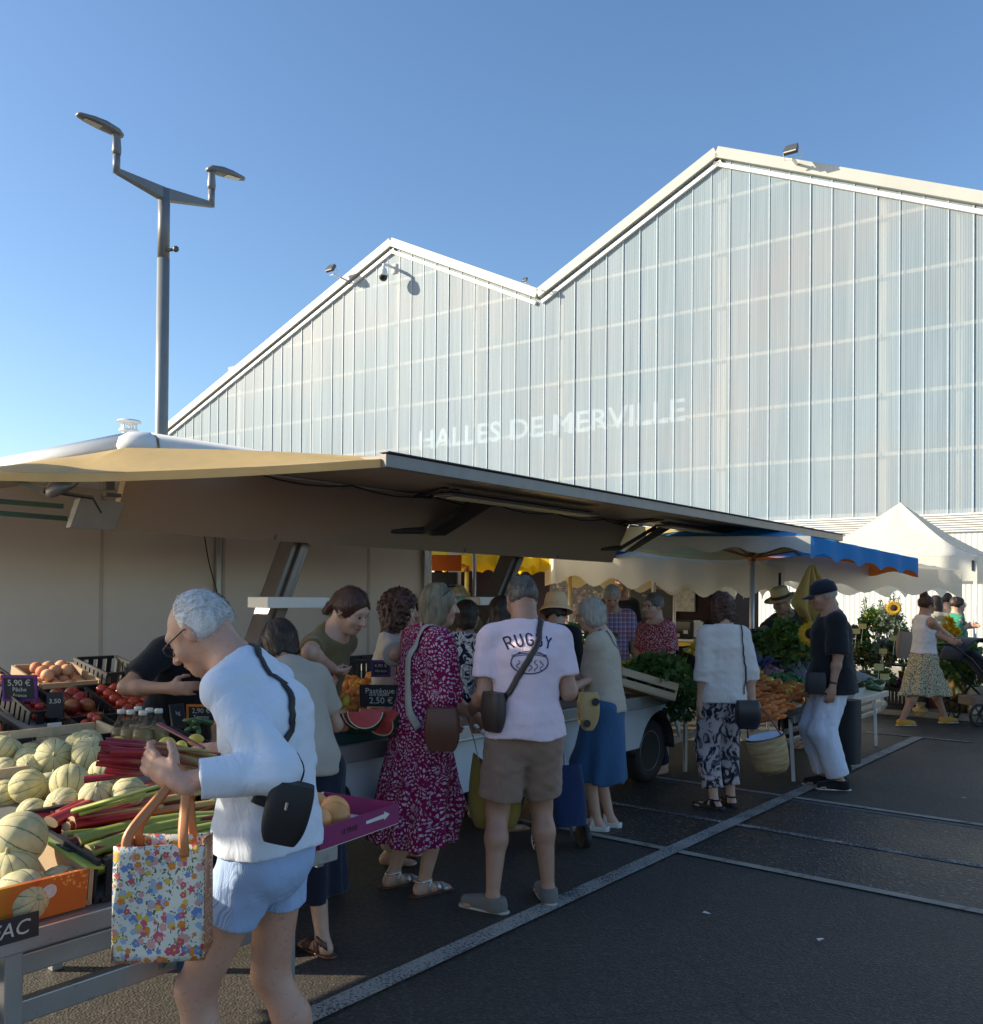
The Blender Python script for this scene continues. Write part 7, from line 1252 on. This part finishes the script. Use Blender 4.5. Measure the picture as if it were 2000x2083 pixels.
# 7. patterned dress
G7 = person('blonde woman in long crimson and white patterned dress with sunglasses on her head', 852, 5.0, (.88, .45), 1.655, targets=((975, 1462, 4.95), (900, 1460, 5.25)), fem=True, lean=.10, curve=.14, head=(.10, -.08, 0), curl=(.6, .6), poles=((.4, -1, -.8), None), h=.009, hh=.008, wid=1.05, fat=1.05,
    top=dict(mat=C_DRESS, name='dress_top', sleeve=1.18, hem=.05, loose=1.55, cuff=.066, fold=.009, wrist=.055), bottom=dict(kind='dress', name='dress', mat=C_DRESS, hem=.30, flarex=.31, flarey=.22, amp=.022, folds=11), hair=dict(kind='long', mat=H_BLOND, len=.185, w=1.02, tip=.9), shoes=dict(kind='sandal', mat=M_SILV, solemat=M_LTH, sole=.02, straps=((.015, .045, .012), (.085, .03, .013), (.115, .02, .01)), ankle=True), feet=((.09, .0, .2), (-.12, -.10, .1)))
hc = G7['hc']; mh = G7['mh']; m = MB(); tf = lambda p: hc + mh @ np.array(p, float); m.tube([tf((s*.085, y, z)) for s, y, z in ((1, -.05, .02), (1, .02, .09))], .004, 6); m.tube([tf((-.085, -.05, .02)), tf((-.085, .02, .09))], .004, 6)
for s in (-1, 1): m.ball(tf((s*.042, .045, .118)), (.034, .026, .010), 12, 6)
m.build('sunglasses', M_FRM, G7['T'], True)
strap(G7, [G7['shc'] + np.array([.08, .04, .06]), G7['shc'] + np.array([.10, -.06, .05]), G7['chest'] + np.array([.10, -.16, 0]), G7['waist'] + np.array([.14, -.15, -.02]), G7['pel'] + np.array([.19, -.08, -.02])], mat('cream_strap', (.42, .38, .32), .6), .024, .012)
bag('soft brown leather shoulder bag at the hip of the woman in the patterned dress', at(900, 1440, 4.68), hd(-.1, 1), .20, .11, .22, M_LTH, taper=.85, flap=None)
# 8. rugby shirt
G8 = person('stout man from behind in pale pink RUGBY shirt and taupe shorts', 1067, 4.75, (-.12, 1), 1.70, targets=((1160, 1392, 4.98), (958, 1448, 4.92)), lean=.06, curve=.12, head=(.32, .22, .05), wid=1.05, belly=1.36, fat=1.08, curl=(.7, .9), poles=((-.1, -1, -.7), (.05, -1, -.7)), h=.0085, hh=.008, skin='tan', hdirw=(((-.4, .9, .2), (0, .2, -1)), ((.05, .25, -1), (1, 0, 0))),
    top=dict(mat=C_PINK, sleeve=.72, hem=.07, loose=1.08, cuff=.068, fold=.008), bottom=dict(kind='shorts', mat=C_TAUPE, len=.80, loose=1.12, flare=1.2, fold=.010), hair=dict(kind='short', mat=H_GREY, th=.008), shoes=SHG, feet=((.14, .06, .10), (-.17, -.06, .95)))
f8 = G8['top']; T8 = G8['T']
def decal(G, name, me_pts, faces, m_, f, off=.0035):
    P_, N_ = push(f, me_pts, off, 10); return np_mesh(name, P_, np.array(faces), m_, None, G['T'])
def draw_on(G, name, lines, m_, f, wid_=.004):
    """ink strokes lying on the cloth: every line is a list of (x, z) on the back"""
    mb = MB()
    for L in lines:
        Q, N = onback(f, L); mb.tube(Q, wid_, 6, flat=.35, normals=N)
    return mb.build(name, m_, G['T'], True)
M_INK = mat('navy_print', (.012, .012, .045), .7, bump=0); zc = G8['chest'][2]
def glyph(ch): return {'R': [[(0, 0), (0, 1)], [(0, 1), (.45, 1), (.6, .87), (.6, .65), (.45, .5), (0, .5)], [(.3, .5), (.62, 0)]], 'U': [[(0, 1), (0, .25), (.12, .03), (.3, -.02), (.5, .03), (.6, .25), (.6, 1)]], 'G': [[(.62, .8), (.5, .97), (.3, 1.02), (.1, .93), (0, .7), (0, .3), (.1, .07), (.3, -.02), (.5, .03), (.63, .2), (.63, .45), (.36, .45)]], 'B': [[(0, 0), (0, 1)], [(0, 1), (.42, 1), (.55, .88), (.55, .65), (.42, .53), (0, .53)], [(.42, .53), (.6, .42), (.6, .14), (.45, 0), (0, 0)]], 'Y': [[(0, 1), (.3, .5), (.6, 1)], [(.3, .5), (.3, 0)]]}[ch]
LN = []
for k, ch in enumerate('RUGBY'):
    a = (k-2)*.175; rr = .30; cx, cz = rr*math.sin(a), zc + .110 - rr + rr*math.cos(a); hh_ = .050
    for st in glyph(ch):
        dn = []
        for i in range(len(st)-1):
            for t_ in np.linspace(0, 1, 5)[:-1]: dn.append(tuple(np.array(st[i])*(1-t_) + np.array(st[i+1])*t_))
        dn.append(st[-1]); L = []
        for x, y in dn: u, v = (x-.3)*hh_*1.0, (y-.5)*hh_*1.15; L.append((cx + u*math.cos(-a) - v*math.sin(-a), cz + u*math.sin(-a) + v*math.cos(-a)))
        LN.append(L)
draw_on(G8, 'writing', LN, M_INK, f8, .0046)
E8 = [[(.095*math.cos(q)*(1+.02*k), zc - .005 + .056*math.sin(q)*(1+.02*k)) for q in np.linspace(a0, a1, 30)] for k, (a0, a1) in enumerate(((2.6, 6.9), (0, 6.28), (3.2, 6.2)))]
E8 += [[(-.092 + .18*t_, zc + .022 + .012*math.sin(t_*3.14) + o) for t_ in np.linspace(0, 1, 14)] for o in (0, .008)] + [[(-.06 + .03*k + .01*math.sin(t_*9+k), zc + .005 - .055*t_) for t_ in np.linspace(0, 1, 8)] for k in range(5)] + [[(-.09 + .04*t_, zc + .02 + .028*t_) for t_ in np.linspace(0, 1, 6)], [(.05 + .04*t_, zc + .045 - .03*t_) for t_ in np.linspace(0, 1, 6)]]
draw_on(G8, 'ball_print', E8, mat('faded_print', (.06, .055, .13), .7, bump=0), f8, .0022)
strap(G8, [G8['shc'] + np.array([.075, .06, .06]), G8['shc'] + np.array([.075, -.06, .07]), G8['shc'] + np.array([.04, -.14, -.04]), G8['chest'] + np.array([-.07, -.2, -.08]), G8['waist'] + np.array([-.17, -.14, -.02]), G8['pel'] + np.array([-.23, -.02, .06])], M_LTHD, .017, .005)
bag('dark leather cross body bag at the left side of the pink shirted man', at(1004, 1408, 4.62), hd(.75, .6), .16, .08, .20, M_LTHD)
# mustard cloth bag in his hand
def cloth_bag(label, p, rz_, w_, d_, h_, m_, hand=None, hm=None, sag=.06):
    t = thing('cloth_bag', label, 'bag', p, rz_); m = MB(); m.grid(lambda u, v: (lambda a, r_: np.array([math.cos(a)*w_/2*r_, math.sin(a)*d_/2*r_*(.6+.4*v), -h_*v + (.035*math.cos(2*a))*(1-v)]))(6.283*u, (.92 + .16*math.sin(v*2.6) - .25*max(0, v-.8)*3 + .03*math.sin(u*25+v*4)*(v))), 40, 16); m.add([m.v[16*41+i] for i in range(40)], [tuple(range(40))]); m.build('bag_body', m_, t, True, solid=.004)
    if hand is not None:
        hl = np.array(Matrix.Rotation(-rz_, 3, 'Z')) @ (np.array(hand)-p)
        for s in (-1, 1): mm = MB(); P_ = [(s*w_*.32, -d_*.2, -.02), (s*w_*.18 + hl[0]*.5, hl[1]*.5, hl[2]*.5), tuple(hl + np.array([s*.008, 0, 0]))]; mm.tube(spl(P_, 6), .010, 6, flat=.3); mm.build('handle', hm or C_SAND, t, True)
    return t
hw = loc2w(G8, G8['W'][1] + np.array([0, 0, -.07])); cloth_bag('mustard yellow cloth shopping bag held by the pink shirted man', at(1008, 1545, 4.9), hd(.1, 1), .26, .15, .36, C_MUST, hw, C_SAND)
# 9-14 middle distance
G9 = person('person in black with a pale straw bucket hat seen from behind', 1128, 7.4, (.1, 1), 1.60, fem=True, head=(.25, 0, 0), hat='bucket', top=dict(mat=C_BLK, sleeve=1.2, hem=.05, loose=1.15), bottom=dict(kind='trousers', mat=C_BLK), hair=dict(kind='bob', mat=H_DARK, len=.07), h=.014)
def hat(G, prof, m_, band=None, bm=None, label=None, rot=0., sy=1.): 
    mb = MB(); mb.lathe([(r, z) for r, z in prof], n=28, close=False); mb.v = [tuple(G['hc'] + G['mh'] @ (rotm('X', rot) @ np.array([x, y*sy - .012, z]))) for x, y, z in mb.v]; o = mb.build('hat', m_, G['T'], True, solid=.004)
    if band: b2 = MB(); b2.lathe(band, n=28, close=False); b2.v = [tuple(G['hc'] + G['mh'] @ (rotm('X', rot) @ np.array([x, y*sy - .012, z]))) for x, y, z in b2.v]; b2.build('hat_band', bm, o, True, solid=.003)
hat(G9, [(.001, .155), (.05, .152), (.085, .13), (.098, .08), (.104, .035), (.125, .0), (.150, -.03)], mat('peach_straw', (.85, .55, .30), .8, bs=200, bump=.4), sy=1.12)
G11 = person('grey haired woman with glasses in beige polo shirt and long denim skirt', 1228, 6.35, (-.9, .35), 1.58, targets=((1178, 1392, 6.2), (1150, 1375, 6.5)), fem=True, lean=.06, curve=.14, head=(.22, .15, 0), h=.010, poles=(None, (-.4, -1, -.6)), top=dict(mat=C_GREY, sleeve=.85, hem=.08, loose=1.3, cuff=.066, collar=True), bottom=dict(kind='skirt', mat=C_DENIM, hem=.36, flarex=.20, flarey=.17, amp=.012, folds=7), hair=dict(kind='bob', mat=H_LGREY, len=.085, w=1.0), glasses=(mat('glasses_gold', (.3, .2, .1), .3, .6, bump=0), .002), shoes=dict(kind='sandal', mat=M_WSOLE, solemat=M_WSOLE, sole=.075, straps=((.03, .05, .02), (.09, .04, .022))), feet=((.07, -.03, 0), (-.08, .03, .1)))
strap(G11, [G11['shc'] + np.array([-.07, .05, .05]), G11['shc'] + np.array([-.06, -.07, .04]), G11['chest'] + np.array([.02, -.15, 0]), G11['waist'] + np.array([.13, -.12, -.02]), G11['pel'] + np.array([.17, .0, -.02])], M_LTHD, .006, .006)
bk = bag('woven straw bag with dark round patches between the pink shirt and the denim skirt', at(1197, 1408, 6.0), hd(-.3, 1), .17, .09, .25, mat('woven_straw', (.46, .32, .13), .8, bs=120, bump=.7), nm_='straw_bag', rnd=.6, taper=.8)
for x, z in ((.03, -.06), (-.03, -.20)): MB().lathe([(.001, 0), (.026, 0), (.026, .003)], (x, -.052, z), 14, np.array(Matrix.Rotation(R(90), 3, 'X'))).build('round_patch', M_SOLEB, bk)
person('grey haired man in a blue and red plaid shirt in the middle distance', 1242, 9.4, (-.1, -1), 1.72, head=(.5, 0, 0), top=dict(mat=C_PLAID, sleeve=.85, hem=.08, loose=1.25), bottom=dict(kind='trousers', mat=C_NAVY), hair=dict(kind='short', mat=H_LGREY, th=.010), h=.014)
person('bald vendor in a black shirt inside the photo covered stall', 1258, 11.6, (.1, -1), 1.86, head=(.2, 0, 0), top=dict(mat=C_BLK, sleeve=.8, hem=.05), bottom=dict(kind='trousers', mat=C_BLK), skin='tan', h=.016)
person('woman with short grey hair and glasses in a red dotted blouse facing left', 1335, 8.4, (-.75, -.55), 1.62, fem=True, lean=.05, head=(.1, 0, 0), belly=1.15, top=dict(mat=C_RDOT, sleeve=.75, hem=.05, loose=1.25, bust=1), bottom=dict(kind='trousers', mat=C_NAVY), hair=dict(kind='short', mat=H_GREY, th=.012), glasses=(M_FRM, .002), skin='fair', h=.012)
# 15. white blouse
G15 = person('auburn haired woman in ivory blouse and black and white trousers seen from behind', 1470, 7.0, (-.18, 1), 1.62, targets=((1420, 1478, 6.95), (1536, 1462, 6.95))[::-1], fem=True, head=(.12, .1, 0), h=.010, wid=1.03, curl=(.5, .6), poles=((.2, -1, -.2), (-.2, -1, -.2)), top=dict(mat=C_BLOU, sleeve=1.3, hem=.10, loose=1.12, fold=.010, cuff=.066, wrist=.060), bottom=dict(kind='trousers', mat=C_TIE, len=1.80, loose=1.05, flare=1.12), hair=dict(kind='bob', mat=H_AUB, len=.115, w=1.08, wild=1), shoes=dict(kind='sandal', mat=C_BLK, solemat=M_SOLEB, sole=.07, straps=((.0, .05, .016), (.07, .03, .02)), ankle=True), feet=((.10, .06, -.1), (-.09, -.04, .6)))
strap(G15, [G15['shc'] + np.array([.12, .05, .05]), G15['shc'] + np.array([.12, -.07, .03]), G15['chest'] + np.array([.12, -.15, 0]), G15['waist'] + np.array([.13, -.15, 0]), G15['pel'] + np.array([.13, -.17, -.02])], M_NYL, .007, .008)
bag('black leather handbag at the hip of the woman in the ivory blouse', at(1522, 1425, 6.72), hd(.15, 1), .20, .10, .21, mat('black_leather', (.018, .018, .022), .35, bump=.1))
sbk = thing('straw_basket', 'round straw basket with cloth lining hanging beside the black handbag', 'basket', at(1556, 1500, 6.7), 0, None, (R(8), R(-12), 0)); MB().lathe([(.001, -.26), (.10, -.26), (.125, -.22), (.14, -.12), (.145, 0), (.137, 0), (.13, -.12)], n=28, close=False).build('basket', mat('woven_straw2', (.36, .24, .11), .8, bs=45, bump=1., stretch=(.15, .15, 1), vs=40, var=.5), sbk, True); MB().lathe([(.001, -.03), (.08, -.02), (.136, .012)], n=20, close=False).build('lining', C_WHT, sbk, True); m = MB(); m.tube(spl([(-.13, 0, 0), (-.10, 0, .14), (-.04, 0, .22), (.04, 0, .2), (.13, 0, 0)], 6), .006, 6); m.build('handle', M_LTH, sbk, True)
# 16. cap man
G16 = person('elderly man in navy cap, black shirt and white trousers standing at the vegetables', 1692, 7.8, (-1, .12), 1.735, targets=((1640, 1435, 8.0), (1692, 1420, 7.55)), lean=.02, curve=.08, head=(.22, 0, 0), belly=1.25, skin='tan', hat='cap', h=.010, curl=(.6, .75), top=dict(mat=C_BLK, sleeve=.95, hem=.16, loose=1.4, cuff=.068), bottom=dict(kind='trousers', mat=C_WTR, len=1.92, loose=1.10, flare=1.22, fold=.009), hair=dict(kind='short', mat=H_LGREY, th=.006), shoes=SB, feet=((.09, .03, .05), (-.10, -.04, -.05)))
hat(G16, [(.001, .135), (.045, .130), (.082, .10), (.096, .055), (.0965, .02)], C_NAVY, sy=1.16); m = MB(); tf = lambda p: G16['hc'] + G16['mh'] @ np.array(p, float); m.grid(lambda u, v: tf(((u-.5)*.15*(1-.15*v), .09 + .085*v*(1-.6*(2*u-1)**2), .028 - .02*v - .015*(2*u-1)**2)), 12, 8); m.build('cap_peak', C_NAVY, G16['T'], True, solid=.005)
w16 = G16['W'][1]; m = MB(); m.tube([w16 + (G16['E'][1]-w16)*.12, w16 + (G16['E'][1]-w16)*.17], .036, 14); m.build('wristwatch', M_BLK, G16['T'], True)
bag('small black belt bag on the belly of the capped man', at(1660, 1368, 7.6), hd(.35, 1), .18, .10, .18, mat('belt_bag', (.035, .033, .036), .7, bump=.2))
# his trolley
def trolley(label, p, rz_, m_, h_=.62, w_=.30, spoke=M_WHT, tilt=0.):
    t = thing('shopping_trolley', label, 'shopping trolley', p, rz_, None, (tilt, 0, rz_)); m = MB(); m.grid(lambda u, v: (lambda a: np.array([(abs(math.cos(a))**.55*math.copysign(1, math.cos(a)))*w_/2*(.9+.12*math.sin(3*v)), (abs(math.sin(a))**.55*math.copysign(1, math.sin(a)))*.11, .16 + h_*v]))(6.283*u), 32, 10); m.add([m.v[10*33+i] for i in range(32)], [tuple(range(32))]); m.build('bag_body', m_, t, True)
    for x in (-1, 1):
        w1_ = MB(); w1_.lathe([(.055, -.02), (.082, -.022), (.088, 0), (.082, .022), (.055, .02)], (x*(w_/2+.03), .10, .088), 22, np.array(Matrix.Rotation(R(90), 3, 'Y'))); o = w1_.build('wheel', M_SOLEB, t, True); m = MB()
        for k in range(4): a = k*math.pi/4; m.beam((x*(w_/2+.052), .10-.062*math.cos(a), .088-.062*math.sin(a)), (x*(w_/2+.052), .10+.062*math.cos(a), .088+.062*math.sin(a)), .005, .008)
        m.tube([(x*(w_/2+.053), .10+.066*math.cos(a), .088+.066*math.sin(a)) for a in np.linspace(0, 6.283, 20)], .005, 5); m.build('spokes', spoke, o)
        m = MB(); m.tube([(x*w_*.33, .12, .1), (x*w_*.33, .12, h_+.36)], .010, 8); m.build('frame_tube', M_ALU, t, True)
    m = MB(); m.tube([(-w_*.33, .12, h_+.36), (-w_*.2, .13, h_+.40), (w_*.2, .13, h_+.40), (w_*.33, .12, h_+.36)], .012, 8); m.build('handle', M_BLK, t, True); return t
q = at(1722, 1600, 8.1); trolley('black shopping trolley standing behind the legs of the capped man', (q[0], q[1], 0), hd(-.7, .7), mat('trolley_black', (.012, .012, .014), .7, bump=.1), .56, .22, M_SOLEB)
q = at(1158, 1690, 5.75); tl = trolley('blue fabric shopping trolley between the pink shirted man and the denim skirt', (q[0], q[1], 0), hd(-.35, 1), cloth('trolley_blue', (.015, .03, .085)), .38, .25, M_WSOLE, R(-14))
# 17 straw hat vendor
G17 = person('vendor in a straw hat and dark shirt leaning to the left over the flowers', 1625, 9.9, (-.8, -.45), 1.72, targets=((1530, 1290, 9.6), (1590, 1290, 9.3)), lean=.35, curve=.15, head=(.35, 0, 0), hat='straw', skin='tan', h=.013, top=dict(mat=cloth('dark_green_shirt', (.03, .035, .03)), sleeve=.9, hem=.1, loose=1.25), bottom=dict(kind='trousers', mat=C_BLK), hair=dict(kind='short', mat=H_GREY, th=.005))
hat(G17, [(.001, .165), (.06, .165), (.085, .15), (.09, .06), (.092, .045), (.15, .035), (.168, .045)], M_STRAW, [(.094, .05), (.0925, .085)], M_STRAWD, sy=1.12)
# 18 walking woman
G18 = person('walking woman with hair bun, white sleeveless top and flecked skirt pushing a pushchair', 1878, 11.7, (.98, .15), 1.66, targets=((1950, 1308, 11.75), (1938, 1305, 11.4)), fem=True, lean=.05, head=(.0, 0, 0), h=.010, wid=1.06, fat=1.08, knee=(.035, .0), curl=(.8, .8), top=dict(mat=cloth('white_top', (.66, .62, .64)), sleeve=0, hem=-.02, tank=1, bust=1, loose=1.15), bottom=dict(kind='skirt', mat=C_FLECK, hem=.40, flarex=.22, flarey=.36, amp=.018), hair=dict(kind='bun', mat=H_AUB, bun=(0, -.05, .135), wild=.5), skin='tan', shoes=dict(kind='shoe', mat=M_OCH, solemat=M_WSOLE, sole=.025), feet=((.06, -.34, .0), (-.06, .36, .0)))
strap(G18, [G18['shc'] + np.array([-.09, .03, .04]), G18['shc'] + np.array([-.05, -.05, .03]), G18['chest'] + np.array([.02, -.13, -.03]), G18['waist'] + np.array([.12, -.11, -.02])], mat('pink_strap', (.5, .22, .18), .6), .008, .005, fs='body')
bag('pale canvas tote bag on the back of the walking woman', at(1842, 1285, 11.35), hd(-.25, 1), .20, .08, .34, C_TAUPE, nm_='tote_bag', cat='tote bag', taper=1.0).rotation_euler = (0, R(8), hd(-.2, 1))
person('boy with dark hair in a green shirt at the right edge behind the flowers', 1945, 13.4, (.95, -.1), 1.62, targets=((1965, 1275, 13.2), (1975, 1275, 13.2)), top=dict(mat=C_GREEN, sleeve=1.7, hem=.1, loose=1.15, collar=True), bottom=dict(kind='trousers', mat=C_NAVY), hair=dict(kind='short', mat=H_DARK, th=.016), glasses=(M_FRM, .003), h=.015)
person('person in a tan jacket behind the boy in green', 1925, 14.2, (.5, .9), 1.68, top=dict(mat=C_TAN, sleeve=1.8, hem=.1, loose=1.2), bottom=dict(kind='trousers', mat=C_NAVY), hair=dict(kind='short', mat=H_DARK, th=.012), h=.018)
person('person with long dark hair between the walking woman and the tan jacket', 1903, 13.9, (.4, 1), 1.64, fem=True, top=dict(mat=C_SAND, sleeve=1.2, hem=.1, loose=1.1), bottom=dict(kind='trousers', mat=C_NAVY), hair=dict(kind='long', mat=H_DARK, len=.26, w=1.1), h=.018)
# pushchair at the right edge
pc = at(1995, 1480, 11.9); ps = thing('pushchair', 'dark grey pushchair with spoked wheels cut off by the right frame edge', 'pushchair', (pc[0], pc[1], 0), hd(1, .15)); M_PC = cloth('pushchair_fabric', (.035, .038, .05)); M_RUB = mat('rubber', (.02, .02, .02), .7)
for x, y, r in ((-.28, -.22, .145), (.28, -.22, .145), (-.22, .42, .115), (.22, .42, .115)):
    w1_ = MB(); w1_.tube([(x, y+r*math.cos(a)*.9, r+r*math.sin(a)*.9) for a in np.linspace(0, 6.283, 26)], r*.13, 8); o = w1_.build('wheel', M_RUB, ps, True); m = MB()
    for k in range(6): a = k*math.pi/3; m.beam((x, y, r), (x, y+r*.82*math.cos(a), r+r*.82*math.sin(a)), .012, .014)
    m.ball((x, y, r), .025, 8, 5); m.build('spokes', M_SOLEB, o)
m = MB(); 
for x in (-.24, .24): m.tube([(x, -.55, 1.02), (x, -.30, .85), (x, .0, .5), (x, .38, .16)], .014, 8); m.tube([(x, -.22, .15), (x, .05, .5)], .014, 8)
m.tube([(-.24, -.55, 1.02), (-.2, -.6, 1.04), (.2, -.6, 1.04), (.24, -.55, 1.02)], .018, 8); m.build('frame', M_BLK, ps, True)
MB().grid(lambda u, v: np.array([(u-.5)*.44, -.28 + .55*v + .1*math.sin(v*3), .98 - .62*v + .05*math.sin(u*3.14)*-1]), 10, 12).build('seat', M_PC, ps, True, solid=.05); MB().grid(lambda u, v: (lambda a: np.array([(u-.5)*.46, -.10 + .34*math.cos(a), .78 + .34*math.sin(a)]))(math.pi*(.95-.65*v)), 10, 14).build('hood', M_PC, ps, True, solid=.01)
MB().box((0, .05, .30), (.36, .5, .12)).build('basket', C_TAN, ps, bevel=.02)
# sunlight gap: the edge of an added parasol leaves a strip of sun on the man's shirt
